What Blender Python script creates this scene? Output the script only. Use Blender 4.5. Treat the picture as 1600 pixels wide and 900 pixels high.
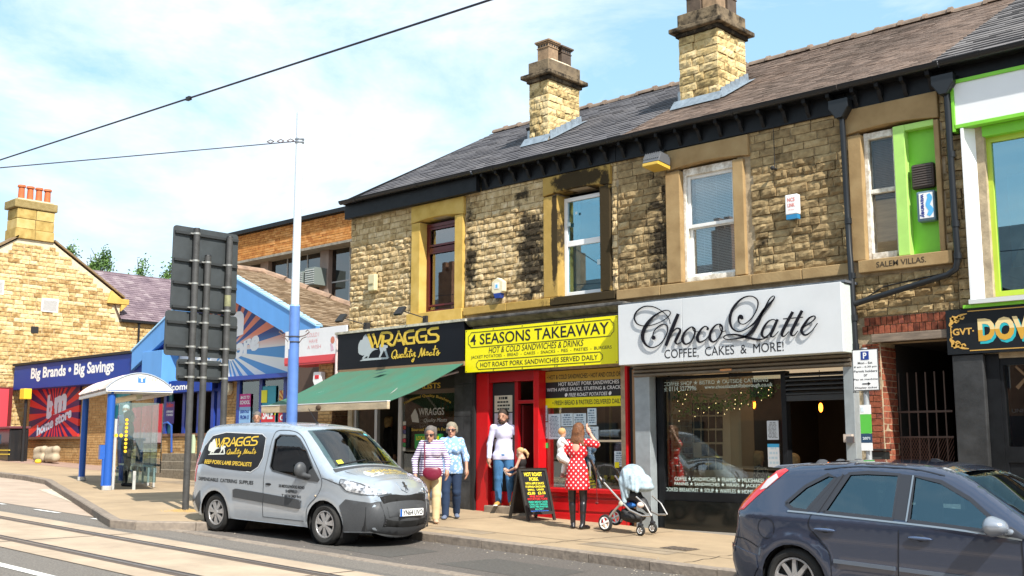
import bpy, math, random, colorsys
import numpy as np
from mathutils import Vector, Matrix, geometry
from mathutils.bvhtree import BVHTree
random.seed(7)
SC = bpy.context.scene
for o in list(bpy.data.objects): bpy.data.objects.remove(o)
COL = SC.collection
# ---------------------------------------------------------------- camera
CAMP = Vector((0, -14.64, 1.83)); FPX = 1714.5
YAW, PITCH = math.radians(-42.52), math.radians(8.189)
cd = bpy.data.cameras.new('camera'); cam = bpy.data.objects.new('camera', cd); COL.objects.link(cam)
cd.sensor_width = 36; cd.lens = FPX/1600*36; cd.clip_start = .1; cd.clip_end = 3000
cam.location = CAMP; cam.rotation_euler = (math.pi/2+PITCH, 0, -YAW); SC.camera = cam
# ---------------------------------------------------------------- light
SUND = Vector((.87, -.33, 1.0)).normalized()
w = bpy.data.worlds.new('World'); SC.world = w; w.use_nodes = True
nt = w.node_tree; bg = nt.nodes['Background']
sky = nt.nodes.new('ShaderNodeTexSky'); sky.sky_type = 'NISHITA'; sky.sun_disc = False
sky.sun_elevation = math.asin(SUND.z); sky.sun_rotation = math.atan2(SUND.x, SUND.y)
sky.air_density = 1.1; sky.dust_density = 1.0; sky.ozone_density = 2.0
tc = nt.nodes.new('ShaderNodeTexCoord'); mp = nt.nodes.new('ShaderNodeMapping')
mp.inputs['Scale'].default_value = (1.0, 1.6, 3.2); mp.inputs['Rotation'].default_value = (.25, .35, .5); mp.inputs['Location'].default_value = (.4, .15, .3)
nz = nt.nodes.new('ShaderNodeTexNoise'); nz.inputs['Scale'].default_value = 2.1; nz.inputs['Detail'].default_value = 9; nz.inputs['Roughness'].default_value = .62; nz.inputs['Distortion'].default_value = .5
rp = nt.nodes.new('ShaderNodeValToRGB'); rp.color_ramp.elements[0].position = .40; rp.color_ramp.elements[1].position = .64
mx = nt.nodes.new('ShaderNodeMix'); mx.data_type = 'RGBA'; mx.inputs['B'].default_value = (10.2, 10.6, 11.0, 1)
sx = nt.nodes.new('ShaderNodeMix'); sx.data_type = 'RGBA'; sx.blend_type = 'ADD'; sx.inputs['Factor'].default_value = 1; sx.inputs['B'].default_value = (2.2, 3.9, 4.7, 1)
mm = nt.nodes.new('ShaderNodeMath'); mm.operation = 'MULTIPLY'; mm.inputs[1].default_value = .85
L = nt.links.new
L(tc.outputs['Generated'], mp.inputs[0]); L(mp.outputs[0], nz.inputs['Vector']); L(nz.outputs[0], rp.inputs[0]); L(rp.outputs[0], mm.inputs[0]); L(mm.outputs[0], mx.inputs['Factor'])
L(sky.outputs[0], sx.inputs['A']); L(sx.outputs['Result'], mx.inputs['A']); L(mx.outputs['Result'], bg.inputs[0])
bg.inputs[1].default_value = .078
sd = bpy.data.lights.new('sun', 'SUN'); so = bpy.data.objects.new('sun', sd); COL.objects.link(so)
sd.energy = 5.0; sd.angle = math.radians(.5); sd.color = (1, .95, .86)
so.rotation_euler = (-SUND).to_track_quat('-Z', 'Y').to_euler()
vs = SC.view_settings; vs.view_transform = 'Standard'; vs.look = 'None'; vs.exposure = .66; vs.gamma = 1
SC.cycles.max_bounces = 6; SC.cycles.transparent_max_bounces = 12
# ---------------------------------------------------------------- helpers
_cy, _sy, _cp, _sp = math.cos(YAW), math.sin(YAW), math.cos(PITCH), math.sin(PITCH)
FW = Vector((_sy*_cp, _cy*_cp, _sp)); RT = Vector((_cy, -_sy, 0)); UP = RT.cross(FW)
def ray(x, y): return FW+RT*((x-800)/FPX)+UP*((450-y)/FPX)
def onY(x, y, Y=0.):
 d = ray(x, y); q = CAMP+d*((Y-CAMP.y)/d.y); return q.x, q.z
def onX(x, y, X):
 d = ray(x, y); q = CAMP+d*((X-CAMP.x)/d.x); return q.y, q.z
def gz(X, Y=0): return .224-.031*X if X > -90 else 3.014
def clamp(a, b, c): return max(b, min(c, a))
MATS = {}
def mat(name, col, rough=.8, metal=0, ns=None, na=.25, bs=None, bb=.3, spec=.5, emit=0, stretch=None, coat=0, col2=None, det=6):
 """principled material; ns/na = noise scale and amount of colour variation, bs/bb = bump scale and strength"""
 if name in MATS: return MATS[name]
 m = bpy.data.materials.new(name); m.use_nodes = True; t = m.node_tree; b = t.nodes['Principled BSDF']
 b.inputs['Base Color'].default_value = (*col, 1); b.inputs['Roughness'].default_value = rough; b.inputs['Metallic'].default_value = metal
 b.inputs['Specular IOR Level'].default_value = spec; b.inputs['Coat Weight'].default_value = coat; b.inputs['Coat Roughness'].default_value = .03
 if emit: b.inputs['Emission Color'].default_value = (*col, 1); b.inputs['Emission Strength'].default_value = emit
 if ns or bs:
  g = t.nodes.new('ShaderNodeNewGeometry'); mpn = t.nodes.new('ShaderNodeMapping'); t.links.new(g.outputs['Position'], mpn.inputs[0])
  if stretch: mpn.inputs['Scale'].default_value = stretch
 if ns:
  n = t.nodes.new('ShaderNodeTexNoise'); n.inputs['Scale'].default_value = ns; n.inputs['Detail'].default_value = det; n.inputs['Roughness'].default_value = .65
  t.links.new(mpn.outputs[0], n.inputs['Vector'])
  r = t.nodes.new('ShaderNodeValToRGB'); c2 = col2 or tuple(c*(1-na) for c in col)
  r.color_ramp.elements[0].color = (*c2, 1); r.color_ramp.elements[0].position = .32
  r.color_ramp.elements[1].color = (*[min(1, c*(1+na*.6)) for c in col], 1); r.color_ramp.elements[1].position = .68
  t.links.new(n.outputs[0], r.inputs[0]); t.links.new(r.outputs[0], b.inputs['Base Color'])
 if bs:
  n2 = t.nodes.new('ShaderNodeTexNoise'); n2.inputs['Scale'].default_value = bs; n2.inputs['Detail'].default_value = 5
  t.links.new(mpn.outputs[0], n2.inputs['Vector']); bp = t.nodes.new('ShaderNodeBump'); bp.inputs['Strength'].default_value = bb; bp.inputs['Distance'].default_value = .02
  t.links.new(n2.outputs[0], bp.inputs['Height']); t.links.new(bp.outputs[0], b.inputs['Normal'])
 MATS[name] = m; return m
def stone_mat(name, cols, soot=(), sootall=0., ns=9, rnd=.35, bb=.55, bs=24, val=1.):
 """masonry: colour from a per-piece random plus noise; soot stains are blobs (x, z, rx, rz, strength) on the wall"""
 m = bpy.data.materials.new(name); m.use_nodes = True; t = m.node_tree; N = t.nodes.new; K = t.links.new; b = t.nodes['Principled BSDF']
 b.inputs['Roughness'].default_value = .93; b.inputs['Specular IOR Level'].default_value = .15
 g = N('ShaderNodeNewGeometry'); oi = N('ShaderNodeObjectInfo'); n = N('ShaderNodeTexNoise'); n.inputs['Scale'].default_value = ns; n.inputs['Detail'].default_value = 6
 K(g.outputs['Position'], n.inputs['Vector'])
 ri = N('ShaderNodeMath'); ri.operation = 'MULTIPLY_ADD'; K(g.outputs['Random Per Island'], ri.inputs[0]); ri.inputs[1].default_value = .5; K(oi.outputs['Random'], ri.inputs[2])
 fr = N('ShaderNodeMath'); fr.operation = 'FRACT'; K(ri.outputs[0], fr.inputs[0])
 a = N('ShaderNodeMath'); a.operation = 'MULTIPLY_ADD'; K(fr.outputs[0], a.inputs[0]); a.inputs[1].default_value = rnd;
 a2 = N('ShaderNodeMath'); a2.operation = 'MULTIPLY_ADD'; K(n.outputs[0], a2.inputs[0]); a2.inputs[1].default_value = 1.3; a2.inputs[2].default_value = -.15-rnd*.5; K(a2.outputs[0], a.inputs[2])
 r = N('ShaderNodeValToRGB'); K(a.outputs[0], r.inputs[0]); e = r.color_ramp.elements
 while len(e) < len(cols): e.new(.5)
 for i, c in enumerate(cols): e[i].position = i/(len(cols)-1)*.8+.1; e[i].color = (*[q*val for q in c], 1)
 out = r.outputs[0]
 if soot or sootall:
  sp = N('ShaderNodeSeparateXYZ'); K(g.outputs['Position'], sp.inputs[0]); acc = None
  def mth(op, *ins):
   q = N('ShaderNodeMath'); q.operation = op
   for i, v in enumerate(ins):
    if isinstance(v, (int, float)): q.inputs[i].default_value = v
    else: K(v, q.inputs[i])
   return q.outputs[0]
  for (sx_, sz_, rx, rz, st) in soot:
   dx = mth('DIVIDE', mth('SUBTRACT', sp.outputs[0], sx_), rx); dz = mth('DIVIDE', mth('SUBTRACT', sp.outputs[2], sz_), rz)
   d = mth('ADD', mth('MULTIPLY', dx, dx), mth('MULTIPLY', dz, dz)); v = mth('MULTIPLY', mth('MAXIMUM', mth('SUBTRACT', 1.25, d), 0), st)
   acc = v if acc is None else mth('MAXIMUM', acc, v)
  if acc is None: acc = mth('ADD', 0, 0)
  n3 = N('ShaderNodeTexNoise'); n3.inputs['Scale'].default_value = 6; n3.inputs['Detail'].default_value = 8; n3.inputs['Roughness'].default_value = .7; K(g.outputs['Position'], n3.inputs['Vector'])
  f = mth('ADD', mth('ADD', acc, sootall), mth('MULTIPLY', mth('ADD', n3.outputs[0], mth('MULTIPLY', oi.outputs['Random'], .25)), 1.6))
  f = mth('MINIMUM', mth('MAXIMUM', mth('MULTIPLY', mth('SUBTRACT', f, 1.45), 3.0), 0), .93)
  mxn = N('ShaderNodeMix'); mxn.data_type = 'RGBA'; K(f, mxn.inputs['Factor']); K(out, mxn.inputs['A']); mxn.inputs['B'].default_value = (.018, .015, .012, 1); out = mxn.outputs['Result']
 K(out, b.inputs['Base Color'])
 n2 = N('ShaderNodeTexNoise'); n2.inputs['Scale'].default_value = bs; n2.inputs['Detail'].default_value = 5; K(g.outputs['Position'], n2.inputs['Vector'])
 bp = N('ShaderNodeBump'); bp.inputs['Strength'].default_value = bb; bp.inputs['Distance'].default_value = .02; K(n2.outputs[0], bp.inputs['Height']); K(bp.outputs[0], b.inputs['Normal'])
 return m
def glass_mat(name, tint=(.8, .9, .9), refl=.14, rough=.01, gtint=(1, 1, 1)):
 m = bpy.data.materials.new(name); m.use_nodes = True; t = m.node_tree; t.nodes.clear(); N = t.nodes.new; K = t.links.new
 tr = N('ShaderNodeBsdfTransparent'); tr.inputs[0].default_value = (*tint, 1); gl = N('ShaderNodeBsdfGlossy'); gl.inputs['Roughness'].default_value = rough; gl.inputs['Color'].default_value = (*gtint, 1)
 fz = N('ShaderNodeFresnel'); fz.inputs[0].default_value = 1.5; ma = N('ShaderNodeMath'); ma.operation = 'MULTIPLY_ADD'; ma.inputs[1].default_value = .9; ma.inputs[2].default_value = refl; ma.use_clamp = True
 K(fz.outputs[0], ma.inputs[0]); x = N('ShaderNodeMixShader'); K(ma.outputs[0], x.inputs[0]); K(tr.outputs[0], x.inputs[1]); K(gl.outputs[0], x.inputs[2])
 o = N('ShaderNodeOutputMaterial'); K(x.outputs[0], o.inputs[0]); return m
class MB:
 def __init__(s): s.v = []; s.f = []; s.m = []
 def add(s, vs, fs, mi=0):
  n = len(s.v); s.v += [tuple(p) for p in vs]; s.f += [tuple(n+i for i in f) for f in fs]; s.m += [mi]*len(fs); return s
 def box(s, x0, x1, y0, y1, z0, z1, mi=0):
  x0, x1 = sorted((x0, x1)); y0, y1 = sorted((y0, y1)); z0, z1 = sorted((z0, z1))
  return s.add([(x, y, z) for z in (z0, z1) for y in (y0, y1) for x in (x0, x1)], [(0, 2, 3, 1), (4, 5, 7, 6), (0, 1, 5, 4), (2, 6, 7, 3), (0, 4, 6, 2), (1, 3, 7, 5)], mi)
 def prism(s, poly, a, b, ax='y', mi=0):
  """poly in the plane across ax: y->(x,z), x->(y,z), z->(x,y); extruded from a to b"""
  n = len(poly); f = {'y': lambda p, t: (p[0], t, p[1]), 'x': lambda p, t: (t, p[0], p[1]), 'z': lambda p, t: (p[0], p[1], t)}[ax]
  tri = geometry.tessellate_polygon([[Vector((p[0], p[1], 0)) for p in poly]])
  vs_ = [f(p, a) for p in poly]+[f(p, b) for p in poly]
  return s.add(vs_, [tuple(t) for t in tri]+[tuple(n+i for i in reversed(t)) for t in tri]+[(i, (i+1) % n, n+(i+1) % n, n+i) for i in range(n)], mi)
 def cyl(s, p0, p1, r0, r1=None, n=10, cap=True, mi=0):
  r1 = r0 if r1 is None else r1; p0 = Vector(p0); p1 = Vector(p1); d = (p1-p0).normalized()
  u = d.orthogonal().normalized(); v = d.cross(u); vs_ = []
  for p, r in ((p0, r0), (p1, r1)):
   for i in range(n):
    a = 2*math.pi*i/n; vs_.append(p+u*(r*math.cos(a))+v*(r*math.sin(a)))
  fs = [(i, (i+1) % n, n+(i+1) % n, n+i) for i in range(n)]
  if cap: fs += [tuple(range(n-1, -1, -1)), tuple(range(n, 2*n))]
  return s.add(vs_, fs, mi)
 def tube(s, pts, r, n=8, cap=True, mi=0):
  pts = [Vector(p) for p in pts]; rs = r if isinstance(r, (list, tuple)) else [r]*len(pts); vs_ = []; u = None
  for i, p in enumerate(pts):
   d = (pts[min(i+1, len(pts)-1)]-pts[max(i-1, 0)]).normalized()
   u = d.orthogonal().normalized() if u is None else (u-d*u.dot(d)).normalized(); v = d.cross(u)
   vs_ += [p+u*(rs[i]*math.cos(2*math.pi*k/n))+v*(rs[i]*math.sin(2*math.pi*k/n)) for k in range(n)]
  fs = [(i*n+k, i*n+(k+1) % n, (i+1)*n+(k+1) % n, (i+1)*n+k) for i in range(len(pts)-1) for k in range(n)]
  if cap: fs += [tuple(range(n-1, -1, -1)), tuple(range((len(pts)-1)*n, len(pts)*n))]
  return s.add(vs_, fs, mi)
 def ell(s, c, r, nu=12, nv=8, mi=0):
  if not isinstance(r, (tuple, list)): r = (r, r, r)
  vs_ = [(c[0], c[1], c[2]+r[2])]
  for j in range(1, nv):
   t = math.pi*j/nv
   vs_ += [(c[0]+r[0]*math.sin(t)*math.cos(2*math.pi*i/nu), c[1]+r[1]*math.sin(t)*math.sin(2*math.pi*i/nu), c[2]+r[2]*math.cos(t)) for i in range(nu)]
  vs_.append((c[0], c[1], c[2]-r[2])); n = len(vs_)-1
  fs = [(0, 1+i, 1+(i+1) % nu) for i in range(nu)]+[(n, n-nu+(i+1) % nu, n-nu+i) for i in range(nu)]
  fs += [(1+(j-1)*nu+i, 1+j*nu+i, 1+j*nu+(i+1) % nu, 1+(j-1)*nu+(i+1) % nu) for j in range(1, nv-1) for i in range(nu)]
  return s.add(vs_, fs, mi)
 def quad(s, a, b, c, d, mi=0): return s.add([a, b, c, d], [(0, 1, 2, 3)], mi)
 def mesh(s, name):
  me = bpy.data.meshes.new(name); me.from_pydata(s.v, [], s.f)
  return me
def tag(o, label=None, cat=None, group=None, kind=None):
 if label: o['label'] = label
 if cat: o['category'] = cat
 if group: o['group'] = group
 if kind: o['kind'] = kind
 return o
def thing(name, label, cat, loc=(0, 0, 0), group=None):
 o = bpy.data.objects.new(name, None); COL.objects.link(o); o.location = loc; o.empty_display_size = .1
 return tag(o, label, cat, group)
def wm(o):
 m = o.matrix_basis.copy()
 return wm(o.parent) @ o.matrix_parent_inverse @ m if o.parent else m
def link(name, me, m, parent=None, smooth=False, bevel=0, kind=None, label=None):
 o = bpy.data.objects.new(name, me); COL.objects.link(o)
 for q in (m if isinstance(m, (list, tuple)) else [m]): me.materials.append(q)
 if parent: o.parent = parent; o.matrix_parent_inverse = wm(parent).inverted()
 if smooth:
  me.shade_smooth()
  if smooth is not True: me.set_sharp_from_angle(angle=math.radians(smooth))
 if bevel:
  b = o.modifiers.new('b', 'BEVEL'); b.width = bevel; b.segments = 2; b.limit_method = 'ANGLE'
 return tag(o, label=label, kind=kind)
def obj(name, mb, m, parent=None, **k):
 me = mb.mesh(name)
 if isinstance(m, (list, tuple)):
  me.polygons.foreach_set('material_index', mb.m)
 # outward normals
 import bmesh
 b = bmesh.new(); b.from_mesh(me); bmesh.ops.recalc_face_normals(b, faces=b.faces); b.to_mesh(me); b.free()
 return link(name, me, m, parent, **k)
def struct(name, mb, m, **k): return obj(name, mb, m, None, kind='structure', **k)
def copy_tree(o, parent=None):
 c = o.copy(); COL.objects.link(c)
 if parent: c.parent = parent
 for ch in [q for q in o.children]: copy_tree(ch, c)
 return c
# ---- lettering: built-in font outlines fitted into a box; strokes for script lettering
_tc = {}
def text_vf(s, bold=0., shear=0., sp=1.):
 key = (s, bold, shear, sp)
 if key in _tc: return _tc[key]
 c = bpy.data.curves.new('t', 'FONT'); c.body = s; c.offset = bold; c.shear = shear; c.resolution_u = 3; c.space_character = sp
 c.align_x = 'CENTER'; o = bpy.data.objects.new('t', c); COL.objects.link(o); bpy.context.view_layer.update()
 me = bpy.data.meshes.new_from_object(o.evaluated_get(bpy.context.evaluated_depsgraph_get()))
 vs_ = [(v.co.x, v.co.y) for v in me.vertices]; fs = [tuple(p.vertices) for p in me.polygons]
 bpy.data.objects.remove(o); bpy.data.curves.remove(c); bpy.data.meshes.remove(me)
 x0 = min(v[0] for v in vs_); x1 = max(v[0] for v in vs_); y0 = min(v[1] for v in vs_); y1 = max(v[1] for v in vs_)
 r = ([((x-x0)/(x1-x0), (y-y0)/(y1-y0)) for x, y in vs_], fs); _tc[key] = r; return r
def T(mb, s, x0, x1, z0, z1, Y, bold=0., shear=0., sp=1., fn=None, mi=0):
 """text s filling the box on the plane y=Y facing -y (or through fn(u,v)->point)"""
 vs_, fs = text_vf(s, bold, shear, sp)
 pts = [(x0+u*(x1-x0), Y, z0+v*(z1-z0)) for u, v in vs_] if fn is None else [fn(x0+u*(x1-x0), z0+v*(z1-z0)) for u, v in vs_]
 return mb.add(pts, fs, mi)
def spline(pts, n=5):
 out = []; P = [pts[0]]+list(pts)+[pts[-1]]
 for i in range(1, len(P)-2):
  for k in range(n):
   t = k/n; out.append(tuple(.5*(2*b+(c-a)*t+(2*a-5*b+4*c-d)*t*t+(3*b-a-3*c+d)*t**3) for a, b, c, d in zip(P[i-1], P[i], P[i+1], P[i+2])))
 out.append(tuple(pts[-1])); return out
def ribbon(mb, pts, Y, depth, fn, n=5, smooth=True, mi=0, w=None):
 """stroke with varying width; pts (x,y,w) in drawing units mapped by fn to (X,Z) and scaled widths"""
 if w: pts = [(p[0], p[1], w) for p in pts]
 P = spline(pts, n) if smooth else pts; Lf = []; Rt = []
 for i, p in enumerate(P):
  a = P[max(i-1, 0)]; b = P[min(i+1, len(P)-1)]; dx, dy = b[0]-a[0], b[1]-a[1]; l = math.hypot(dx, dy) or 1
  nx, ny = -dy/l*p[2]/2, dx/l*p[2]/2; Lf.append(fn(p[0]+nx, p[1]+ny)); Rt.append(fn(p[0]-nx, p[1]-ny))
 m = len(P); vs_ = [(x, Y-depth, z) for x, z in Lf]+[(x, Y-depth, z) for x, z in Rt]+[(x, Y, z) for x, z in Lf]+[(x, Y, z) for x, z in Rt]
 fs = []
 for i in range(m-1):
  fs += [(i, i+1, m+i+1, m+i), (i, 2*m+i, 2*m+i+1, i+1), (m+i, m+i+1, 3*m+i+1, 3*m+i)]
 fs += [(0, m, 3*m, 2*m), (m-1, 3*m-1, 4*m-1, 2*m-1)]
 return mb.add(vs_, fs, mi)
# ---- organic shapes: smooth union of round cones and ellipsoids, meshed with surface nets
def C_(p0, p1, r0, r1=None): return ('c', np.array(p0, 'f'), np.array(p1, 'f'), r0, r0 if r1 is None else r1)
def E_(c, r, rz=0.): return ('e', np.array(c, 'f'), np.array(r if isinstance(r, (tuple, list)) else (r, r, r), 'f'), rz)
def sdf_mesh(prims, res=.012, k=.03, cut=None):
 lo = []; hi = []
 for p in prims:
  if p[0] == 'c': R = max(p[3], p[4]); lo.append(np.minimum(p[1], p[2])-R); hi.append(np.maximum(p[1], p[2])+R)
  else: R = p[2].max() if p[3] else p[2]; lo.append(p[1]-R); hi.append(p[1]+R)
 L0 = np.min(lo, 0)-3*res; H0 = np.max(hi, 0)+3*res; n = np.ceil((H0-L0)/res).astype(int)+1
 V = np.full(n, .2, 'f'); ax = [L0[i]+np.arange(n[i], dtype='f')*res for i in range(3)]; pad = k+3*res
 for p, l, h in zip(prims, lo, hi):
  i0 = np.maximum(((l-pad-L0)/res).astype(int), 0); i1 = np.minimum(((h+pad-L0)/res).astype(int)+2, n)
  X = ax[0][i0[0]:i1[0], None, None]; Y = ax[1][None, i0[1]:i1[1], None]; Z = ax[2][None, None, i0[2]:i1[2]]
  if p[0] == 'c':
   d = p[2]-p[1]; dd = float(d@d) or 1e-9; t = np.clip(((X-p[1][0])*d[0]+(Y-p[1][1])*d[1]+(Z-p[1][2])*d[2])/dd, 0, 1)
   D = np.sqrt((X-p[1][0]-t*d[0])**2+(Y-p[1][1]-t*d[1])**2+(Z-p[1][2]-t*d[2])**2)-(p[3]+(p[4]-p[3])*t)
  else:
   x = X-p[1][0]; y = Y-p[1][1]; z = Z-p[1][2]
   if p[3]: c, s_ = math.cos(p[3]), math.sin(p[3]); x, y = x*c+y*s_, -x*s_+y*c
   r = p[2]; k0 = np.sqrt((x/r[0])**2+(y/r[1])**2+(z/r[2])**2); k1 = np.sqrt((x/r[0]**2)**2+(y/r[1]**2)**2+(z/r[2]**2)**2)
   D = k0*(k0-1)/np.maximum(k1, 1e-6); D = np.where(k0 < 1e-3, -r.min(), D)
  S = V[i0[0]:i1[0], i0[1]:i1[1], i0[2]:i1[2]]; hh = np.clip(.5+.5*(S-D)/k, 0, 1); V[i0[0]:i1[0], i0[1]:i1[1], i0[2]:i1[2]] = S*(1-hh)+D*hh-k*hh*(1-hh)
 if cut is not None:
  X, Y, Z = np.meshgrid(*ax, indexing='ij', sparse=True); V = np.maximum(V, cut(X, Y, Z).astype('f'))
 ins = V < 0; nc = n-1; acc = np.zeros((*nc, 3), 'f'); cnt = np.zeros(nc, 'f')
 off = [(a, b, c) for a in (0, 1) for b in (0, 1) for c in (0, 1)]
 def sl(o): return tuple(slice(o[i], o[i]+nc[i]) for i in range(3))
 for a in off:
  for axi in range(3):
   if a[axi]: continue
   b = list(a); b[axi] = 1; va, vb = V[sl(a)], V[sl(b)]; m = ins[sl(a)] != ins[sl(b)]
   t = np.where(m, va/np.where(m, va-vb, 1), 0)
   for q in range(3): acc[..., q] += np.where(m, a[q]+(t if q == axi else 0), 0)
   cnt += m
 act = cnt > 0; idx = np.full(nc, -1, int); idx[act] = np.arange(act.sum()); ci = np.argwhere(act)
 P = (ci+acc[act]/cnt[act][:, None])*res+L0; F = []
 for axi in range(3):
  o1, o2 = [(1, 2), (2, 0), (0, 1)][axi]; s0 = [slice(1, n[i]-1) for i in range(3)]; s0[axi] = slice(0, n[axi]-1); s1 = list(s0); s1[axi] = slice(1, n[axi])
  A = ins[tuple(s0)]; B = ins[tuple(s1)]; m = A != B; w_ = np.argwhere(m)+np.array([0 if i == axi else 1 for i in range(3)])
  fl = A[m]
  def g(d1, d2):
   q = w_.copy(); q[:, o1] -= d1; q[:, o2] -= d2; return idx[q[:, 0], q[:, 1], q[:, 2]]
  Q = np.stack([g(1, 1), g(0, 1), g(0, 0), g(1, 0)], 1); Q[~fl] = Q[~fl][:, ::-1]; F.append(Q)
 F = np.concatenate(F); return P, F
def sobj(name, prims, m, parent, res=.012, k=.03, M=None, cut=None, **kw):
 P, F = sdf_mesh(prims, res, k, cut)
 if M is not None: A = np.array(M); P = P@A[:3, :3].T+A[:3, 3]
 me = bpy.data.meshes.new(name); me.from_pydata(P.tolist(), [], F.tolist()); return link(name, me, m, parent, smooth=True, **kw)
# ---- rock-faced stone pieces, a few shared meshes
def rock_mesh(seed, rough=.035, nx=5, nz=3, dep=.06, name='stone'):
 r = random.Random(seed); vs_ = []; tx, tz = r.uniform(-.4, .4), r.uniform(-.5, .5)
 for j in range(nz+1):
  for i in range(nx+1):
   ed = i in (0, nx) or j in (0, nz)
   big_ = nx > 2; u_, v_ = -.5+i/nx, -.5+j/nz; h_ = rough*((.15 if ed else .55)*r.uniform(.3, 1.25)+tx*u_+tz*v_)
   vs_.append((u_+(r.uniform(-.014, .014) if big_ and i in (0, nx) else 0), -max(h_, -.004), v_+(r.uniform(-.045, .045) if big_ and j in (0, nz) else 0)))
 fs = [(j*(nx+1)+i, j*(nx+1)+i+1, (j+1)*(nx+1)+i+1, (j+1)*(nx+1)+i) for j in range(nz) for i in range(nx)]
 n = len(vs_); vs_ += [(-.5, dep, -.5), (.5, dep, -.5), (.5, dep, .5), (-.5, dep, .5)]
 b = [i for i in range(nx+1)]; t = [nz*(nx+1)+i for i in range(nx+1)]; l = [j*(nx+1) for j in range(nz+1)]; rr = [j*(nx+1)+nx for j in range(nz+1)]
 fs += [tuple(reversed(b))+(n, n+1), tuple(t)+(n+2, n+3), tuple(l)[::1]+(n+3, n), tuple(reversed(rr))+(n+1, n+2)]
 me = bpy.data.meshes.new(name); me.from_pydata(vs_, [], fs); return me
def courses(x0, x1, z0, z1, h, l, gap, skip, rnd):
 """lay rows of pieces; skip = rectangles (x0,x1,z0,z1) left free"""
 out = []; z = z0
 while z < z1-.02:
  hh = h*rnd.uniform(.88, 1.12); hh = min(hh, z1-z)
  if z1-(z+hh) < h*.4: hh = z1-z
  x = x0-rnd.uniform(0, l)
  while x < x1:
   ll = l*rnd.uniform(.65, 1.35); a, b = max(x, x0), min(x+ll, x1); x += ll
   segs = [(a, b)]
   for (sx0, sx1, sz0, sz1) in skip:
    if z+hh*.5 > sz0 and z+hh*.5 < sz1:
     ns_ = []
     for (p, q) in segs:
      if q <= sx0 or p >= sx1: ns_.append((p, q)); continue
      if p < sx0: ns_.append((p, sx0))
      if q > sx1: ns_.append((sx1, q))
     segs = ns_
   for p, q in segs:
    if q-p > .05: out.append((p+gap/2, q-gap/2, z+gap/2, z+hh-gap/2))
  z += hh
 return out
def masonry(parent, pieces, m, variants, Y=0., limit=300, name='stone', axis='y', jit=.012, order=None, rnd=random):
 """first `limit` pieces as parts sharing meshes, the rest one stuff part"""
 if order: pieces = sorted(pieces, key=order)
 for me in variants:
  if not me.materials: me.materials.append(m)
 inv = wm(parent).inverted()
 rest = MB()
 for i, (a, b, c, d) in enumerate(pieces):
  cx, cz = (a+b)/2, (c+d)/2; yy = Y+rnd.uniform(-jit, jit)
  if i < limit:
   o = bpy.data.objects.new(name, rnd.choice(variants)); COL.objects.link(o); o.parent = parent; o.matrix_parent_inverse = inv
   if axis == 'y': o.location = (cx, yy, cz); o.scale = (b-a, 1, d-c)
   else: o.location = (Y-(yy-Y), cx, cz); o.rotation_euler = (0, 0, math.pi/2); o.scale = (b-a, 1, d-c)
  else:
   me = rnd.choice(variants); vs_ = []
   for v in me.vertices:
    p = v.co
    vs_.append((cx+p.x*(b-a), yy+p.y, cz+p.z*(d-c)) if axis == 'y' else (Y-(yy-Y)-p.y, cx+p.x*(b-a), cz+p.z*(d-c)))
   rest.add(vs_, [tuple(p.vertices) for p in me.polygons])
 if rest.v: obj(name+'work', rest, m, parent, kind='stuff')
def wall_mb(x0, x1, z0, z1, y0, y1, holes):
 """wall slab with rectangular holes"""
 xs = sorted({x0, x1, *[v for h in holes for v in h[:2]]}); zs = sorted({z0, z1, *[v for h in holes for v in h[2:]]}); mb = MB()
 xs = [x for x in xs if x0 <= x <= x1]; zs = [z for z in zs if z0 <= z <= z1]
 solid = lambda i, j: 0 <= i < len(xs)-1 and 0 <= j < len(zs)-1 and not any(h[0] < (xs[i]+xs[i+1])/2 < h[1] and h[2] < (zs[j]+zs[j+1])/2 < h[3] for h in holes)
 for i in range(len(xs)-1):
  for j in range(len(zs)-1):
   if not solid(i, j): continue
   a, b, c, d = xs[i], xs[i+1], zs[j], zs[j+1]
   mb.quad((a, y0, c), (b, y0, c), (b, y0, d), (a, y0, d)); mb.quad((a, y1, c), (a, y1, d), (b, y1, d), (b, y1, c))
   if not solid(i-1, j): mb.quad((a, y0, c), (a, y0, d), (a, y1, d), (a, y1, c))
   if not solid(i+1, j): mb.quad((b, y0, c), (b, y1, c), (b, y1, d), (b, y0, d))
   if not solid(i, j-1): mb.quad((a, y0, c), (a, y1, c), (b, y1, c), (b, y0, c))
   if not solid(i, j+1): mb.quad((a, y0, d), (b, y0, d), (b, y1, d), (a, y1, d))
 return mb
def frame_mb(x0, x1, z0, z1, t, y0, y1, mids=(), mt=None):
 mb = MB(); mt = mt or t
 mb.box(x0, x0+t, y0, y1, z0, z1); mb.box(x1-t, x1, y0, y1, z0, z1); mb.box(x0+t, x1-t, y0, y1, z0, z0+t); mb.box(x0+t, x1-t, y0, y1, z1-t, z1)
 for q in mids: mb.box(x0+t, x1-t, y0+.004, y1, q-mt/2, q+mt/2)
 return mb
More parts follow.
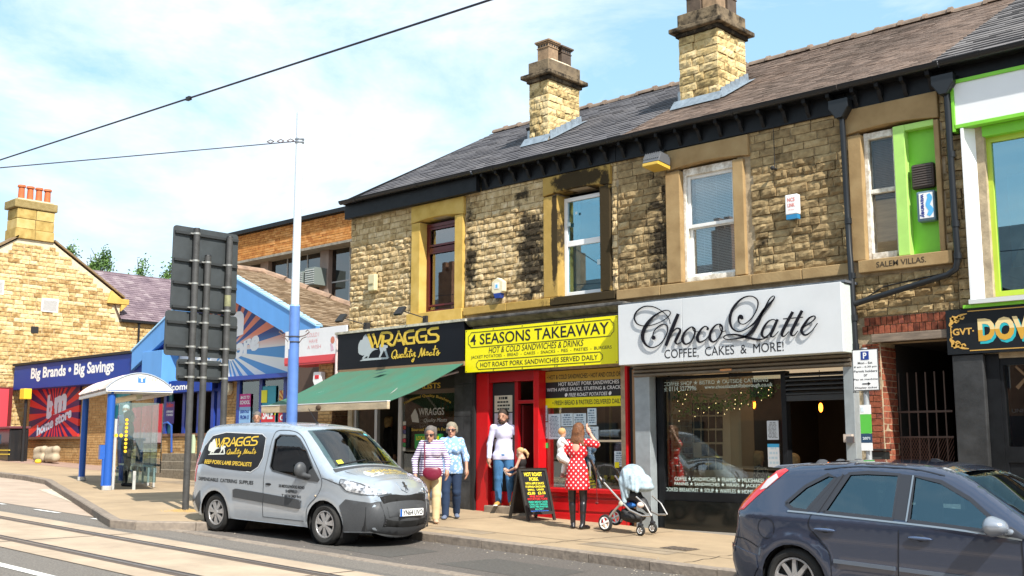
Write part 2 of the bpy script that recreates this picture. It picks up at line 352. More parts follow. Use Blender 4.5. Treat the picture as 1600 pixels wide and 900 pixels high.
# ---------------------------------------------------------------- materials
STW = [(.23, .15, .07), (.43, .31, .155), (.56, .425, .24), (.68, .55, .36)]
STC = [(.13, .09, .045), (.26, .185, .095), (.37, .27, .14), (.50, .38, .21)]
st_w = stone_mat('stone_butcher', STW, soot=[(-17.9, 6.5, .7, .25, .25)])
st_t = stone_mat('stone_takeaway', STW, soot=[(-12.95, 5.2, .42, 1.2, .75), (-14.5, 5.3, .28, 1.5, .62), (-13.2, 6.4, .3, .5, .5), (-13.6, 4.5, .9, .25, .45)])
st_c = stone_mat('stone_cafe', STC, soot=[(-10.15, 5.3, .32, 1.3, .7), (-10.4, 4.6, .6, .3, .4), (-8.2, 4.7, .3, .6, .35)])
st_v = stone_mat('stone_villas', STC, soot=[(-5.5, 4.0, .5, .3, .3)])
st_far = stone_mat('stone_gable', [(.30, .18, .07), (.50, .35, .16), (.62, .46, .23), (.72, .58, .34)], rnd=.7, bb=.4)
st_ch = stone_mat('stone_chimney', [(.24, .17, .08), (.50, .37, .17), (.60, .46, .24), (.68, .54, .31)], sootall=.24, rnd=.5)
mortar = mat('mortar', (.44, .35, .23), .95, ns=7, na=.35, bs=40)
mortar_far = mat('pale_mortar', (.62, .53, .38), .95, ns=7, na=.2)
dress_y = stone_mat('dressed_ochre', [(.42, .27, .06), (.55, .37, .10), (.62, .44, .15)], ns=4, bb=.15, rnd=.1)
dress_k = stone_mat('dressed_sooty', [(.36, .23, .06), (.48, .32, .10)], soot=[(-11.8, 6.45, .75, .26, 1.0), (-11.23, 5.4, .2, 1.3, 1.5), (-12.36, 5.5, .085, 1.1, 1.1), (-11.6, 4.32, 1.3, .16, 1.0)], ns=5, bb=.2, rnd=.1)
dress_c = stone_mat('dressed_brown', [(.26, .17, .08), (.36, .245, .12), (.42, .30, .155)], soot=[(-11.2, 4.3, .6, .2, .4)], ns=3.5, bb=.15, rnd=.15)
soot_st = stone_mat('sooty_cap', [(.13, .10, .07), (.28, .21, .13)], sootall=.62, ns=5, bb=.3)
black_paint = mat('black_gloss_paint', (.010, .011, .013), .45, ns=5, na=.4, spec=.22)
black_matt = mat('black_matt', (.015, .015, .016), .7)
gut_m = mat('black_plastic', (.016, .018, .021), .32, spec=.35)
lead_m = mat('lead', (.24, .29, .34), .5, metal=.2, ns=8, na=.35)
slate_m = stone_mat('slate_dark', [(.095, .092, .102), (.125, .12, .128), (.165, .155, .158)], ns=1.1, rnd=.22, bb=.15)
slate_b = stone_mat('slate_brown', [(.10, .075, .06), (.165, .122, .10), (.23, .165, .13)], ns=1.0, rnd=.35, bb=.1)
slate_g = stone_mat('slate_grey', [(.12, .115, .12), (.16, .15, .15), (.20, .185, .18)], ns=1.3, rnd=.3, bb=.1)
slate_p = stone_mat('slate_purple', [(.13, .095, .115), (.20, .15, .17), (.30, .25, .26)], ns=2, rnd=.3, bb=.1)
tile_bm = stone_mat('tile_brown', [(.14, .10, .065), (.26, .19, .125), (.38, .30, .22)], ns=5, rnd=.35, bb=.2)
ridge_m = mat('ridge_clay', (.22, .16, .12), .9, ns=5, na=.4)
white_p = mat('white_paint', (.8, .8, .78), .45, ns=14, na=.08)
upvc = mat('white_upvc', (.85, .85, .85), .3)
maroon = mat('maroon_upvc', (.10, .012, .014), .3)
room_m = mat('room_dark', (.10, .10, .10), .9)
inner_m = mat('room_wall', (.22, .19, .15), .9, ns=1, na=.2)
gl_up = glass_mat('window_glass_upper', (.78, .9, .92), .18)
gl_shop = glass_mat('shop_glass', (.86, .9, .88), .045)
# ---------------------------------------------------------------- ground
def sheet(poly, dz, fine=6):
 """polygon in plan laid on the sloping street"""
 mb = MB(); tri = geometry.tessellate_polygon([[Vector((p[0], p[1], 0)) for p in poly]])
 return mb.add([(x, y, gz(x)+dz) for x, y in poly], [tuple(t) for t in tri])
asph = mat('asphalt', (.175, .155, .135), .9, ns=45, na=.35, bs=220, bb=.5, det=2)
asph2 = mat('asphalt_layby', (.12, .104, .092), .92, ns=45, na=.35, bs=220, bb=.5, det=2)
pave_m = mat('buff_paving', (.36, .265, .165), .9, ns=1.1, na=.22, bs=150, bb=.35, col2=(.29, .215, .135))
slab_m = mat('track_concrete', (.42, .325, .235), .85, ns=1.6, na=.2, bs=120, bb=.3)
pink_m = mat('layby_surface', (.40, .31, .24), .9, ns=1.3, na=.18, bs=140, bb=.3)
kerb_m = stone_mat('kerb_granite', [(.15, .125, .105), (.24, .20, .165), (.30, .25, .2)], ns=14, rnd=.3, bb=.3)
def big(x0, x1, y0, y1, dz): return sheet([(x0, y0), (x1, y0), (x1, y1), (x0, y1)], dz)
mb = MB(); mb.add([(-900, -700, 3.014-.6), (-90, -700, 3.014-.6), (300, -700, -9.08-.6), (900, -700, -9.08-.6), (-900, 1200, 3.014-.6), (-90, 1200, 3.014-.6), (300, 1200, -9.08-.6), (900, 1200, -9.08-.6)], [(0, 1, 5, 4), (1, 2, 6, 5), (2, 3, 7, 6)])
struct('ground', mb, mat('earth', (.12, .12, .07), .95, ns=.5, na=.4))
struct('road', big(-88, 60, -24, -2.0, -.12), asph)
KL = [(40, -3.47), (-13.5, -3.47), (-14.25, -3.75), (-14.7, -4.6), (-14.9, -5.3), (-15.5, -5.95), (-16.0, -6.1), (-17.0, -5.75), (-20, -4.66), (-24, -3.25), (-26.2, -2.45), (-28, -2.18), (-88, -2.18)]
struct('pavement', sheet([(40, 0.6)]+KL+[(-88, .6)], 0), pave_m)
struct('forecourt', big(-88, -18.0, .55, 6, .004), mat('forecourt_brick', (.33, .22, .17), .9, ns=2.5, na=.2, bs=60))
struct('layby', big(-14.6, 40, -5.6, -3.3, -.116), asph2)
struct('bus_bay', sheet([(-16.7, -5.62), (-88, -5.4), (-88, -2.3), (-28.3, -2.3), (-26.2, -2.5), (-20, -4.7)], -.115), pink_m)
struct('track_slab', big(-88, 40, -8.5, -6.4, -.112), slab_m)
struct('track_slab', big(-88, 40, -12.6, -10.3, -.112), slab_m)
mb = MB()
for x in range(-60, 20, 5): mb.add([(x+dx, y, gz(x+dx)-.108) for dx, y in ((0, -8.5), (.03, -8.5), (.03, -6.4), (0, -6.4))], [(0, 1, 2, 3)])
struct('slab_joint', mb, mat('joint_tar', (.12, .09, .07), .9))
rail_m = mat('rail_steel', (.30, .24, .20), .4, metal=.7, ns=6, na=.3)
grv = mat('rail_groove', (.035, .028, .026), .8)
for y in (-6.85, -8.03, -10.75, -11.95):
 struct('tram_rail', big(-88, 40, y-.045, y+.02, -.106), rail_m)
 struct('rail_groove', big(-88, 40, y+.02, y+.085, -.108), grv)
 struct('rail_groove', big(-88, 40, y-.125, y-.045, -.109), mat('rail_sealant', (.10, .075, .06), .8))
rnp = random.Random(77); pm2 = mat('paving_patch', (.27, .21, .145), .92, ns=2, na=.3, bs=120, bb=.4); pm3 = mat('paving_patch_pale', (.41, .32, .215), .9, ns=2, na=.15, bs=120, bb=.3)
for x, y, a, b, m_ in ((-9.6, -2.9, 1.5, .5, pm2), (-7.2, -1.3, .9, .7, pm3), (-12.3, -3.1, 1.1, .35, pm2), (-15.6, -1.6, 1.3, .9, pm3), (-18.6, -3.0, 2.0, .6, pm3), (-20.6, -1.2, 1.6, 1.0, pm2), (-5.6, -2.6, 1.2, .6, pm2), (-14.3, -2.2, .7, .5, pm2), (-24.5, -.7, 2.2, .8, pm2)): struct('paving_patch', sheet([(x+rnp.uniform(-.04, .04), y), (x+a, y+rnp.uniform(-.05, .05)), (x+a+rnp.uniform(-.1, .1), y+b), (x, y+b+rnp.uniform(-.05, .05))], .003), m_)
for x0, y0, x1, y1 in ((-16, -2.8, -5, -2.55), (-13.2, -3.4, -13.0, -.2), (-9.9, -3.4, -9.8, -.3), (-7.5, -3.4, -7.7, -.2), (-28, -1.0, -17, -.7), (-19, -4.8, -18.4, -.3), (-16.4, -5.5, -15.2, -.4)):
 mb = MB(); n_ = 22; ptz = [(x0+(x1-x0)*i/n_+rnp.gauss(0, .025), y0+(y1-y0)*i/n_+rnp.gauss(0, .03)) for i in range(n_+1)]
 for p, q in zip(ptz, ptz[1:]): l_ = math.hypot(q[0]-p[0], q[1]-p[1]); nx, ny = -(q[1]-p[1])/l_*.009, (q[0]-p[0])/l_*.009; mb.quad(*[(a_, b_, gz(a_)+.0055) for a_, b_ in ((p[0]+nx, p[1]+ny), (p[0]-nx, p[1]-ny), (q[0]-nx, q[1]-ny), (q[0]+nx, q[1]+ny))])
 struct('paving_crack', mb, mat('crack_dark', (.13, .10, .07), .95))
for x, y, k_ in ((-8.4, -2.2, 'round'), (-17.9, -1.9, 'square'), (-6.2, -1.2, 'square')):
 mb = MB(); mb.add([(x+a_, y+b_, gz(x+a_)+.007) for a_, b_ in ((-.22, -.16), (.22, -.16), (.22, .16), (-.22, .16))], [(0, 1, 2, 3)]); v = thing('drain_cover', 'small rusty iron cover set in the paving %s' % {-8.4: 'before the cafe window', -17.9: 'beside the tram pole', -6.2: 'before the barred passage'}[x], 'cover', (x, y, gz(x))); obj('frame', mb, mat('cover_iron', (.16, .12, .09), .7, ns=20, na=.4), v)
 for i in range(5): mb = MB(); a_ = -.18+i*.08; mb.box(x+a_, x+a_+.045, y-.13, y+.13, gz(x)+.004-.031*a_, gz(x)+.0115-.031*a_); obj('rib', mb, mat('cover_rib', (.10, .08, .065), .6), v)
for x in (-12.4, -9.9, -6.9): struct('road_patch', sheet([(x, -5.2), (x+1.7, -5.25), (x+1.6, -4.3), (x+.1, -4.25)], -.1135), mat('tar_patch', (.085, .078, .07), .9, ns=30, na=.3, bs=200, bb=.4))
wl = mat('road_paint', (.75, .74, .70), .7, ns=20, na=.2)
struct('road_marking', big(-88, -9.6, -9.25, -9.12, -.114), wl)
for x in (-17.5, -19.6, -21.8, -24.2):
 struct('road_marking', sheet([(x, -5.80), (x+.9, -5.78), (x+.9, -5.70), (x, -5.72)], -.112), wl)
struct('road_marking', sheet([(-16.9, -5.6), (-16.2, -5.75), (-15.9, -5.95), (-18.4, -5.05), (-22, -3.85), (-24.5, -3.0), (-24.5, -3.5)], -.1105), mat('worn_paint', (.55, .48, .38), .8, ns=9, na=.35))
# kerb stones, one by one
def kerb(name, pts, wd, top, bot, ln=.92, gap=.012):
 root = MB(); segs = [(Vector(a), Vector(b)) for a, b in zip(pts, pts[1:])]
 par = None; n = 0
 for a, b in segs:
  d = b-a; l = d.length; d = d/l; nn = Vector((-d.y, d.x)); k = max(1, round(l/ln)); s_ = l/k
  for i in range(k):
   p = a+d*(i*s_+gap/2); q = a+d*((i+1)*s_-gap/2); j = random.uniform(-.004, .004); mb = MB(); vs_ = []
   for u in (p, q):
    g = gz(u.x); w2 = nn*wd
    vs_ += [(u.x, u.y, g+bot), (u.x, u.y, g+top-.015+j), (u.x+nn.x*.015, u.y+nn.y*.015, g+top+j), (u.x+w2.x, u.y+w2.y, g+top+j), (u.x+w2.x, u.y+w2.y, g+bot)]
   mb.add(vs_, [(i_, (i_+1) % 5, 5+(i_+1) % 5, 5+i_) for i_ in range(5)]+[(0, 1, 2, 3, 4), (9, 8, 7, 6, 5)])
   if par is None: par = tag(obj(name, mb, kerb_m), kind='structure')
   elif n < 290 and u.x > -60: obj('kerb_stone', mb, kerb_m, par)
   n += 1
KP = [(p[0], p[1]) for p in KL]; KP[0] = (8, -3.47); KP[-1] = (-50, -2.18)
kerb('kerb', [(x, y-.13) for x, y in KP][::-1], .15, .006, -.16)
kerb('kerb_channel', [(-16.0, -5.74), (6, -5.74)], .16, -.105, -.2, ln=1.2)
mb = MB()
for _ in range(260):
 x = random.uniform(-16, 2); y = -3.62+abs(random.gauss(0, .16))*-1 if random.random() < .6 else random.uniform(-6, -3.3); r = random.uniform(.004, .013); z = gz(x)-.113
 if y > -3.6: z = gz(x)+.001
 mb.add([(x-r, y-r, z), (x+r, y-r*.6, z), (x+r*.5, y+r, z), (x, y, z+r)], [(0, 1, 3), (1, 2, 3), (2, 0, 3)])
tag(obj('grit', mb, mat('grit_pale', (.30, .26, .21), .9)), 'scattered grit and leaf litter along the kerb and layby', 'litter', kind='stuff')
# ---------------------------------------------------------------- the terrace
EZ, RZ, RY = 6.93, 9.5, 4.5
ROCK = {}
def rocks(key, n=6, rough=.05, **k):
 if key not in ROCK: ROCK[key] = [rock_mesh(hash_(key)+i, rough*random.uniform(.6, 1.3), **k) for i in range(n)]
 return ROCK[key]
def hash_(s): return sum(ord(c)*(i+3) for i, c in enumerate(s))
UX = dict(w=(-18.09, -14.62), t=(-14.62, -11.0), c=(-11.0, -6.83), v=(-6.83, -5.37), g=(-5.37, 3.5))
bW = thing('butcher_building', 'stone terrace end with the maroon window above the green awning', 'building', (-16.3, 0, gz(-16.3)))
bT = thing('takeaway_building', 'soot-streaked stone terrace unit with white window above the yellow takeaway sign', 'building', (-12.8, 0, gz(-12.8)))
bC = thing('cafe_building', 'brown stone terrace unit with blind-covered sash above the white cafe sign', 'building', (-9, 0, gz(-9)))
bV = thing('passage_building', 'narrow stone unit with lime green boarded window above the gated brick passage', 'building', (-6.1, 0, gz(-6.1)))
bG = thing('bar_building', 'white and lime green fronted building at the right edge', 'building', (-3, 0, gz(-3)))
win = dict(w=(-15.87, -14.885, 4.43, 6.235), t=(-12.29, -11.345, 4.43, 6.25), c=(-9.71, -8.73, 4.41, 6.28), v=(-6.62, -5.575, 4.42, 6.27))
sur = dict(w=(-16.13, -14.65, 4.43, 6.6), t=(-12.63, -11.11, 4.4, 6.6), c=(-9.99, -8.44, 4.4, 6.6), v=(-6.85, -5.5, 4.4, 6.62))
shop = dict(w=(-17.95, -14.85, -1, 3.3), t=(-14.05, -10.84, -1, 3.15), c=(-10.3, -6.98, -1, 3.1), v=(-6.5, -5.56, -1, 3.25))
top = 6.68
for key, root, sm in (('w', bW, st_w), ('t', bT, st_t), ('c', bC, st_c), ('v', bV, st_v)):
 x0, x1 = UX[key]; x0 += .001; x1 -= .001; g = gz((x0+x1)/2)-.3
 obj('wall', wall_mb(x0, x1, g, 6.9, .02, .38, [(win[key][0]-.06, win[key][1]+.06, win[key][2]-.05, win[key][3]+.06), (shop[key][0], shop[key][1], g, shop[key][3])]), mortar, root)
 mb = MB(); mb.box(x0, x1, 8.6, 8.9, g, 6.9); obj('back_wall', mb, mortar, root)
 mb = MB(); mb.box(x0+.01, x1-.01, .4, 8.58, 3.35, 3.5); mb.box(x0+.01, x1-.01, .4, 8.58, 6.5, 6.6); obj('floor_slab', mb, inner_m, root)
 mb = MB(); mb.box(x0, x0+.12, .39, 8.59, g, 6.9); mb.box(x1-.12, x1, .39, 8.59, g, 6.9)
 for xx in ((x0, x0+.12), (x1-.12, x1)) if key in 'wg' else (): mb.prism([(0.02, 6.9), (8.9, 6.9), (RY, 9.35)], xx[0], xx[1], 'x')
 obj('party_wall', mb, mortar, root)
 sk = [sur[key]]; rnd = random.Random(hash_(key)); hh = .118 if key != 'c' else .128
 if key == 'v': sk.append((-7, -5.3, 4.2, 4.42))
 zlow = {'w': 4.16, 't': 4.42, 'c': 4.41, 'v': 3.62}[key]
 ps = courses(x0+.005, x1-.004, zlow, top, hh, .25 if key != 'c' else .3, .012, sk, rnd)
 up = [p for p in ps if p[3] > 6.2]; lowp = [p for p in ps if p[3] <= 6.2]
 masonry(root, lowp, sm, rocks(key+'a', 8, .043), 0.0, rnd=rnd)
 masonry(root, up, sm, rocks(key+'b', 4, .012), 0.004, jit=.005, rnd=rnd)
def lintel(root, m, x0, x1, z0, z1, name='lintel', tool=False):
 mb = MB(); n = 14
 prof = [(x0, z0)]+[(x0+(x1-x0)*i/n, z0+.055*math.sin(math.pi*i/n)) for i in range(1, n)]+[(x1, z0), (x1, z1), (x0, z1)]
 mb.prism(prof, -.055, .3); return obj(name, mb, m, root, bevel=.012)
def block(root, name, m, *b, bevel=.01, **k):
 mb = MB(); mb.box(*b); return obj(name, mb, m, root, bevel=bevel, **k)
# window surrounds
lintel(bW, dress_y, -16.13, -14.64, 6.245, 6.595); lintel(bT, dress_k, -12.63, -11.11, 6.26, 6.6); lintel(bC, dress_c, -9.94, -8.44, 6.27, 6.605); lintel(bV, dress_c, -6.9, -5.5, 6.265, 6.64)
for root, m, js in ((bW, dress_y, [(-16.12, -15.87), (-14.885, -14.66)]), (bT, dress_k, [(-12.62, -12.29), (-11.345, -11.13)]), (bC, dress_c, [(-9.985, -9.71), (-8.73, -8.54)]), (bV, dress_c, [(-6.82, -6.62), (-5.575, -5.505)])):
 for a, b in js: block(root, 'jamb', m, a, b, -.05, .3, 4.42, 6.243)
block(bW, 'sill', dress_y, -16.2, -14.64, -.09, .3, 4.2, 4.418);
mb = MB(); mb.box(-18.05, -14.64, -.02, .02, 4.0, 4.17); obj('stone_band', mb, dress_y, bW)
for a, b in ((-14.6, -13.5), (-13.49, -12.45), (-12.44, -11.02)): block(bT, 'sill_stone', dress_k, a, b, -.09, .3, 4.27, 4.41)
for a, b in ((-10.98, -10.1), (-10.09, -8.43), (-8.42, -7.6), (-7.59, -6.85)): block(bC, 'sill_stone', dress_c, a, b, -.09, .3, 4.24, 4.4)
block(bV, 'sill', dress_c, -6.72, -5.4, -.1, .3, 4.235, 4.412)
mb = MB(); T(mb, 'SALEM VILLAS.', -6.45, -5.75, 4.285, 4.365, -.1025, bold=.01); obj('lettering', mb, mat('incised', (.05, .035, .02), .9), bV)
# cornice: black timber board, brackets, gutter
for root, x0, x1, b in ((bW, -18.12, -14.2, 0), (bT, -14.19, -11.0, 1), (bC, -10.995, -6.835, 1), (bV, -6.83, -5.38, 1), (bG, -5.37, 3.5, 0)):
 if b == 0 and root is bW: block(root, 'fascia_board', black_paint, x0, x1, -.16, -.03, 6.6, 6.9)
 else: block(root, 'fascia_board', black_paint, x0, x1, -.035, .01, 6.62 if root is not bG else 6.72, 6.91)
 if b:
  k = round((x1-x0)/.37); me0 = None
  for i in range(k):
   x = x0+(i+.5)*(x1-x0)/k; mb = MB()
   if me0 is None:
    mb.prism([(-.036, -.26), (-.036, -.01), (-.22, -.01), (-.21, -.07), (-.13, -.10), (-.085, -.2)], -.028, .028, 'x'); o = obj('bracket', mb, black_paint, root); me0 = o.data; o.location = (x, 0, 6.91)
   else:
    o = bpy.data.objects.new('bracket', me0); COL.objects.link(o); o.parent = root; o.matrix_parent_inverse = wm(root).inverted(); o.location = (x, 0, 6.91)
 y0 = -.2 if root is not bW else -.24
 mb = MB(); pr = [(y0+.055+.075*math.cos(t), 6.975+.075*math.sin(t)) for t in [math.pi+math.pi*i/8 for i in range(9)]]+[(y0+.12, 6.975), (y0+.12, 6.94), (y0+.0, 6.94), (y0-.01, 6.985), (y0-.02, 6.985)]
 pr = [(y0-.03+.065*math.cos(math.pi+math.pi*i/8), 6.97+.07*math.sin(math.pi+math.pi*i/8)) for i in range(9)]+[(y0+.028, 6.97)]+[(y0-.03-.058*math.cos(math.pi*(1-i/8)+math.pi), 6.97) for i in (0,)]
 pr = [(y0-.03+.07*math.cos(a), 6.97+.075*math.sin(a)) for a in [math.pi+math.pi*i/8 for i in range(9)]]+[(y0-.03+.058*math.cos(a), 6.97+.063*math.sin(a)) for a in [2*math.pi-math.pi*i/8 for i in range(9)]]
 mb.prism(pr, x0, x1-.004, 'x'); gt = obj('gutter', mb, gut_m, root, smooth=40)
 mb = MB(); mb.box(x0, x1-.004, -.2, .02, 6.905, 6.925); obj('soffit', mb, black_paint, root)
 mb = MB(); x = x0+.5
 while x < x1:
  mb.prism([(y0-.03+.078*math.cos(a), 6.97+.083*math.sin(a)) for a in [math.pi+math.pi*i/8 for i in range(9)]]+[(y0-.03+.071*math.cos(a), 6.97+.0755*math.sin(a)) for a in [2*math.pi-math.pi*i/8 for i in range(9)]], x-.03, x+.03, 'x'); x += 1.9
 if mb.v: obj('gutter_clip', mb, gut_m, root, smooth=40)
# roofs
SL = math.hypot(RY+.2, RZ-EZ)
def roof_pt(x, s, h=0, back=False):
 """s metres up the slope from the eave, h above the surface"""
 t = s/SL; y = -.2+(RY+.2)*t; z = EZ+(RZ-EZ)*t; ny, nz_ = -(RZ-EZ)/SL, (RY+.2)/SL
 y += ny*h; z += nz_*h
 return (x, 2*RY-y, z) if back else (x, y, z)
def slates(root, x0, x1, m, exp, wd, name='slates', single=0, skew=0., pt=roof_pt, smax=None, th=.011, rnd=None, kind='stuff', rag=0.):
 rnd = rnd or random.Random(5); mb = MB(); smax = smax or SL; n = int(smax/exp); cand = []
 for j in range(n):
  s = j*smax/n; e = smax/n; x = x0-(wd/2 if j % 2 else 0)
  lo = x0+skew*s
  while x < x1:
   a, b = max(x, lo), min(x+wd-.006, x1+(rag if 0 else 0)); x += wd
   if b-a < .03: continue
   l = th*rnd.uniform(.7, 1.6); q = MB()
   q.add([pt(a, s, 0), pt(b, s, 0), pt(a, s, l), pt(b, s, l+rnd.uniform(-.003, .003)), pt(b, s+e*1.02, .001), pt(a, s+e*1.02, .001)], [(0, 1, 3, 2), (2, 3, 4, 5), (0, 2, 5), (1, 4, 3)])
   cand.append((s-a*.3 if single else 0, q))
 if single:
  cand.sort(key=lambda c: c[0])
  for _, q in cand[:single]: link('slate', q.mesh('slate'), m, root)
  cand = cand[single:]
 for _, q in cand: mb.add(q.v, q.f)
 if mb.v: link(name, mb.mesh(name), m, root, kind=kind)
def roof(root, x0, x1, m, exp, wd, **k):
 mb = MB(); mb.add([roof_pt(x0, 0, -.02), roof_pt(x1, 0, -.02), roof_pt(x1, SL, -.02), roof_pt(x0, SL, -.02)], [(0, 1, 2, 3)])
 mb.add([roof_pt(x0, 0, -.02, True), roof_pt(x1, 0, -.02, True), roof_pt(x1, SL, -.02, True), roof_pt(x0, SL, -.02, True)], [(0, 3, 2, 1)])
 o = obj('roof', mb, m, root); slates(o, x0, x1, m, exp, wd, **k); return o
roof(bW, -18.14, -14.62, slate_m, .2, .3, th=.013); roof(bT, -14.62, -11.0, slate_m, .2, .3, th=.013); roof(bC, -11.0, -6.83, slate_b, .105, .2, th=.007); roof(bV, -6.83, -5.62, slate_b, .105, .2, th=.006)
roof(bG, -5.62, 3.6, slate_g, .2, .33, single=290, th=.016)
def ridge(root, x0, x1):
 k = max(1, round((x1-x0)/.46)); mb0 = None
 for i in range(k):
  a = x0+i*(x1-x0)/k; b = a+(x1-x0)/k; mb = MB(); dz = random.uniform(-.015, .015)
  for p, q, r in ((a, b-.05, .10), (b-.06, b+.01, .125)):
   pr = [(RY+r*math.cos(t), RZ-.02+dz+r*math.sin(t)) for t in [math.pi*i_/6 for i_ in range(7)]]; mb.prism(pr, p, q, 'x')
  obj('ridge_tile', mb, ridge_m, root)
ridge(bW, -18.14, -14.65); ridge(bT, -14.6, -11.05); ridge(bC, -10.95, -6.85); ridge(bV, -6.8, -5.65); ridge(bG, -5.6, 1)
mb = MB(); mb.prism([(-.25, 6.9), (-.25, 6.97), (RY, 9.5), (RY, 9.4)], -18.15, -18.11, 'x'); obj('verge_board', mb, black_paint, bW)
# vent slates
for (x, s, m) in ((-16.0, 4.0, black_matt), (-15.4, 4.35, black_matt)):
 mb = MB(); mb.add([roof_pt(x+dx, s+ds, h) for dx, ds, h in ((0, 0, .09), (.3, 0, .09), (.3, .22, .02), (0, .22, .02), (0, 0, 0.), (.3, 0, 0.))], [(0, 1, 2, 3), (4, 5, 1, 0), (4, 0, 3), (5, 2, 1)]); obj('vent_slate', mb, m, bW)
# chimneys
def chimney(root, x0, x1, y0, y1, zb, zt, label, pots):
 c = thing('chimney', None, None, ((x0+x1)/2, (y0+y1)/2, zb)); c.parent = root; c.matrix_parent_inverse = wm(root).inverted()
 del_ = MB(); del_.box(x0+.02, x1-.02, y0+.02, y1-.02, zb-.8, zt); obj('chimney_core', del_, mortar, c)
 rnd = random.Random(hash_(label)); mb = MB()
 vr = rocks('chim', 6, .045)
 for me in vr:
  if not me.materials: me.materials.append(st_ch)
 h = .145; rows = int(round((zt-zb+.75)/h)); h = (zt-zb+.75)/rows
 for j in range(rows):
  z = zb-.75+j*h
  for face in 'fbrl':
   L_ = (x1-x0) if face in 'fb' else (y1-y0); k = 3 if (j+(face in 'fb')) % 2 else 2; k += (L_ > .85); cuts = [0]+sorted(clamp((i+rnd.uniform(-.2, .2))/k, 0, 1) for i in range(1, k))+[1]
   for a, b in zip(cuts, cuts[1:]):
    a_, b_ = a*L_+.004, b*L_-.004; me = rnd.choice(vr)
    zz = z+h-.01
    fz = zb-.75+(y0*0)
    for_part = zz > 0
    o = bpy.data.objects.new('stone', me); o.scale = (b_-a_, 1, h-.01); cz = z+h/2; mid = (a_+b_)/2; jt = rnd.uniform(-.01, .01)
    yy = {'f': y0, 'b': y1, 'r': y0+mid, 'l': y0+mid}[face]
    if zz < EZ+(RZ-EZ)*(min(yy, 2*RY-yy)+.2)/(RY+.2)-.02: bpy.data.objects.remove(o); continue
    if face == 'f': o.location = (x0+mid, y0+jt, cz)
    elif face == 'b': o.location = (x0+mid, y1-jt, cz); o.rotation_euler.z = math.pi
    elif face == 'r': o.location = (x1-jt, y0+mid, cz); o.rotation_euler.z = math.pi/2
    else: o.location = (x0+jt, y0+mid, cz); o.rotation_euler.z = -math.pi/2
    COL.objects.link(o); o.parent = c; o.matrix_parent_inverse = wm(c).inverted()
 cap = MB(); cap.box(x0-.05, x1+.05, y0-.05, y1+.05, zt, zt+.08); obj('cornice', cap, soot_st, c, bevel=.015)
 cap = MB(); cap.box(x0-.14, x1+.14, y0-.14, y1+.14, zt+.082, zt+.17); obj('cap_ledge', cap, soot_st, c, bevel=.02)
 cap = MB(); cap.box(x0-.02, x1+.02, y0-.02, y1+.02, zt+.172, zt+.44); obj('cap_block', cap, soot_st, c, bevel=.015)
 cx, cy = (x0+x1)/2, (y0+y1)/2
 fl = MB(); fl.add([(x0+.03, y0+.03, zt+.44), (x1-.03, y0+.03, zt+.44), (x1-.03, y1-.03, zt+.44), (x0+.03, y1-.03, zt+.44), (cx-.15, cy-.25, zt+.52), (cx+.15, cy-.25, zt+.52), (cx+.15, cy+.25, zt+.52), (cx-.15, cy+.25, zt+.52)], [(4, 5, 6, 7), (0, 1, 5, 4), (1, 2, 6, 5), (2, 3, 7, 6), (3, 0, 4, 7)])
 obj('flaunching', fl, mat('flaunch_mortar', (.62, .52, .38), .95, ns=8, na=.3), c)
 for px_, py_, hp, dk in pots:
  p = MB(); q = .12; m_ = mat('pot_clay_dark', (.10, .07, .05), .9, ns=6, na=.4) if dk else mat('pot_clay', (.30, .20, .12), .9, ns=6, na=.4)
  zb_ = zt+.48
  for (r, za, zc) in ((.15, 0, hp*.62), (.165, hp*.62, hp*.67), (.15, hp*.67, hp*.84), (.175, hp*.84, hp*.9), (.195, hp*.9, hp)):
   p.box(px_-r, px_+r, py_-r, py_+r, zb_+za+(.001 if za else 0), zb_+zc)
  po = obj('chimney_pot', p, m_, c, bevel=.008)
  d = MB()
  for i in range(4):
   t = -.11+i*.073
   d.box(px_+t-.018, px_+t+.018, py_-.153, py_+.153, zb_+hp*.71, zb_+hp*.8); d.box(px_-.153, px_+.153, py_+t-.018, py_+t+.018, zb_+hp*.71, zb_+hp*.8)
  obj('pot_holes', d, black_matt, po)
 # stepped lead flashing on the right end and apron in front
 f = MB(); n = 6; zr = lambda y: EZ+(RZ-EZ)*(y+.2)/(RY+.2)
 for i in range(n):
  ya = y0+(y1-y0)*i/n; yb = y0+(y1-y0)*(i+1)/n; f.prism([(ya, zr(ya)-.02), (yb+.01, zr(yb)-.02), (yb+.01, zr(yb)+.05), (yb-.01, zr(yb)+.17), (ya, zr(ya)+.20)], x1+.03+.002*i, x1+.045+.002*i, 'x')
 f.add([roof_pt(x0-.12, (y0-.16+.2)/(RY+.2)*SL, .03), roof_pt(x1+.12, (y0-.16+.2)/(RY+.2)*SL, .03), (x1+.1, y0-.05, zr(y0)+.12), (x0-.1, y0-.05, zr(y0)+.12)], [(0, 1, 2, 3)])
 f.add([(x1+.03, y0-.1, zr(y0-.1)+.035), (x1+.16, y0-.1, zr(y0-.1)+.035), (x1+.16, y1+.08, zr(y1+.08)+.035), (x1+.03, y1+.08, zr(y1+.08)+.035)], [(0, 1, 2, 3)])
 f.box(x0-.02, x0+.03, y0-.05, y0-.04, zr(y0), zr(y0)+.28)
 obj('flashing', f, lead_m, c)
chimney(bT, -14.31, -13.81, 1.5, 2.48, 7.55, 9.13, 'a', [(-14.06, 1.78, .42, 0), (-14.06, 2.2, .40, 1)])
chimney(bC, -10.68, -9.87, 1.5, 2.43, 7.55, 9.16, 'bb', [(-10.42, 1.75, .42, 1), (-10.1, 1.78, .46, 0), (-10.1, 2.16, .44, 1), (-10.42, 2.16, .44, 1)])
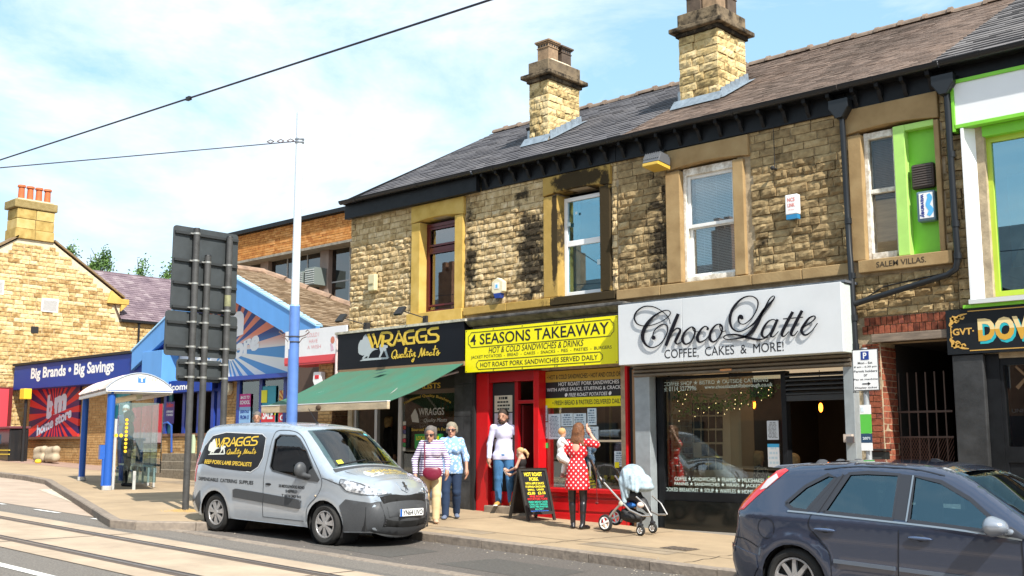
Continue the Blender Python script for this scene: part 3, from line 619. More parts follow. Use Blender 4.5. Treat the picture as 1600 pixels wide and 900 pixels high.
# ================================================================ upper windows
def pane(root, x0, x1, z0, z1, y, m, name='pane'):
 mb = MB(); mb.box(x0, x1, y, y+.006, z0, z1); return obj(name, mb, m, root)
def room(root, key, y0, z0, z1, m=None, d=1.6, x=None):
 x0, x1 = x or (win[key][0]-.6, win[key][1]+.6); mb = MB()
 mb.box(x0, x1, y0+d, y0+d+.05, z0, z1); mb.box(x0-.05, x0, y0, y0+d, z0, z1); mb.box(x1, x1+.05, y0, y0+d, z0, z1); mb.box(x0, x1, y0, y0+d, z1, z1+.05); mb.box(x0, x1, y0, y0+d, z0-.05, z0)
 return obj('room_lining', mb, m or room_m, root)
curt = mat('curtain', (.85, .88, .84), .9, ns=3, na=.2, stretch=(14, 1, .4))
def slat_blind(root, x0, x1, z0, z1, y, m, n):
 me0 = None; h = (z1-z0)/n
 for i in range(n):
  if me0 is None:
   mb = MB(); mb.add([(x0, y-.010, z0), (x1, y-.010, z0), (x1, y+.010, z0+h*.85), (x0, y+.010, z0+h*.85)], [(0, 1, 2, 3)]); o = obj('slat', mb, m, root); me0 = o.data
  else:
   o = bpy.data.objects.new('slat', me0); COL.objects.link(o); o.parent = root; o.matrix_parent_inverse = wm(root).inverted(); o.location = (0, 0, i*h)
def window(root, x0, x1, z0, z1, fm, t, zt, tt, gm, y=.14):
 o = obj('window_frame', frame_mb(x0, x1, z0, z1, t, y, y+.07, (zt,), tt), fm, root, bevel=.006)
 pane(o, x0+t*.9, x1-t*.9, z0+t*.9, zt-tt*.45, y+.03, gm); pane(o, x0+t*.9, x1-t*.9, zt+tt*.45, z1-t*.9, y+.034, gm); return o
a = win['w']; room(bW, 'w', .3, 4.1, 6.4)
o = window(bW, a[0], a[1], a[2]-.02, 6.22, maroon, .075, 5.69, .09, gl_up)
mb = MB()
for (x0, x1, z0, z1) in ((-15.80, -15.765, 4.55, 5.64), (-14.995, -14.96, 4.55, 5.64), (-15.765, -14.995, 4.55, 4.585), (-15.765, -14.995, 5.605, 5.64), (-15.79, -15.75, 5.75, 6.13), (-15.02, -14.98, 5.75, 6.13), (-15.75, -15.02, 5.75, 5.79), (-15.75, -15.02, 6.09, 6.13)): mb.box(x0, x1, .125, .14, z0, z1)
obj('sash_bead', mb, maroon, o, kind='stuff')
for x0, x1 in ((-15.78, -15.45), (-15.22, -15.08)): mb = MB(); mb.add([(x0+(x1-x0)*i/10, .25+.03*(i % 2), z) for z in (4.45, 6.15) for i in range(11)], [(i, i+1, 12+i, 11+i) for i in range(10)]); obj('curtain', mb, curt, bW)
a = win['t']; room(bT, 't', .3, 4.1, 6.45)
window(bT, a[0], a[1], a[2]+.005, 6.2, upvc, .07, 5.37, .10, glass_mat('window_glass_blue', (.45, .66, .70), .24, gtint=(.62, .9, 1)))
mb = MB(); mb.box(-12.16, -12.03, .25, .27, 4.5, 6.15); obj('curtain', mb, curt, bT)
mb = MB(); mb.box(-12.1, -11.62, .36, .6, 4.44, 4.62); mb.prism([(.34, 4.62), (.62, 4.62), (.48, 4.72)], -12.12, -11.6, 'x'); tag(obj('model_house', mb, mat('cream_card', (.6, .58, .5), .8)), 'small cream box with a pitched top on the sill inside the white-framed window', 'box')
for x, z, s in ((-12.17, 5.72, .07), (-12.0, 5.9, .045), (-11.5, 4.97, .09)): mb = MB(); mb.box(x-s/2, x+s/2, .125, .13, z-s/2, z+s/2); obj('sticker', mb, mat('sticker_white', (.6, .75, .8), .6), bT)
a = win['c']; room(bC, 'c', .34, 4.1, 6.5)
mb = MB(); mb.box(-9.71, -9.66, .06, .2, 4.42, 6.28); mb.box(-8.78, -8.73, .06, .2, 4.42, 6.28); mb.box(-9.66, -8.78, .06, .2, 6.16, 6.275); mb.box(-9.66, -8.78, .03, .2, 4.42, 4.5); fr = obj('window_frame', mb, mat('peeling_paint', (.78, .77, .72), .7, ns=9, na=.35, col2=(.42, .36, .27)), bC, bevel=.006)
for z0, z1, y in ((4.5, 5.34, .16), (5.30, 6.16, .11)):
 s_ = obj('sash', frame_mb(-9.66, -8.78, z0, z1, .055, y, y+.045), white_p, bC, bevel=.005); pane(s_, -9.61, -8.83, z0+.05, z1-.05, y+.02, glass_mat('window_glass_clear', (.88, .93, .94), .10))
bl = mat('blind_slat', (.88, .90, .90), .5)
blp = thing('blind', None, None, (-9.2, .24, 4.5)); blp.parent = bC; blp.matrix_parent_inverse = wm(bC).inverted()
slat_blind(blp, -9.60, -8.83, 4.52, 6.12, .25, bl, 62)
mb = MB()
for x in (-9.45, -9.2, -8.95): mb.box(x, x+.004, .235, .238, 4.5, 6.12)
obj('cord', mb, bl, blp, kind='stuff')
a = win['v']; room(bV, 'v', .36, 4.1, 6.5)
mb = MB(); mb.box(-6.62, -6.56, .05, .2, 4.43, 6.27); mb.box(-6.56, -6.2, .05, .2, 6.17, 6.265); mb.box(-6.56, -6.2, .04, .2, 4.43, 4.52); mb.box(-6.2, -6.155, .06, .2, 4.43, 6.27); mb.box(-6.56, -6.2, .08, .16, 5.38, 5.44); fr = obj('window_frame', mb, MATS['peeling_paint'], bV, bevel=.005)
gq = glass_mat('dull_glass', (.92, .92, .9), .0); pane(fr, -6.56, -6.2, 4.52, 5.38, .14, gq); pane(fr, -6.56, -6.2, 5.44, 6.17, .11, gq)
mb = MB(); mb.box(-6.56, -6.2, .2, .22, 4.45, 5.3); obj('plywood_board', mb, mat('plywood', (.62, .44, .24), .8, ns=3, na=.2, stretch=(1, 1, 9)), bV)
bp2 = thing('blind', None, None, (-6.4, .2, 5.4)); bp2.parent = bV; bp2.matrix_parent_inverse = wm(bV).inverted(); slat_blind(bp2, -6.55, -6.2, 5.32, 6.16, .2, mat('blind_brown', (.42, .31, .26), .7), 34)
lime = mat('lime_paint', (.22, .62, .04), .45, ns=3, na=.08); lime_l = mat('lime_paint_pale', (.42, .72, .16), .5, ns=4, na=.1)
mb = MB(); mb.box(-6.153, -5.99, -.03, .2, 4.425, 6.262); obj('green_mullion', mb, lime_l, bV, bevel=.006)
mb = MB(); mb.box(-5.99, -5.58, .1, .14, 4.425, 6.262); obj('green_board', mb, lime, bV)
mb = MB(); mb.box(-5.989, -5.581, -.02, .098, 6.18, 6.262); obj('green_head', mb, lime_l, bV)
v = thing('wall_vent', 'square black ribbed vent set in the lime green boarded window', 'vent', (-5.78, .05, 5.35))
mb = MB(); mb.box(-5.94, -5.62, .0, .1, 5.33, 5.68); obj('housing', mb, mat('vent_brown', (.045, .03, .025), .6), v, bevel=.03)
for i in range(9): mb = MB(); mb.box(-5.91, -5.65, -.014, -.001, 5.365+i*.034, 5.383+i*.034); obj('louvre', mb, mat('vent_rib', (.09, .07, .06), .5), v)
v = thing('alarm_box', 'white and blue alarm box with sideways lettering below the black vent', 'alarm', (-5.73, .05, 4.9))
mb = MB(); mb.box(-5.87, -5.62, -.03, .098, 4.86, 5.28); obj('casing', mb, mat('alarm_grey_blue', (.12, .2, .26), .5), v, bevel=.02)
mb = MB(); mb.box(-5.83, -5.64, -.037, -.031, 4.9, 5.25); obj('face', mb, upvc, v)
mb = MB(); T(mb, 'waveney', 0, .33, 0, .062, 0, bold=.03, fn=lambda u, w_: (-5.825+w_, -.040, 5.24-u)); obj('lettering', mb, mat('navy_print', (.01, .03, .25), .5), v)
mb = MB(); ribbon(mb, [(0, 0, .05), (.04, .07, .07), (0, .15, .06), (.03, .24, .07), (.01, .3, .04)], -.0385, .001, lambda x, z: (-5.71+x, 4.93+z)); obj('wave_mark', mb, mat('sky_print', (.1, .45, .8), .5), v)
# ================================================================ alarms, floodlight, pipes
v = thing('alarm_box', 'narrow cream alarm box on the stone wall above the butcher sign', 'alarm', (-17.23, 0, 5.0)); mb = MB(); mb.box(-17.33, -17.13, -.14, -.04, 4.99, 5.33); obj('casing', mb, mat('cream_plastic', (.62, .55, .33), .5), v, bevel=.015); mb = MB(); mb.box(-17.30, -17.16, -.155, -.141, 5.12, 5.14); obj('seam', mb, mat('cream_dark', (.3, .26, .15), .6), v)
v = thing('alarm_box', 'white hexagonal alarm box on the soot-stained wall above the yellow sign', 'alarm', (-13.66, 0, 4.5))
hx = [(-13.66+.165*math.cos(a), 4.72+.175*math.sin(a)) for a in [math.pi/2+i*math.pi/3 for i in range(6)]]
mb = MB(); mb.prism(hx, -.15, -.04); obj('casing', mb, mat('alarm_cream', (.75, .66, .45), .4), v, bevel=.015)
mb = MB(); mb.prism([(-13.75, 4.6), (-13.57, 4.6), (-13.6, 4.51), (-13.71, 4.51)], -.155, -.05); obj('strobe', mb, mat('strobe_blue', (.02, .05, .25), .2), v)
mb = MB(); mb.box(-13.72, -13.61, -.156, -.151, 4.68, 4.79); obj('label_plate', mb, upvc, v); mb = MB(); mb.box(-13.69, -13.64, -.159, -.157, 4.70, 4.76); obj('label_print', mb, mat('sky_print', (.1, .45, .8)), v)
v = thing('alarm_box', 'white alarm box with blue base and faded red lettering beside the blind-covered sash', 'alarm', (-7.7, 0, 5.15))
mb = MB(); mb.box(-7.8, -7.6, -.13, -.03, 5.22, 5.52); obj('casing', mb, upvc, v, bevel=.012); mb = MB(); mb.box(-7.79, -7.61, -.125, -.035, 5.15, 5.219); obj('strobe', mb, mat('strobe_light_blue', (.03, .22, .45), .2), v)
mb = MB(); T(mb, 'NCS', -7.76, -7.64, 5.41, 5.47, -.132, bold=.03); T(mb, 'LINK', -7.76, -7.64, 5.33, 5.385, -.132, bold=.03); T(mb, '24 hour', -7.75, -7.65, 5.28, 5.30, -.132); obj('lettering', mb, mat('faded_red', (.75, .25, .22), .6), v)
v = thing('floodlight', 'grey finned floodlight with amber lens fixed under the eaves', 'floodlight', (-9.95, -.2, 6.4))
mb = MB(); mb.prism([(-.45, 6.36), (-.12, 6.33), (-.10, 6.47), (-.38, 6.5)], -10.15, -9.83, 'x'); obj('body', mb, mat('flood_grey', (.10, .105, .115), .5), v, bevel=.01)
for i in range(8): mb = MB(); mb.prism([(-.44, 6.42), (-.14, 6.4), (-.12, 6.505), (-.37, 6.53)], -10.14+i*.04, -10.128+i*.04, 'x'); obj('fin', mb, MATS['flood_grey'], v)
mb = MB(); mb.prism([(-.46, 6.30), (-.11, 6.27), (-.11, 6.325), (-.455, 6.355)], -10.145, -9.835, 'x'); obj('lens', mb, mat('amber_lens', (.62, .40, .06), .3), v, bevel=.01)
mb = MB(); mb.tube([(-9.99, -.12, 6.45), (-9.99, -.08, 6.62), (-9.99, .0, 6.66)], .02); mb.ell((-10.1, -.1, 6.6), .05); obj('bracket', mb, black_matt, v)
v = thing('wall_insulator', 'small hook and wire on the stone wall right of the sash window', 'fitting', (-8.0, 0, 6.0)); mb = MB(); mb.cyl((-8.0, .02, 5.98), (-8.0, -.1, 5.98), .02); mb.ell((-8.0, -.1, 5.98), .035); obj('hook', mb, black_matt, v); mb = MB(); mb.tube([(-8.0, -.04, 6.0), (-7.99, -.05, 6.3), (-8.0, -.04, 6.65)], .006); obj('wire', mb, black_matt, v)
def pipe(name, label, pts, hop, collars, group=None):
 v = thing(name, label, 'drainpipe', (pts[-1][0], 0, pts[-1][2])); mb = MB(); mb.tube(pts, .042, 12); obj('pipe', mb, gut_m, v, smooth=50)
 for i, (x, z) in enumerate(hop): mb = MB(); mb.prism([(x-.15, z+.18), (x+.15, z+.18), (x+.15, z+.05), (x+.05, z-.1), (x-.05, z-.1), (x-.15, z+.05)], -.22, -.05); obj('hopper', mb, gut_m, v, bevel=.012)
 for c in collars: mb = MB(); mb.cyl((c[0], c[1], c[2]-.04), (c[0], c[1], c[2]+.04), .052, n=12); obj('collar', mb, gut_m, v, smooth=50)
 return v
pipe('drainpipe', 'black drainpipe running down from a small hopper beside the white cafe sign', [(-6.85, -.12, 6.55), (-6.85, -.09, 5.5), (-6.84, -.09, 4.6), (-6.8, -.16, 4.42), (-6.78, -.16, 3.1)], [(-6.86, 6.6)], [(-6.84, -.09, 5.0), (-6.79, -.15, 4.2), (-6.78, -.16, 3.6), (-6.78, -.16, 3.2)])
pipe('drainpipe', 'black drainpipe bending diagonally across the wall under the lime green window', [(-5.34, -.12, 6.6), (-5.34, -.1, 5.0), (-5.33, -.1, 4.3), (-5.36, -.1, 4.15), (-5.48, -.1, 4.08), (-6.6, -.14, 3.84), (-6.76, -.16, 3.8)], [(-5.36, 6.62)], [(-5.335, -.1, 4.75), (-5.33, -.1, 4.32), (-5.335, -.1, 5.7)])
mb = MB(); mb.tube([(-6.72, -.03, 3.85), (-6.4, -.03, 4.02), (-6.0, -.03, 4.07), (-5.5, -.03, 4.12)], .009, 6); tag(obj('wall_cable', mb, black_matt), 'thin black cable looping along the wall under the Salem Villas sill', 'cable')
for px, ly in (((-17.45, 4.3), -.62), ((-15.66, 4.3), -.62)):
 v = thing('sign_lamp', 'black swan-arm lamp leaning left over the %s of the butcher sign' % ('left end' if px[0] < -17 else 'middle'), 'lamp', (px[0], -.1, 4.2), 'lamps over the butcher sign')
 mb = MB(); mb.box(px[0]+.0, px[0]+.1, -.14, -.04, 4.18, 4.34); obj('wall_plate', mb, black_matt, v); mb = MB(); mb.tube([(px[0]+.05, -.14, 4.3), (px[0]-.05, -.35, 4.36), (px[0]-.12, -.62, 4.42)], .011); obj('arm', mb, black_matt, v)
 mb = MB(); mb.prism([(-.72, 4.34), (-.58, 4.50), (-.53, 4.47), (-.67, 4.31)], px[0]-.22, px[0]-.02, 'x'); obj('lamp_head', mb, black_matt, v, bevel=.008)
# ================================================================ fascia signs
yel = mat('sign_yellow', (.86, .78, .005), .4); blk = mat('print_black', (.012, .012, .014), .5); gold = mat('print_gold', (.68, .46, .05), .5); silv = mat('print_silver', (.42, .45, .47), .5); whp = mat('print_white', (.8, .8, .8), .5)
# butcher's sign
s = thing('shop_sign', 'black fascia sign with grey bison and gold WRAGGS Quality Meats lettering', 'sign', (-16.2, -.2, 3.4))
mb = MB(); mb.box(-18.07, -14.36, -.30, -.03, 3.385, 4.12); obj('panel', mb, mat('sign_black', (.007, .008, .011), .3, spec=.25), s)
mb = MB(); mb.box(-18.13, -14.3, -.34, .0, 4.122, 4.17); obj('coping', mb, mat('coping_flaky', (.5, .47, .38), .8, ns=9, na=.5), s); mb = MB(); mb.box(-18.12, -18.072, -.32, -.03, 3.1, 4.12); obj('edge_trim', mb, mat('trim_pink', (.75, .6, .58), .5), s)
wz = lambda x, y: onY(555+x/11.034, 500+y/11.034, -.30)
K2 = (wz(1000, 400)[0]-wz(990, 400)[0])/10
def wfn(x, y): X, Z = wz(x, y); return X, Z
LET = {'W': [[(230, 240), (300, 470), (352, 372)], [(310, 235), (385, 462), (462, 232)]], 'R': [[(455, 228), (560, 214), (610, 225), (634, 265), (630, 315), (600, 352), (505, 372)], [(487, 262), (465, 470)], [(560, 385), (625, 440), (665, 436)]], 'A': [[(668, 440), (755, 200), (850, 435)], [(725, 358), (795, 348)]],
'G': [[(1020, 182), (930, 192), (870, 225), (852, 290), (865, 365), (900, 408), (1016, 398), (1016, 300), (920, 312)], [(1228, 158), (1130, 168), (1075, 205), (1058, 270), (1070, 345), (1105, 388), (1226, 380), (1226, 275), (1130, 288)]], 'S': [[(1445, 135), (1320, 150), (1272, 180), (1270, 225), (1305, 252), (1395, 250), (1435, 285), (1430, 345), (1385, 372), (1250, 382)]]}
def butcher_logo(parent, Y, fn, mg, ms, sw=1., d=.006):
 mb = MB(); bis = [(190, 245), (150, 280), (130, 340), (95, 350), (65, 410), (55, 470), (58, 560), (75, 590), (110, 605), (140, 625), (150, 610), (80, 710), (560, 672), (590, 640), (545, 650), (555, 640), (520, 520), (515, 430), (430, 420), (440, 540), (475, 545), (410, 655), (225, 668), (250, 590), (330, 520), (400, 500), (300, 490), (215, 300)]
 bis = [(190, 245), (150, 280), (130, 340), (95, 350), (65, 410), (55, 470), (58, 560), (75, 590), (110, 605), (130, 615), (165, 600), (120, 665), (150, 668), (200, 625), (225, 632), (205, 664), (228, 664), (258, 590), (300, 540), (345, 515), (400, 505), (300, 480), (215, 300)]
 mb.prism([fn(*p) for p in bis], Y, Y-d)
 for q in ([(430, 420), (515, 430), (560, 440), (560, 480), (530, 490), (575, 635), (545, 645), (500, 520), (432, 652), (408, 655), (440, 560), (420, 480)], [(80, 710), (560, 672), (592, 640), (150, 664)]): mb.prism([fn(*p) for p in q], Y, Y-d*.9)
 obj('bison_mark', mb, ms, parent)
 mb = MB(); k = 0
 for c in LET:
  for st in LET[c]:
   k += 1; (ribbon)(mb, st, Y-.0002*k, d, fn, smooth=False, w=44*sw)
   for p in st[1:-1]: mb.prism([fn(p[0]+21*math.cos(a)*sw, p[1]+21*math.sin(a)*sw) for a in [i*math.pi/4 for i in range(8)]], Y-.0002*k-.0001, Y-d-.0002*k-.0001)
 SCR = [[(690, 520), (650, 560), (635, 630), (660, 665), (700, 640), (718, 580), (712, 530), (690, 515)], [(672, 625), (706, 672)], [(738, 590), (722, 635), (745, 655), (772, 590), (768, 640), (785, 645)], [(820, 590), (792, 605), (792, 645), (812, 640), (830, 595), (828, 640), (848, 635)], [(848, 635), (885, 540), (890, 490), (876, 480), (862, 540), (856, 630), (875, 640)], [(905, 580), (893, 635), (915, 630)], [(915, 548), (918, 540)], [(968, 500), (935, 630), (958, 632)], [(928, 548), (988, 536)],
  [(985, 572), (975, 615), (1000, 615), (1030, 555), (1022, 650), (1002, 720), (984, 700), (1050, 615)], [(1090, 645), (1118, 610), (1150, 480), (1156, 632), (1205, 490), (1194, 605), (1218, 600)], [(1225, 590), (1262, 560), (1245, 548), (1228, 590), (1250, 606), (1280, 580)], [(1318, 560), (1285, 580), (1288, 612), (1308, 605), (1325, 565), (1320, 605), (1342, 595)], [(1390, 440), (1358, 595), (1378, 600)], [(1348, 508), (1422, 494)], [(1400, 590), (1438, 522), (1434, 570), (1445, 590), (1425, 610), (1404, 600)], [(1430, 608), (1470, 560)]]
 for st in SCR: k += 1; ribbon(mb, st, Y-.0002*k, d, fn, n=4, w=15*sw)
 obj('lettering', mb, mg, parent)
butcher_logo(s, -.3015, wfn, gold, silv)
# yellow sign
s = thing('shop_sign', 'bright yellow fascia sign reading 4 SEASONS TAKEAWAY', 'sign', (-12.6, -.2, 3.2))
mb = MB(); mb.box(-14.32, -10.805, -.30, -.26, 3.165, 3.95); obj('panel', mb, yel, s); mb = MB(); mb.box(-14.3, -10.82, -.258, -.02, 3.2, 3.94); obj('backing_box', mb, mat('box_grey', (.3, .29, .27), .6), s)
mb = MB(); Y = -.3025
T(mb, '4 SEASONS TAKEAWAY', -14.19, -10.98, 3.66, 3.86, Y, bold=.012); T(mb, 'HOT & COLD SANDWICHES & DRINKS', -13.72, -11.52, 3.49, 3.60, Y, bold=.005, shear=.2)
T(mb, 'JACKET POTATOES  -  BREAD  -  CAKES  -  SNACKS  -  PIES  -  PASTIES  -  BURGERS', -14.17, -10.93, 3.395, 3.465, Y, bold=.002); T(mb, 'HOT ROAST PORK SANDWICHES SERVED DAILY', -13.93, -11.22, 3.245, 3.33, Y, bold=.008)
def chamf(x0, x1, z0, z1, c): return [(x0+c, z0), (x1-c, z0), (x1-c*.6, z0+c*.6), (x1, z0+c), (x1, z1-c), (x1-c*.6, z1-c*.6), (x1-c, z1), (x0+c, z1), (x0+c*.6, z1-c*.6), (x0, z1-c), (x0, z0+c), (x0+c*.6, z0+c*.6), (x0+c, z0)]
for b in ((-14.24, -10.88, 3.62, 3.895, .07), (-14.03, -11.12, 3.21, 3.37, .05)): ribbon(mb, [(x, z, .012) for x, z in chamf(*b)], Y, .001, lambda x, z: (x, z), smooth=False)
obj('lettering', mb, blk, s); mb = MB()
for x in (-14.29, -13.6, -12.9, -12.15, -12.1, -11.5, -10.83):
 for z in (3.185, 3.93): mb.box(x-.008, x+.008, -.306, -.301, z-.008, z+.008)
obj('screws', mb, blk, s, kind='stuff')
mb = MB(); mb.box(-14.33, -10.7, -.28, .0, 4.13, 4.18); mb.prism([(-.33, 4.12), (-.02, 4.12), (-.02, 4.02), (-.2, 4.02)], -14.33, -10.7, 'x'); obj('shop_cornice', mb, mat('cornice_flaky', (.12, .11, .10), .7, ns=5, na=.6, col2=(.02, .02, .02)), bT, bevel=.01)
mb = MB(); mb.box(-14.33, -10.7, -.1, .018, 3.2, 4.02); obj('shop_fascia', mb, mat('fascia_mauve', (.30, .28, .31), .6, ns=4, na=.2), bT)
# cafe sign
s = thing('shop_sign', 'large white box sign with black script lettering Choco Latte', 'sign', (-8.7, -.3, 3.1))
wsg = mat('sign_white_panel', (.66, .68, .70), .35, ns=1.2, na=.06)
for a_, b_ in ((-10.64, -9.42), (-9.415, -6.8)): mb = MB(); mb.box(a_, b_, -.5, -.47, 3.11, 4.08); obj('face_panel', mb, wsg, s, bevel=.006)
mb = MB(); mb.box(-10.63, -6.805, -.468, -.06, 3.115, 4.07); obj('box', mb, mat('box_galv', (.52, .58, .56), .5, ns=30, na=.12), s)
mb = MB(); mb.box(-10.66, -6.78, -.4, -.0, 4.085, 4.12); obj('sign_capping', mb, mat('capping_grey', (.10, .11, .13), .6, ns=6, na=.5), s)
cz_ = lambda x, y: onY(985+x/5.161, 450+y/5.161, -.53)
CH = [[(320, 290, 4), (305, 238, 5), (255, 188, 7), (185, 152, 9), (110, 150, 10), (55, 185, 11), (30, 235, 12), (50, 285, 10), (100, 305, 8), (170, 300, 7), (250, 270, 6), (305, 230, 6), (322, 200, 6), (300, 180, 7), (250, 190, 10), (180, 235, 17), (120, 310, 27), (97, 390, 27), (118, 450, 18), (165, 480, 10), (220, 465, 8), (265, 420, 8), (295, 360, 8), (298, 310, 8), (268, 292, 9), (225, 310, 8), (190, 350, 7), (178, 392, 7)], [(178, 388, 22), (188, 402, 34), (200, 408, 14)],
[(385, 208, 24), (340, 320, 27), (285, 466, 22)], [(298, 432, 6), (335, 362, 8), (375, 325, 11), (402, 340, 16), (380, 390, 23), (362, 432, 18), (380, 452, 9), (415, 432, 5)], [(520, 335, 8), (500, 313, 8), (465, 330, 12), (430, 370, 18), (420, 420, 22), (445, 453, 14), (490, 430, 10), (515, 380, 13), (520, 335, 12), (500, 315, 8), (515, 350, 6), (555, 350, 5)],
[(618, 338, 18), (625, 322, 12), (600, 310, 10), (565, 340, 15), (540, 395, 24), (555, 436, 17), (600, 420, 8), (648, 372, 5)], [(735, 312, 9), (718, 292, 8), (685, 303, 12), (650, 350, 18), (640, 405, 22), (665, 435, 14), (705, 410, 10), (735, 360, 13), (740, 312, 12), (720, 292, 8), (732, 350, 6), (770, 345, 5)],
[(905, 252, 14), (890, 232, 36), (872, 245, 16), (878, 280, 9), (920, 290, 7), (980, 240, 8), (1022, 165, 9), (1025, 100, 10), (975, 66, 9), (900, 85, 13), (830, 160, 20), (802, 250, 22), (822, 325, 14), (880, 352, 9), (950, 320, 9), (1010, 270, 16), (1080, 175, 24), (1140, 110, 15), (1162, 75, 8), (1150, 65, 7), (1118, 95, 9), (1078, 175, 12), (1030, 275, 24), (985, 345, 28), (930, 390, 17), (860, 408, 10), (780, 414, 8), (752, 400, 8), (775, 380, 10), (850, 376, 15), (930, 396, 20), (1020, 415, 18), (1070, 411, 9), (1108, 396, 5)],
[(1172, 262, 9), (1150, 254, 8), (1112, 270, 12), (1075, 320, 18), (1060, 375, 20), (1085, 398, 12), (1130, 360, 8), (1175, 285, 7)], [(1188, 252, 18), (1155, 325, 24), (1133, 382, 18), (1155, 392, 8), (1195, 350, 5)], [(1310, 192, 22), (1262, 280, 25), (1222, 368, 22), (1240, 390, 9), (1278, 350, 5)], [(1385, 182, 22), (1337, 275, 25), (1297, 363, 22), (1317, 385, 9), (1352, 345, 5)], [(1232, 250, 9), (1310, 243, 9), (1392, 236, 8)],
[(1380, 322, 6), (1440, 290, 8), (1488, 248, 10), (1482, 226, 10), (1440, 245, 15), (1400, 300, 21), (1380, 348, 23), (1410, 380, 16), (1460, 350, 8), (1510, 283, 6)]]
mb = MB()
for i, st in enumerate(CH): ribbon(mb, st, -.522-.0004*i, .010, cz_)
obj('script_lettering', mb, mat('letter_black', (.006, .006, .010), .25), s)
mb = MB(); zc = onY(1100, 548, -.5)[1]; x0, z0 = onY(1038.5, 562, -.5); x1, z1 = onY(1224.5, 538.5, -.5); T(mb, 'COFFEE,  CAKES  &  MORE!', x0, x1, z0-.005, z1+.045, -.5025); obj('lettering', mb, blk, s)
# bar sign
s = thing('shop_sign', 'black bar sign with ornate cream and gold lettering at the right edge', 'sign', (-3.5, -.1, 3.0))
mb = MB(); mb.box(-5.54, 1.5, -.08, .02, 3.02, 3.61); obj('panel', mb, mat('sign_slate_black', (.012, .014, .017), .4, spec=.25), s)
bz = lambda x, y: onY(1440+x/3, 420+y/3, -.08)
def slab_text(mb, st, x0, x1, z0, z1, Y, mi=0): T(mb, st, x0, x1, z0, z1, Y, bold=.05, mi=mi)
xa = bz(262, 245)[0]; za = 3.17; zb2 = 3.47
teal = mat('print_teal', (.02, .42, .48), .5); mb = MB(); T(mb, 'DOW', xa-.0+.02, xa+.80, za-.035, zb2-.035, -.0815, bold=.055); obj('letter_shadow', mb, teal, s)
mb = MB(); T(mb, 'DOW', xa, xa+.78, za, zb2, -.0835, bold=.05); obj('lettering', mb, mat('print_cream', (.80, .62, .30), .5), s)
mb = MB(); vs_, fs = text_vf('DOW', .05)
for f in fs:
 P_ = [vs_[i] for i in f]
 # keep the lower half of each letter: clip at mid height
 out = []
 for i in range(len(P_)):
  a, b = P_[i-1], P_[i]
  if (a[1] < .5) != (b[1] < .5): t_ = (.5-a[1])/(b[1]-a[1]); out.append((a[0]+(b[0]-a[0])*t_, .5))
  if b[1] < .5: out.append(b)
 if len(out) > 2: mb.add([(xa+u*.78, -.0845, za+v_*(zb2-za)) for u, v_ in out], [tuple(range(len(out)))])
obj('lettering_lower', mb, mat('print_ochre', (.62, .34, .04), .5), s)
mb = MB(); T(mb, '·GVT·', xa-.36, xa-.05, 3.27, 3.36, -.0825, bold=.03)
for z in (3.06, 3.575): mb.box(-5.25, 1.4, -.0825, -.0805, z-.006, z+.006)
for sg, zc in ((1, 3.12), (-1, 3.51)):
 for st in ([(0, 0, .05), (.06, .02, .06), (.12, -.02, .03), (.2, -.035, .012)], [(0, 0, .05), (.0, .06, .05), (-.03, .1, .03), (0, .13, .012)], [(.02, .04, .03), (.06, .07, .02), (.09, .04, .02), (.05, .02, .02)], [(.08, .0, .03), (.14, .03, .02), (.16, -.0, .02)]): ribbon(mb, st, -.0825, .002, lambda x, z, sg=sg, zc=zc: (-5.46+x, zc+z*sg))
ribbon(mb, [(-5.48, 3.24, .012), (-5.48, 3.39, .012)], -.0825, .002, lambda x, z: (x, z), smooth=False)
obj('gold_scrollwork', mb, mat('print_scroll_gold', (.62, .36, .08), .5), s)
# ================================================================ white and lime building
g = gz(-3)-.4
obj('wall', wall_mb(-5.2, 3.5, g, 6.9, .04, .4, [(-4.95, 1.0, 3.75, 5.92), (-5.105, -1.5, g, 2.95)]), mortar, bG)
mb = MB(); mb.box(-5.2, 3.5, 8.6, 8.9, g, 6.9); mb.box(3.4, 3.5, .4, 8.6, g, 6.9); mb.prism([(.02, 6.9), (8.9, 6.9), (RY, 9.35)], 3.4, 3.5, 'x'); obj('back_wall', mb, mortar, bG); mb = MB(); mb.box(-5.2, 3.4, .4, 8.58, 3.3, 3.5); obj('floor_slab', mb, inner_m, bG); mb = MB(); mb.box(-5.35, -5.15, .3, 8.58, g, 6.9); obj('party_wall', mb, mortar, bG)
room(bG, 'g', .45, 3.6, 6.3, mat('room_teal', (.05, .12, .14), .8), x=(-5.1, 1.1))
ps = courses(-5.37, -5.2, 3.63, 5.98, .135, .3, .01, [], random.Random(4)); masonry(bG, ps, st_w if 0 else st_c, rocks('ga', 4, .05), -.01)
wpan = mat('white_cladding', (.82, .83, .84), .3, ns=.8, na=.04)
mb = MB(); mb.box(-5.25, 3.5, -.1, .03, 6.09, 6.66); obj('cladding_panel', mb, wpan, bG); mb = MB(); mb.box(-5.26, 3.5, -.12, .02, 6.662, 6.71); mb.box(-5.29, -5.252, -.12, .02, 6.0, 6.7); mb.box(-5.26, 3.5, -.12, .03, 6.04, 6.088); obj('green_trim', mb, lime, bG)
mb = MB(); mb.prism([(-5.19, -.1), (-4.96, .14), (-4.96, .2), (-5.19, .03)], 3.72, 6.035, 'z'); mb.box(-5.19, -5.15, -.12, -.1, 3.66, 6.03); obj('white_reveal', mb, wpan, bG)
mb = MB(); mb.box(-4.96, 1, .02, .16, 5.9, 6.035); obj('green_soffit', mb, lime, bG)
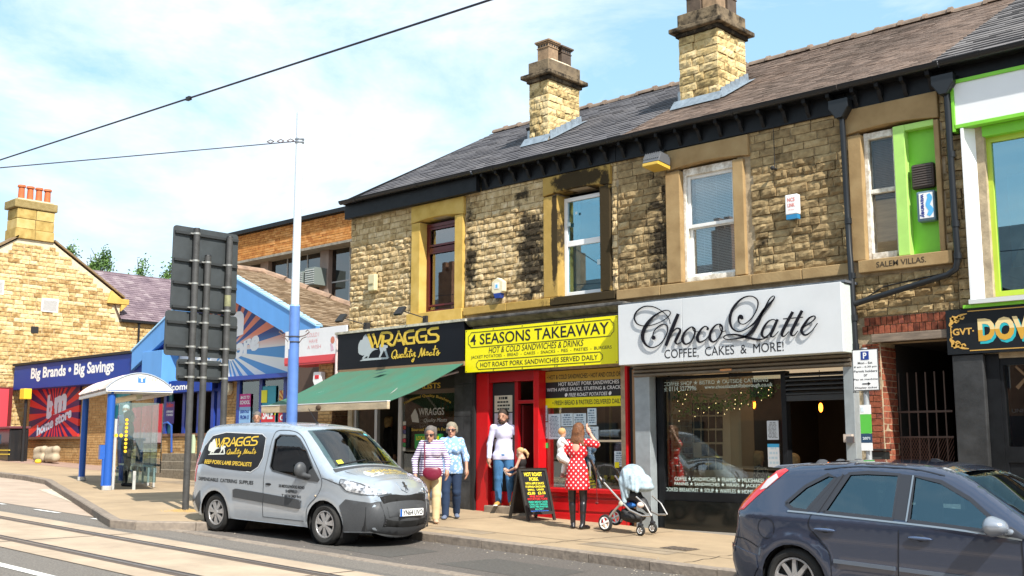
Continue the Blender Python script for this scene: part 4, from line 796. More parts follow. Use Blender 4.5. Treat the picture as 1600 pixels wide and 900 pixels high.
fr = obj('window_frame', frame_mb(-4.96, 1.0, 3.76, 5.9, .07, .12, .19).box(-2.0, -1.9, .125, .185, 3.83, 5.83), mat('lime_frame', (.46, .62, .06), .4), bG); pane(fr, -4.9, .94, 3.82, 5.84, .16, glass_mat('teal_glass', (.35, .6, .66), .30, gtint=(.6, .9, 1)))
mb = MB(); mb.box(-4.85, .9, .55, .6, 4.2, 5.45); obj('window_blind', mb, mat('blind_teal', (.16, .45, .50), .6), bG)
mb = MB(); mb.box(-5.2, 1, -.16, .12, 3.66, 3.718); obj('sill', mb, mat('sill_grey', (.6, .62, .62), .5), bG); mb = MB(); mb.box(-5.3, 1, -.1, .03, 3.615, 3.658); obj('green_sill_trim', mb, lime, bG)
pil = mat('pilaster_black', (.035, .036, .038), .45, ns=3, na=.5, bs=8, bb=.3)
mb = MB(); mb.box(-5.5, -5.1, -.05, .3, gz(-5)-.2, 3.015); obj('pilaster', mb, pil, bG, bevel=.015)
mb = MB(); mb.box(-5.098, -4.93, .03, .3, gz(-5)-.2, 3.01); mb.box(-4.93, 1, .05, .12, 2.86, 3.01); mb.box(-4.93, -4.89, .04, .14, gz(-5), 2.86); mb.box(-4.89, -1.5, .04, .14, 1.62, 1.82); mb.box(-4.89, -1.5, .06, .12, gz(-5)-.3, 1.62); obj('shopfront_frame', mb, black_paint, bG)
pane(bG, -4.89, -1.5, 1.82, 2.86, .1, glass_mat('bar_glass', (.7, .75, .75), .12)); room(bG, 'g', .35, gz(-5)-.2, 3.0, mat('room_maroon', (.22, .05, .05), .8), d=2.5, x=(-4.93, -1.5))
for sgn in (1, -1): mb = MB(); ribbon(mb, [(-4.62-sgn*.13, 2.84, .03), (-4.62, 2.7, .03), (-4.62+sgn*.13, 2.56, .05)], .096, .003, lambda x, z: (x, z), smooth=False); obj('window_motif', mb, mat('motif_brown', (.16, .09, .04), .6), bG)
mb = MB(); T(mb, 'UNISEX', -4.83, -4.55, 2.25, 2.3, .097); obj('window_lettering', mb, blk, bG)
# ================================================================ passage
brk = stone_mat('red_brick', [(.09, .03, .02), (.20, .06, .035), (.33, .10, .055), (.17, .055, .045)], ns=14, rnd=.6, bb=.3)
vb = rocks('brick', 3, .006, nx=1, nz=1, name='brick')
ps = []
for z0, z1, off in ((3.375, 3.485, 0), (3.495, 3.605, .035)):
 x = -6.74+off
 while x < -5.56: ps.append((x, x+.068, z0, z1)); x += .082
masonry(bV, ps, brk, vb, -.005, name='brick', jit=.004)
vb2 = rocks('brickb', 3, .006, nx=1, nz=1, name='brick')
masonry(bV, courses(-6.76, -6.5, gz(-6.6)-.05, 3.24, .085, .225, .01, [], random.Random(3)), brk, vb2, -.004, name='brick', jit=.004)
GY = max(.5, min(1.4, onX(1402, 620, -6.5)[0]))
inner = courses(.02, GY, gz(-6.6)-.05, 3.2, .085, .225, .01, [], random.Random(9)); masonry(bV, inner, brk, vb2, -6.497, name='brick', axis='x', jit=.004, limit=200)
mb = MB(); mb.box(-6.53, -6.501, .0, GY, gz(-6)-.1, 3.25); mb.box(-5.56, -5.5, .02, GY, gz(-6)-.1, 3.25); obj('reveal_mortar', mb, mortar, bV); mb = MB(); mb.box(-6.6, -5.5, -.05, .15, 3.25, 3.365); obj('timber_lintel', mb, mat('old_timber', (.22, .17, .13), .9, ns=5, na=.4, stretch=(1, 6, 9)), bV, bevel=.008)
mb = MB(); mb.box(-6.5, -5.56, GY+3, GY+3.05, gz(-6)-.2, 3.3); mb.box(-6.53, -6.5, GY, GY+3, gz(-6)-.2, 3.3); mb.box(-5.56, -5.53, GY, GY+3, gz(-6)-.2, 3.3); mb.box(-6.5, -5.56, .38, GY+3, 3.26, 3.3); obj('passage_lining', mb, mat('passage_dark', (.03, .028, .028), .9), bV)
gt = thing('passage_gate', 'black barred gate with mesh lower half closing the brick passage', 'gate', (-6.0, GY, gz(-6)))
irn = mat('gate_iron', (.09, .06, .05), .7)
for i in range(8): mb = MB(); x = -6.47+i*.128; mb.box(x-.009, x+.009, GY-.009, GY+.009, gz(-6), 2.85); obj('bar', mb, irn, gt)
for z in (2.3, 1.95, 1.2, .5): mb = MB(); mb.box(-6.5, -5.56, GY-.016, GY-.0095, z-.014, z+.014); obj('rail', mb, irn, gt)
mb = MB(); n = 0
for i in range(-26, 30):
 for sg in (1, -1):
  x0 = -6.5+i*.037; pts = []
  for t_ in (0, 1):
   z = .45+t_*1.5; x = x0+sg*t_*.75; pts.append((x, z))
  (xa_, za_), (xb_, zb_) = pts
  # clip to the gate width
  def cl(xq): return za_+(zb_-za_)*(xq-xa_)/(xb_-xa_)
  lo, hi = -6.5, -5.56; a_ = (xa_, za_); b_ = (xb_, zb_)
  if max(xa_, xb_) < lo or min(xa_, xb_) > hi: continue
  if a_[0] < lo: a_ = (lo, cl(lo))
  if a_[0] > hi: a_ = (hi, cl(hi))
  if b_[0] < lo: b_ = (lo, cl(lo))
  if b_[0] > hi: b_ = (hi, cl(hi))
  dx, dz = b_[0]-a_[0], b_[1]-a_[1]; l = math.hypot(dx, dz)
  if l < .02: continue
  nx_, nz__ = -dz/l*.0028, dx/l*.0028; y = GY-.018-(.001 if sg > 0 else 0); mb.quad((a_[0]+nx_, y, a_[1]+nz__), (a_[0]-nx_, y, a_[1]-nz__), (b_[0]-nx_, y, b_[1]-nz__), (b_[0]+nx_, y, b_[1]+nz__))
obj('wire_mesh', mb, mat('mesh_rust', (.14, .07, .05), .7), gt, kind='stuff')
mb = MB(); mb.box(-6.22, -6.03, GY-.03, GY-.021, 1.18, 1.33); obj('notice', mb, mat('brown_card', (.36, .26, .15), .8), gt)
for z, lab in ((1.42, 'upper'), (.98, 'lower')):
 v = thing('post_box', 'black metal post box, the %s of two on the brick pier by the gate' % lab, 'post box', (-6.6, -.1, z), 'post boxes by the passage gate')
 mb = MB(); mb.box(-6.68, -6.42, -.16, -.015, z, z+.34); obj('casing', mb, mat('box_black', (.02, .022, .022), .3), v, bevel=.012); mb = MB(); mb.box(-6.7, -6.4, -.19, -.012, z+.343, z+.37); obj('hood', mb, MATS['box_black'], v, bevel=.006)
 mb = MB(); mb.box(-6.62, -6.48, -.168, -.161, z+.22, z+.26); obj('letter_slot', mb, mat('slot', (.12, .13, .13), .3, metal=.8), v); mb = MB(); mb.ell((-6.45, -.168, z+.2), (.02, .01, .02)); obj('lock', mb, mat('brass', (.6, .42, .12), .3, metal=.9), v)
v = thing('number_board', 'white board with black house numbers at the foot of the passage gate', 'sign', (-5.9, -.02, .9)); mb = MB(); mb.box(-6.3, -5.5, -.06, -.03, .86, 1.08); obj('board', mb, mat('board_grey', (.45, .44, .42), .6), v); mb = MB(); T(mb, '131', -5.86, -5.56, .93, 1.04, -.0625, bold=.05); obj('lettering', mb, whp, v)
# ================================================================ parking sign on its post
v = thing('parking_sign', 'white parking restriction plate on a grey post beside the cafe shutter post', 'sign', (-6.42, -.9, gz(-6.42)))
yq = -.9; xl, zt_ = onY(1331.5, 548, yq); xr, zb_ = onY(1375, 610, yq); zt_ += .01
mb = MB(); mb.box(xl, xr, yq-.012, yq, zb_, zt_); obj('plate', mb, mat('plate_edge', (.06, .06, .06), .5), v); mb = MB(); mb.box(xl+.012, xr-.012, yq-.015, yq-.0125, zb_+.012, zt_-.012); obj('plate_face', mb, upvc, v)
cx = (xl+xr)/2; xp = onY(1353, 650, yq)[0]; mb = MB(); mb.cyl((xp, yq+.04, gz(xp)), (xp, yq+.04, zt_+.02), .038, n=14); obj('post', mb, mat('galv_post', (.42, .44, .46), .45, metal=.3, ns=9, na=.2), v, smooth=50)
mb = MB(); mb.box(cx-.055, cx+.055, yq-.018, yq-.0155, zt_-.14, zt_-.03); obj('parking_symbol', mb, mat('parking_blue', (.01, .04, .26), .5), v); mb = MB(); T(mb, 'P', cx-.024, cx+.026, zt_-.125, zt_-.045, yq-.0195, bold=.03); obj('symbol_letter', mb, upvc, v)
mb = MB()
for i, (s_, wd) in enumerate((('Mon - Sat', .2), ('8 am - 6.30 pm', .31), ('Permit holders', .32), ('or', .05), ('Pay at machine', .33), ('→', .1), ('Display ticket', .3), ('Max stay 2 hours', .36))):
 z = zt_-.195-i*.0545
 if s_ == '→': ribbon(mb, [(cx-.05, z+.013, .014), (cx+.05, z+.013, .014)], yq-.0155, .002, lambda x, z: (x, z), smooth=False); mb.prism([(cx+.03, z-.01), (cx+.065, z+.013), (cx+.03, z+.036)], yq-.0155, yq-.0175)
 else: T(mb, s_, cx-wd/2, cx+wd/2, z, z+.03, yq-.0165, bold=.012)
obj('lettering', mb, blk, v)
for z0, z1, m_ in ((2.30, 2.42, upvc), (2.05, 2.298, mat('sticker_green', (.10, .50, .06), .5)), (1.93, 2.048, mat('sticker_navy', (.02, .06, .12), .5)), (1.83, 1.928, upvc)):
 mb = MB(); mb.box(xp-.075, xp+.075, yq-.012, yq-.005, z0-.06, z1-.06); obj('tariff_sticker', mb, m_, v)
mb = MB(); T(mb, '2071', xp-.05, xp+.05, 1.91, 1.945, yq-.0145, bold=.03); mb.box(xp-.06, xp-.02, yq-.0145, yq-.0125, 2.27, 2.33); obj('sticker_print', mb, mat('print_pale', (.7, .8, .85), .5), v)
# ================================================================ shopfronts
def shop_room(root, x0, x1, zc, d, wm_, fm, cm=None):
 g = gz((x0+x1)/2)-.02
 for nm, b, m in (('interior_back', (x0, x1, d, d+.05, g, zc), wm_), ('interior_side', (x0-.05, x0, .39, d, g, zc), wm_), ('interior_side', (x1, x1+.05, .39, d, g, zc), wm_), ('interior_floor', (x0, x1, .03, d, g-.1, g+.08), fm), ('interior_ceiling', (x0, x1, .39, d, zc, zc+.04), cm or wm_)):
  mb = MB(); mb.box(*b); obj(nm, mb, m, root)
def paper(root, x, z, w, h, y, m, rows=8, im=None, title=True, name='poster', rnd=random.Random(2)):
 mb = MB(); mb.box(x, x+w, y-.004, y, z, z+h); p = obj(name, mb, m, root); mb = MB(); rh = h*.84/rows
 for i in range(rows):
  zz = z+h*.92-(i+.75)*rh; a = x+w*rnd.uniform(.08, .2); b = x+w*rnd.uniform(.75, .92)
  if title and i == 0: a, b = x+w*.25, x+w*.75
  while a < b: l = min(rnd.uniform(.02, .07), b-a); mb.box(a, a+l, y-.0055, y-.0045, zz, zz+rh*(.5 if not (title and i == 0) else .75)); a += l+.012
 obj('print', mb, im or mat('print_grey', (.18, .19, .2), .6), p, kind='stuff'); return p
cream = mat('cream_wall', (.45, .38, .27), .9); tilef = mat('floor_tile', (.25, .22, .18), .5); steelp = mat('shutter_post', (.36, .40, .42), .4, metal=.3, ns=6, na=.15); alu = mat('aluminium', (.55, .55, .55), .35, metal=.6)
# ---- butcher
shop_room(bW, -17.95, -14.9, 3.28, 4.5, mat('butcher_wall', (.13, .12, .11), .8), tilef)
mb = MB(); mb.box(-17.97, -14.86, -.02, .3, 2.92, 3.38); obj('header_panel', mb, mat('header_black', (.012, .012, .013), .4), bW)
x0, z0 = onY(600, 611, -.02); x1, z1 = onY(688.5, 597.5, -.02); mb = MB(); T(mb, 'BUTCHERY SPECIALISTS', x1-2.25, x1, z0+.0, z1+.0, -.0225, bold=.02); obj('lettering', mb, gold, bW)
granite = mat('black_granite', (.045, .047, .05), .28, ns=3.5, na=.6)
gb = obj('pilaster_core', MB().box(-14.83, -14.33, -.05, .3, gz(-14.6)-.1, 3.37), mat('granite_joint', (.16, .16, .16), .7), bW)
z = gz(-14.6)-.1; i = 0
while z < 3.3:
 h = min(.6, 3.36-z)
 for a, b in ((-14.835, -14.59), (-14.585, -14.325)): mb = MB(); mb.box(a, b, -.07, -.0505, z+.004, z+h-.004); obj('granite_tile', mb, granite, gb)
 z += .6
for a, b in ((-17.95, -17.87), (-17.28, -17.20), (-16.56, -16.46), (-14.93, -14.85)): mb = MB(); mb.box(a, b, .06, .14, gz(-16)-.1, 2.92); obj('frame_post', mb, alu, bW)
mb = MB(); mb.box(-16.46, -14.93, .06, .14, 2.84, 2.92); mb.box(-16.46, -14.93, .06, .14, gz(-16)-.1, 1.0); obj('frame_rail', mb, mat('frame_brown', (.12, .09, .07), .6), bW)
pane(bW, -16.46, -14.93, 1.0, 2.84, .1, gl_shop); pane(bW, -17.87, -17.28, gz(-17)+.1, 2.85, .1, gl_shop)
def onP(x, y, Y): return onY(x, y, Y)
gy = .094
def ztext(root, s_, xa, ya, xb, yb, Y, m, h=None, name='window_lettering', **k):
 """lettering between the photo-measured ends on plane Y: (xa,ya) lower left, (xb,yb) upper right"""
 x0, z0 = onY(xa, ya, Y); x1, z1 = onY(xb, yb, Y); mb = MB(); T(mb, s_, x0, x1, z0, z1 if h is None else z0+h, Y, **k); return obj(name, mb, m, root)
x0, z0 = onY(632, 640, gy); x1 = onY(702, 640, gy)[0]; cxx = (x0+x1)/2; Rr = 1.6
mb = MB(); T(mb, 'Traditional Quality Butchers', 0, 1, 0, .07, 0, fn=lambda u, v: (cxx+(Rr+v)*math.sin((u-.5)*.85), gy, 2.78-Rr*1.0+(Rr+v)*math.cos((u-.5)*.85)-.02)); obj('window_lettering', mb, gold, bW)
mb = MB(); T(mb, 'WRAGGS', -16.0, -15.28, 2.42, 2.56, gy, bold=.01); T(mb, 'Quality Meats', -15.85, -15.2, 2.27, 2.36, gy, shear=.3); mb.prism([(-16.18, 2.3), (-16.22, 2.42), (-16.1, 2.56), (-16.02, 2.44), (-15.98, 2.28)], gy, gy-.001); obj('window_lettering', mb, mat('print_dim_white', (.5, .5, .5), .6), bW)
mb = MB(); T(mb, 'Sourced by British Farmers', -16.2, -15.0, 2.10, 2.18, gy, bold=.01); obj('window_lettering', mb, gold, bW)
pb = tag(obj('poster', MB().box(-16.1, -15.3, gy, gy+.004, 1.78, 2.06), mat('poster_green', (.02, .36, .06), .5), bW)); mb = MB(); T(mb, 'LOCAL SPONSOR', -16.05, -15.4, 1.94, 2.02, gy-.002, bold=.03); T(mb, 'HERE', -15.85, -15.5, 1.81, 1.9, gy-.002, bold=.03); obj('print', mb, yel, pb)
for i, c in enumerate(((.7, .7, .7), (.4, .05, .05), (.1, .1, .3), (.5, .5, .5), (.6, .05, .1), (.05, .3, .1), (.7, .7, .7))):
 mb = MB(); mb.box(-16.45, -16.37, gy-.002, gy+.003, 2.24-i*.085, 2.31-i*.085); obj('sticker', mb, mat('sticker_%d' % i if 0 else 'sticker_hue_%s' % 'abcdefg'[i], c, .5), bW)
# chillies and garlands hanging inside, counter, board
for (x, z, n, cc) in ((-15.55, 2.72, 5, (.7, .10, .02)), (-15.3, 2.5, 6, (.65, .2, .03)), (-15.12, 2.45, 6, (.6, .06, .02)), (-15.7, 2.55, 4, (.6, .1, .03))):
 mb = MB(); mb.cyl((x, .4, z+.3), (x, .4, z), .005)
 for i in range(n*3): mb.ell((x+random.uniform(-.05, .05), .4+random.uniform(-.04, .04), z-i*.035), (.02, .02, .045), 6, 4)
 tag(obj('garland', mb, mat('chilli_%d' % int(cc[1]*100), cc, .5)), 'string of red chillies hanging inside the butcher window at %s' % {-15.55: 'the lettering arch', -15.3: 'the right of the logo', -15.12: 'the far right', -15.7: 'the logo centre'}[x], 'garland', 'garlands in the butcher window')
ct = thing('counter', 'steel butcher counter standing deep inside the shop', 'counter', (-16, 2.2, gz(-16))); mb = MB(); mb.box(-17.6, -15.1, 2.0, 2.7, gz(-16), 1.5); obj('base', mb, alu, ct); mb = MB(); mb.box(-17.6, -15.1, 1.95, 2.75, 1.51, 1.56); obj('top', mb, mat('cream_plastic', (.62, .55, .33)), ct)
v = thing('easel_board', 'folding wooden easel board standing inside the butcher window', 'easel', (-15.9, .7, gz(-16)));
for sx_ in (-1, 1): mb = MB(); mb.tube([(-16.0+sx_*.28, .55, gz(-16)+.08), (-16.0+sx_*.08, .8, 1.9)], .018, 6); obj('leg', mb, mat('pine', (.35, .25, .14), .7), v)
mb = MB(); mb.box(-16.2, -15.8, .62, .64, 1.3, 1.75); obj('board', mb, mat('board_card', (.30, .26, .2), .8), v)
# posters in butcher doorway
paper(bW, -17.18, 2.2, .26, .42, 1.2, upvc, 5); mb = MB(); mb.ell((-16.9, 1.2, 2.05), (.34, .015, .2), 16, 8); obj('oval_sign', mb, mat('oval_dark', (.05, .03, .03), .5), bW)
mb = MB(); T(mb, 'QUALITY', -17.1, -16.7, 2.03, 2.12, 1.18); obj('lettering', mb, mat('print_pink', (.5, .3, .28), .5), bW)
# awning
aw = thing('awning', 'faded green fabric awning with dirty beige front bar over the butcher shop', 'awning', (-16.2, -.3, 3.35))
ax0, ax1 = -17.98, -14.33; n = 12; mb = MB(); P_ = []
for j in range(n+1):
 t_ = j/n; y = -.28-1.85*t_; z = 3.36-.77*t_-.05*math.sin(math.pi*t_)
 P_.append([(ax0+(ax1-ax0)*i/24, y, z+.010*math.sin(i*1.3+j*.5)*math.sin(math.pi*t_)) for i in range(25)])
for dz in (0, -.006):
 b_ = len(mb.v); mb.v += [(p[0], p[1], p[2]+dz) for r in P_ for p in r]; mb.f += [tuple(b_+q for q in (j*25+i, j*25+i+1, (j+1)*25+i+1, (j+1)*25+i)) for j in range(n) for i in range(24)]; mb.m += [0]*(n*24)
awm = mat('awning_green', (.024, .125, .08), .85, ns=2.2, na=.35, stretch=(1, .35, 1), col2=(.065, .12, .07)); me = mb.mesh('canopy'); link('canopy', me, awm, aw, smooth=True)
beige = mat('awning_bar', (.50, .40, .27), .8, ns=2.5, na=.35, stretch=(1, 1, 4))
mb = MB(); mb.box(ax0-.02, ax1+.02, -2.19, -2.13, 2.455, 2.585); obj('front_bar', mb, beige, aw, bevel=.008); mb = MB(); mb.box(ax0-.02, ax1+.02, -2.195, -2.12, 2.588, 2.602); obj('white_piping', mb, upvc, aw)
for x in (-17.7, -14.6): mb = MB(); mb.tube([(x, -.2, 3.2), (x+.5*(1 if x < -16 else -1), -1.2, 2.9), (x, -2.1, 2.56)], .022); obj('folding_arm', mb, alu, aw)
mb = MB(); mb.box(ax0, ax1, -.33, -.2, 3.3, 3.38); obj('roller_box', mb, mat('rust_bar', (.25, .15, .08), .8), aw)
mb = MB(); mb.ell((-16.2, -2.2, 2.52), (.07, .03, .05)); obj('rosette', mb, mat('rust_dark', (.07, .04, .02), .8), aw)
mb = MB(); mb.add([(-16.3, -.62, 3.26), (-16.12, -.60, 3.27), (-16.2, -.74, 3.215), (-16.36, -.76, 3.21)], [(0, 1, 2, 3)]); obj('patch', mb, mat('patch_dark', (.02, .07, .06), .8), aw)
# ---- takeaway
red = mat('red_gloss', (.55, .008, .012), .25, ns=2, na=.1); redd = mat('red_gloss_dark', (.38, .005, .01), .3)
shop_room(bT, -14.0, -10.86, 3.12, 4.0, mat('takeaway_wall', (.30, .25, .19), .8), tilef, mat('ceiling_pale', (.5, .45, .38), .8))
mb = MB(); mb.box(-14.27, -13.96, -.06, .3, gz(-14)-.1, 3.16); obj('pilaster', mb, red, bT, bevel=.012)
mb = MB(); mb.box(-14.33, -14.272, -.1, .1, gz(-14)-.1, 3.18); obj('edge_strip', mb, black_matt, bT)
mb = MB(); mb.box(-13.96, -12.84, -.04, .2, 2.98, 3.16); mb.box(-13.38, -13.3, .02, .1, gz(-13)+.0, 2.98); mb.box(-13.3, -12.84, .02, .09, 2.58, 2.64); obj('door_frame', mb, redd, bT, bevel=.006)
x0 = -12.845; mb = MB(); mb.box(x0, -12.72, -.08, .16, gz(-12.8)-.05, 3.15); obj('red_post', mb, red, bT, bevel=.01)
mb = MB(); mb.box(-10.845, -10.79, -.08, .16, gz(-10.8)-.05, 3.13); obj('red_post', mb, red, bT, bevel=.01)
mb = MB(); mb.box(-13.95, -13.39, .05, .07, 1.02, 2.97); obj('notice_backing', mb, black_matt, bT)
pp = mat('paper_cream', (.62, .55, .42), .7); pl = mat('paper_lilac', (.55, .52, .58), .7); pw = mat('paper_blue_white', (.60, .72, .78), .7)
paper(bT, -13.9, 2.44, .44, .30, .048, pp, 4, blk); paper(bT, -13.9, 1.98, .44, .44, .048, pl, 8, blk); paper(bT, -13.9, 1.5, .44, .45, .048, pl, 8, blk)
mb = MB(); mb.box(-13.96, -13.4, .02, .05, .7, 1.02); obj('kick_panel', mb, red, bT)
mb = MB(); mb.box(-13.28, -13.24, .1, .95, gz(-13)+.1, 2.55); obj('open_door', mb, mat('door_maroon', (.16, .01, .012), .4), bT)
mb = MB(); mb.box(-12.95, -12.86, .4, 2.0, gz(-13), 3.1); obj('entrance_wall', mb, cream, bT)
paper(bT, -13.1, 1.65, .18, .42, 1.6, upvc, 7); mb = MB(); mb.box(-13.1, -12.95, 1.59, 1.6, 2.15, 2.4); obj('notice', mb, blk, bT)
mb = MB(); mb.box(-13.97, -12.85, -.16, .5, gz(-13.4)-.05, .772); obj('door_step', mb, mat('step_stone', (.26, .21, .16), .9, ns=7, na=.35), bT, bevel=.015)
# stall riser with panels
g0 = gz(-11.8); mb = MB(); mb.box(-12.72, -10.845, -.04, .16, g0-.15, 1.04); obj('stall_riser', mb, redd, bT)
mb = MB(); mb.box(-12.74, -10.83, -.11, .18, 1.042, 1.12); obj('sill', mb, red, bT, bevel=.012)
mb = MB(); mb.box(-12.72, -10.845, -.06, -.041, .985, 1.04); mb.box(-12.72, -10.845, -.07, -.041, g0-.12, g0+.12)
for a, b in ((-12.72, -12.62), (-11.86, -11.76), (-10.94, -10.845)): mb.box(a, b, -.06, -.041, g0+.12, .985)
obj('riser_moulding', mb, red, bT, bevel=.006)
for a, b in ((-12.6, -11.88), (-11.74, -10.96)): mb = MB(); mb.box(a, b, -.053, -.041, g0+.16, .95); obj('riser_panel', mb, red, bT, bevel=.015)
pane(bT, -12.72, -10.845, 1.12, 3.14, .12, glass_mat('takeaway_glass', (.85, .88, .86), .07))
mb = MB(); mb.box(-12.0, -10.845, .115, .135, 1.895, 1.93); obj('glass_rail', mb, mat('rail_cream', (.75, .62, .42), .5), bT)
wy = .113
bn = thing('window_banner', 'black and yellow vinyl banner of menu lines across the top of the takeaway window', 'banner', (-11.8, .1, 2.5))
for z0, z1, m_ in ((2.94, 3.13, mat('banner_gold', (.55, .36, .05), .5)), (2.66, 2.939, blk), (2.49, 2.659, yel)): mb = MB(); mb.box(-12.72, -10.845, wy, wy+.005, z0, z1); obj('band', mb, m_, bn)
mb = MB(); T(mb, '• HOT & COLD SANDWICHES • HOT AND COLD DRINKS •', -12.69, -10.87, 2.985, 3.065, wy-.002, bold=.012); T(mb, '• FRESH BREAD & PASTRIES DELIVERED DAILY •', -12.56, -11.0, 2.535, 2.615, wy-.002, bold=.012); obj('black_lettering', mb, blk, bn)
mb = MB(); T(mb, 'HOT ROAST PORK SANDWICHES', -12.42, -11.1, 2.865, 2.93, wy-.002, bold=.012); T(mb, 'WITH APPLE SAUCE, STUFFING & CRACKLING', -12.69, -10.87, 2.765, 2.835, wy-.002, bold=.012); T(mb, '● FREE ROAST POTATOES ●', -12.28, -11.26, 2.675, 2.74, wy-.002, bold=.012, shear=.2); obj('white_lettering', mb, whp, bn)
for (xa, ya, xb, yb, r) in ((843, 634, 856, 659, 12), (843, 660, 857, 686, 12), (857, 647, 877, 687, 16), (877, 646, 896, 667, 5), (896, 646, 917, 667, 5), (878, 668, 899, 686, 7), (918, 638, 933, 665, 6), (900, 667, 936, 688, 6), (960, 705, 976, 730, 6)):
 x0, z1 = onY(xa, ya, wy); x1, z0 = onY(xb, yb, wy); paper(bT, x0, z0+.01, x1-x0-.01, z1-z0-.01, wy, pw, r, mat('print_blueish', (.12, .2, .28), .6))
x0, z1 = onY(844, 692, wy); x1, z0 = onY(856, 700, wy); mb = MB(); mb.box(x0, x1, wy-.004, wy, z0, z1); obj('green_label', mb, mat('label_green', (.05, .6, .12), .5), bT)
x0, z1 = onY(961, 722, wy); x1, z0 = onY(968, 731, wy); mb = MB(); mb.box(x0, x1, wy-.009, wy-.0065, z0, z1); obj('yellow_label', mb, yel, bT)
# display of food
cn = thing('display_counter', 'pale display counter under the takeaway window', 'counter', (-11.8, .5, g0)); mb = MB(); mb.box(-12.7, -10.87, .2, .95, g0, 1.15); obj('base', mb, mat('counter_pale', (.6, .55, .42), .5), cn)
mb = MB(); mb.box(-12.7, -10.87, .22, .98, 1.152, 1.17); obj('shelf', mb, alu, cn); mb = MB(); mb.box(-12.0, -11.96, 1.0, 1.04, 1.2, 2.9); obj('upright', mb, mat('olive_post', (.35, .30, .12), .6), cn)
rn = random.Random(12); breads = MB(); cls = []
for k in range(26):
 x = -12.62+.066*k+rn.uniform(-.01, .01);
 for y in (.32, .52, .72):
  z = 1.2+(y-.32)*.25; c = rn.choice(['bread_pale', 'bread_gold', 'pastry_brown']); mb = MB(); mb.ell((x+rn.uniform(-.01, .01), y+rn.uniform(-.04, .04), z), (rn.uniform(.03, .05), .05, rn.uniform(.025, .045)), 8, 6)
  cls.append((c, mb))
for c, col in (('bread_pale', (.62, .5, .32)), ('bread_gold', (.55, .33, .10)), ('pastry_brown', (.30, .15, .05))):
 mt_ = mat(c, col, .7, ns=20, na=.3)
 for cc, mb in cls:
  if cc == c: tag(obj('bread_roll', mb, mt_, smooth=True), 'bread or pastry lying in rows in the takeaway window display', 'bread', 'breads in the takeaway window')
for k in range(12):
 x = -12.6+k*.15; mb = MB(); mb.prism([(x, 1.27), (x+.07, 1.26), (x+.075, 1.33), (x+.005, 1.34)], .44, .445); tag(obj('price_tag', mb, yel), 'yellow price ticket standing among the breads', 'price tag', 'price tickets among the breads')
for k in range(5): mb = MB(); mb.box(-11.3+k*.09, -11.26+k*.09, 2.95, 2.97, 2.55-k*.012, 2.57-k*.012); tag(obj('ceiling_lamp', mb, mat('lamp_warm', (1, .75, .4), emit=3)), 'small warm light glowing in a row deep inside the takeaway', 'lamp', 'row of lights inside the takeaway')
# gap and steel post between takeaway and cafe
mb = MB(); mb.box(-10.787, -10.66, -.02, .1, gz(-10.7)-.1, 3.1); obj('gap_shade_strip', mb, black_matt, bT)  # black box standing in for the shade of the open gap
mb = MB(); mb.box(-10.66, -10.6, -.12, .1, gz(-10.6)-.1, 3.06); obj('timber_edge', mb, mat('edge_timber', (.30, .17, .08), .7), bC)
# ---- cafe
shop_room(bC, -10.28, -7.0, 3.08, 5.5, mat('cafe_wall', (.10, .075, .055), .8), mat('cafe_floor', (.10, .06, .04), .5), mat('cafe_ceiling', (.45, .4, .32), .8))
for x0, x1 in ((-10.597, -10.30), (-6.99, -6.84)): mb = MB(); mb.box(x0, x1, -.15, .06, gz(-9)-.15, 3.03); obj('steel_post', mb, steelp, bC, bevel=.008)
sh = thing('shutter', None, None, (-8.7, -.2, 2.95)); sh.parent = bC; sh.matrix_parent_inverse = wm(bC).inverted()
shm = mat('shutter_bronze', (.22, .19, .15), .4, metal=.5, ns=3, na=.2)
for i in range(3): mb = MB(); z = 2.93+i*.06; mb.prism([(-.17, z), (-.2, z+.015), (-.2, z+.042), (-.17, z+.056), (-.12, z+.056), (-.12, z)], -10.58, -6.85, 'x'); obj('slat', mb, shm, sh)
mb = MB(); mb.box(-10.6, -6.83, -.24, -.03, 3.112-.0, 3.113-.01); mb = MB(); mb.box(-8.95, -8.75, -.206, -.2, 2.955, 2.985); obj('shutter_label', mb, mat('label_orange', (.7, .35, .15), .5), sh)
mb = MB(); mb.box(-10.3, -10.17, .04, .14, gz(-10)-.1, 2.93); mb.box(-10.17, -8.06, .04, .14, 2.88, 2.93); mb.box(-10.17, -8.06, .04, .14, .98, 1.12); mb.box(-8.06, -7.98, .02, .16, gz(-8)-.1, 2.93); mb.box(-7.02, -6.992, .0, .16, gz(-7)-.1, 2.93); obj('shop_frame', mb, black_paint, bC, bevel=.006)
mb = MB(); mb.box(-10.17, -8.06, .02, .1, gz(-9)-.08, .98); obj('stall_riser', mb, mat('riser_black_tile', (.010, .011, .010), .12, ns=2, na=.5), bC); mb = MB(); mb.box(-10.25, -8.0, -.02, .04, gz(-9)-.02, gz(-9)+.03); obj('base_trim', mb, mat('trim_grey', (.35, .33, .3), .6), bC)
pane(bC, -10.17, -8.06, 1.12, 2.88, .09, glass_mat('cafe_glass', (.9, .92, .88), .05))
mb = MB(); mb.box(-7.98, -7.02, .03, .12, 2.48, 2.56); obj('louvre_rail', mb, mat('louvre_frame', (.03, .032, .034), .5), bC)
for i in range(5): mb = MB(); z = 2.57+i*.066; mb.prism([(.02, z), (.1, z+.04), (.1, z+.06), (.02, z+.02)], -7.98, -7.02, 'x'); obj('louvre', mb, MATS['louvre_frame'], bC)
mb = MB(); mb.box(-7.06, -7.03, .12, .95, gz(-7), 2.46); obj('open_door', mb, mat('door_black', (.02, .02, .022), .4), bC); mb = MB(); mb.box(-7.10, -7.062, .1, .13, gz(-7), 2.46); obj('door_edge', mb, mat('door_edge_grey', (.3, .31, .34), .5), bC)
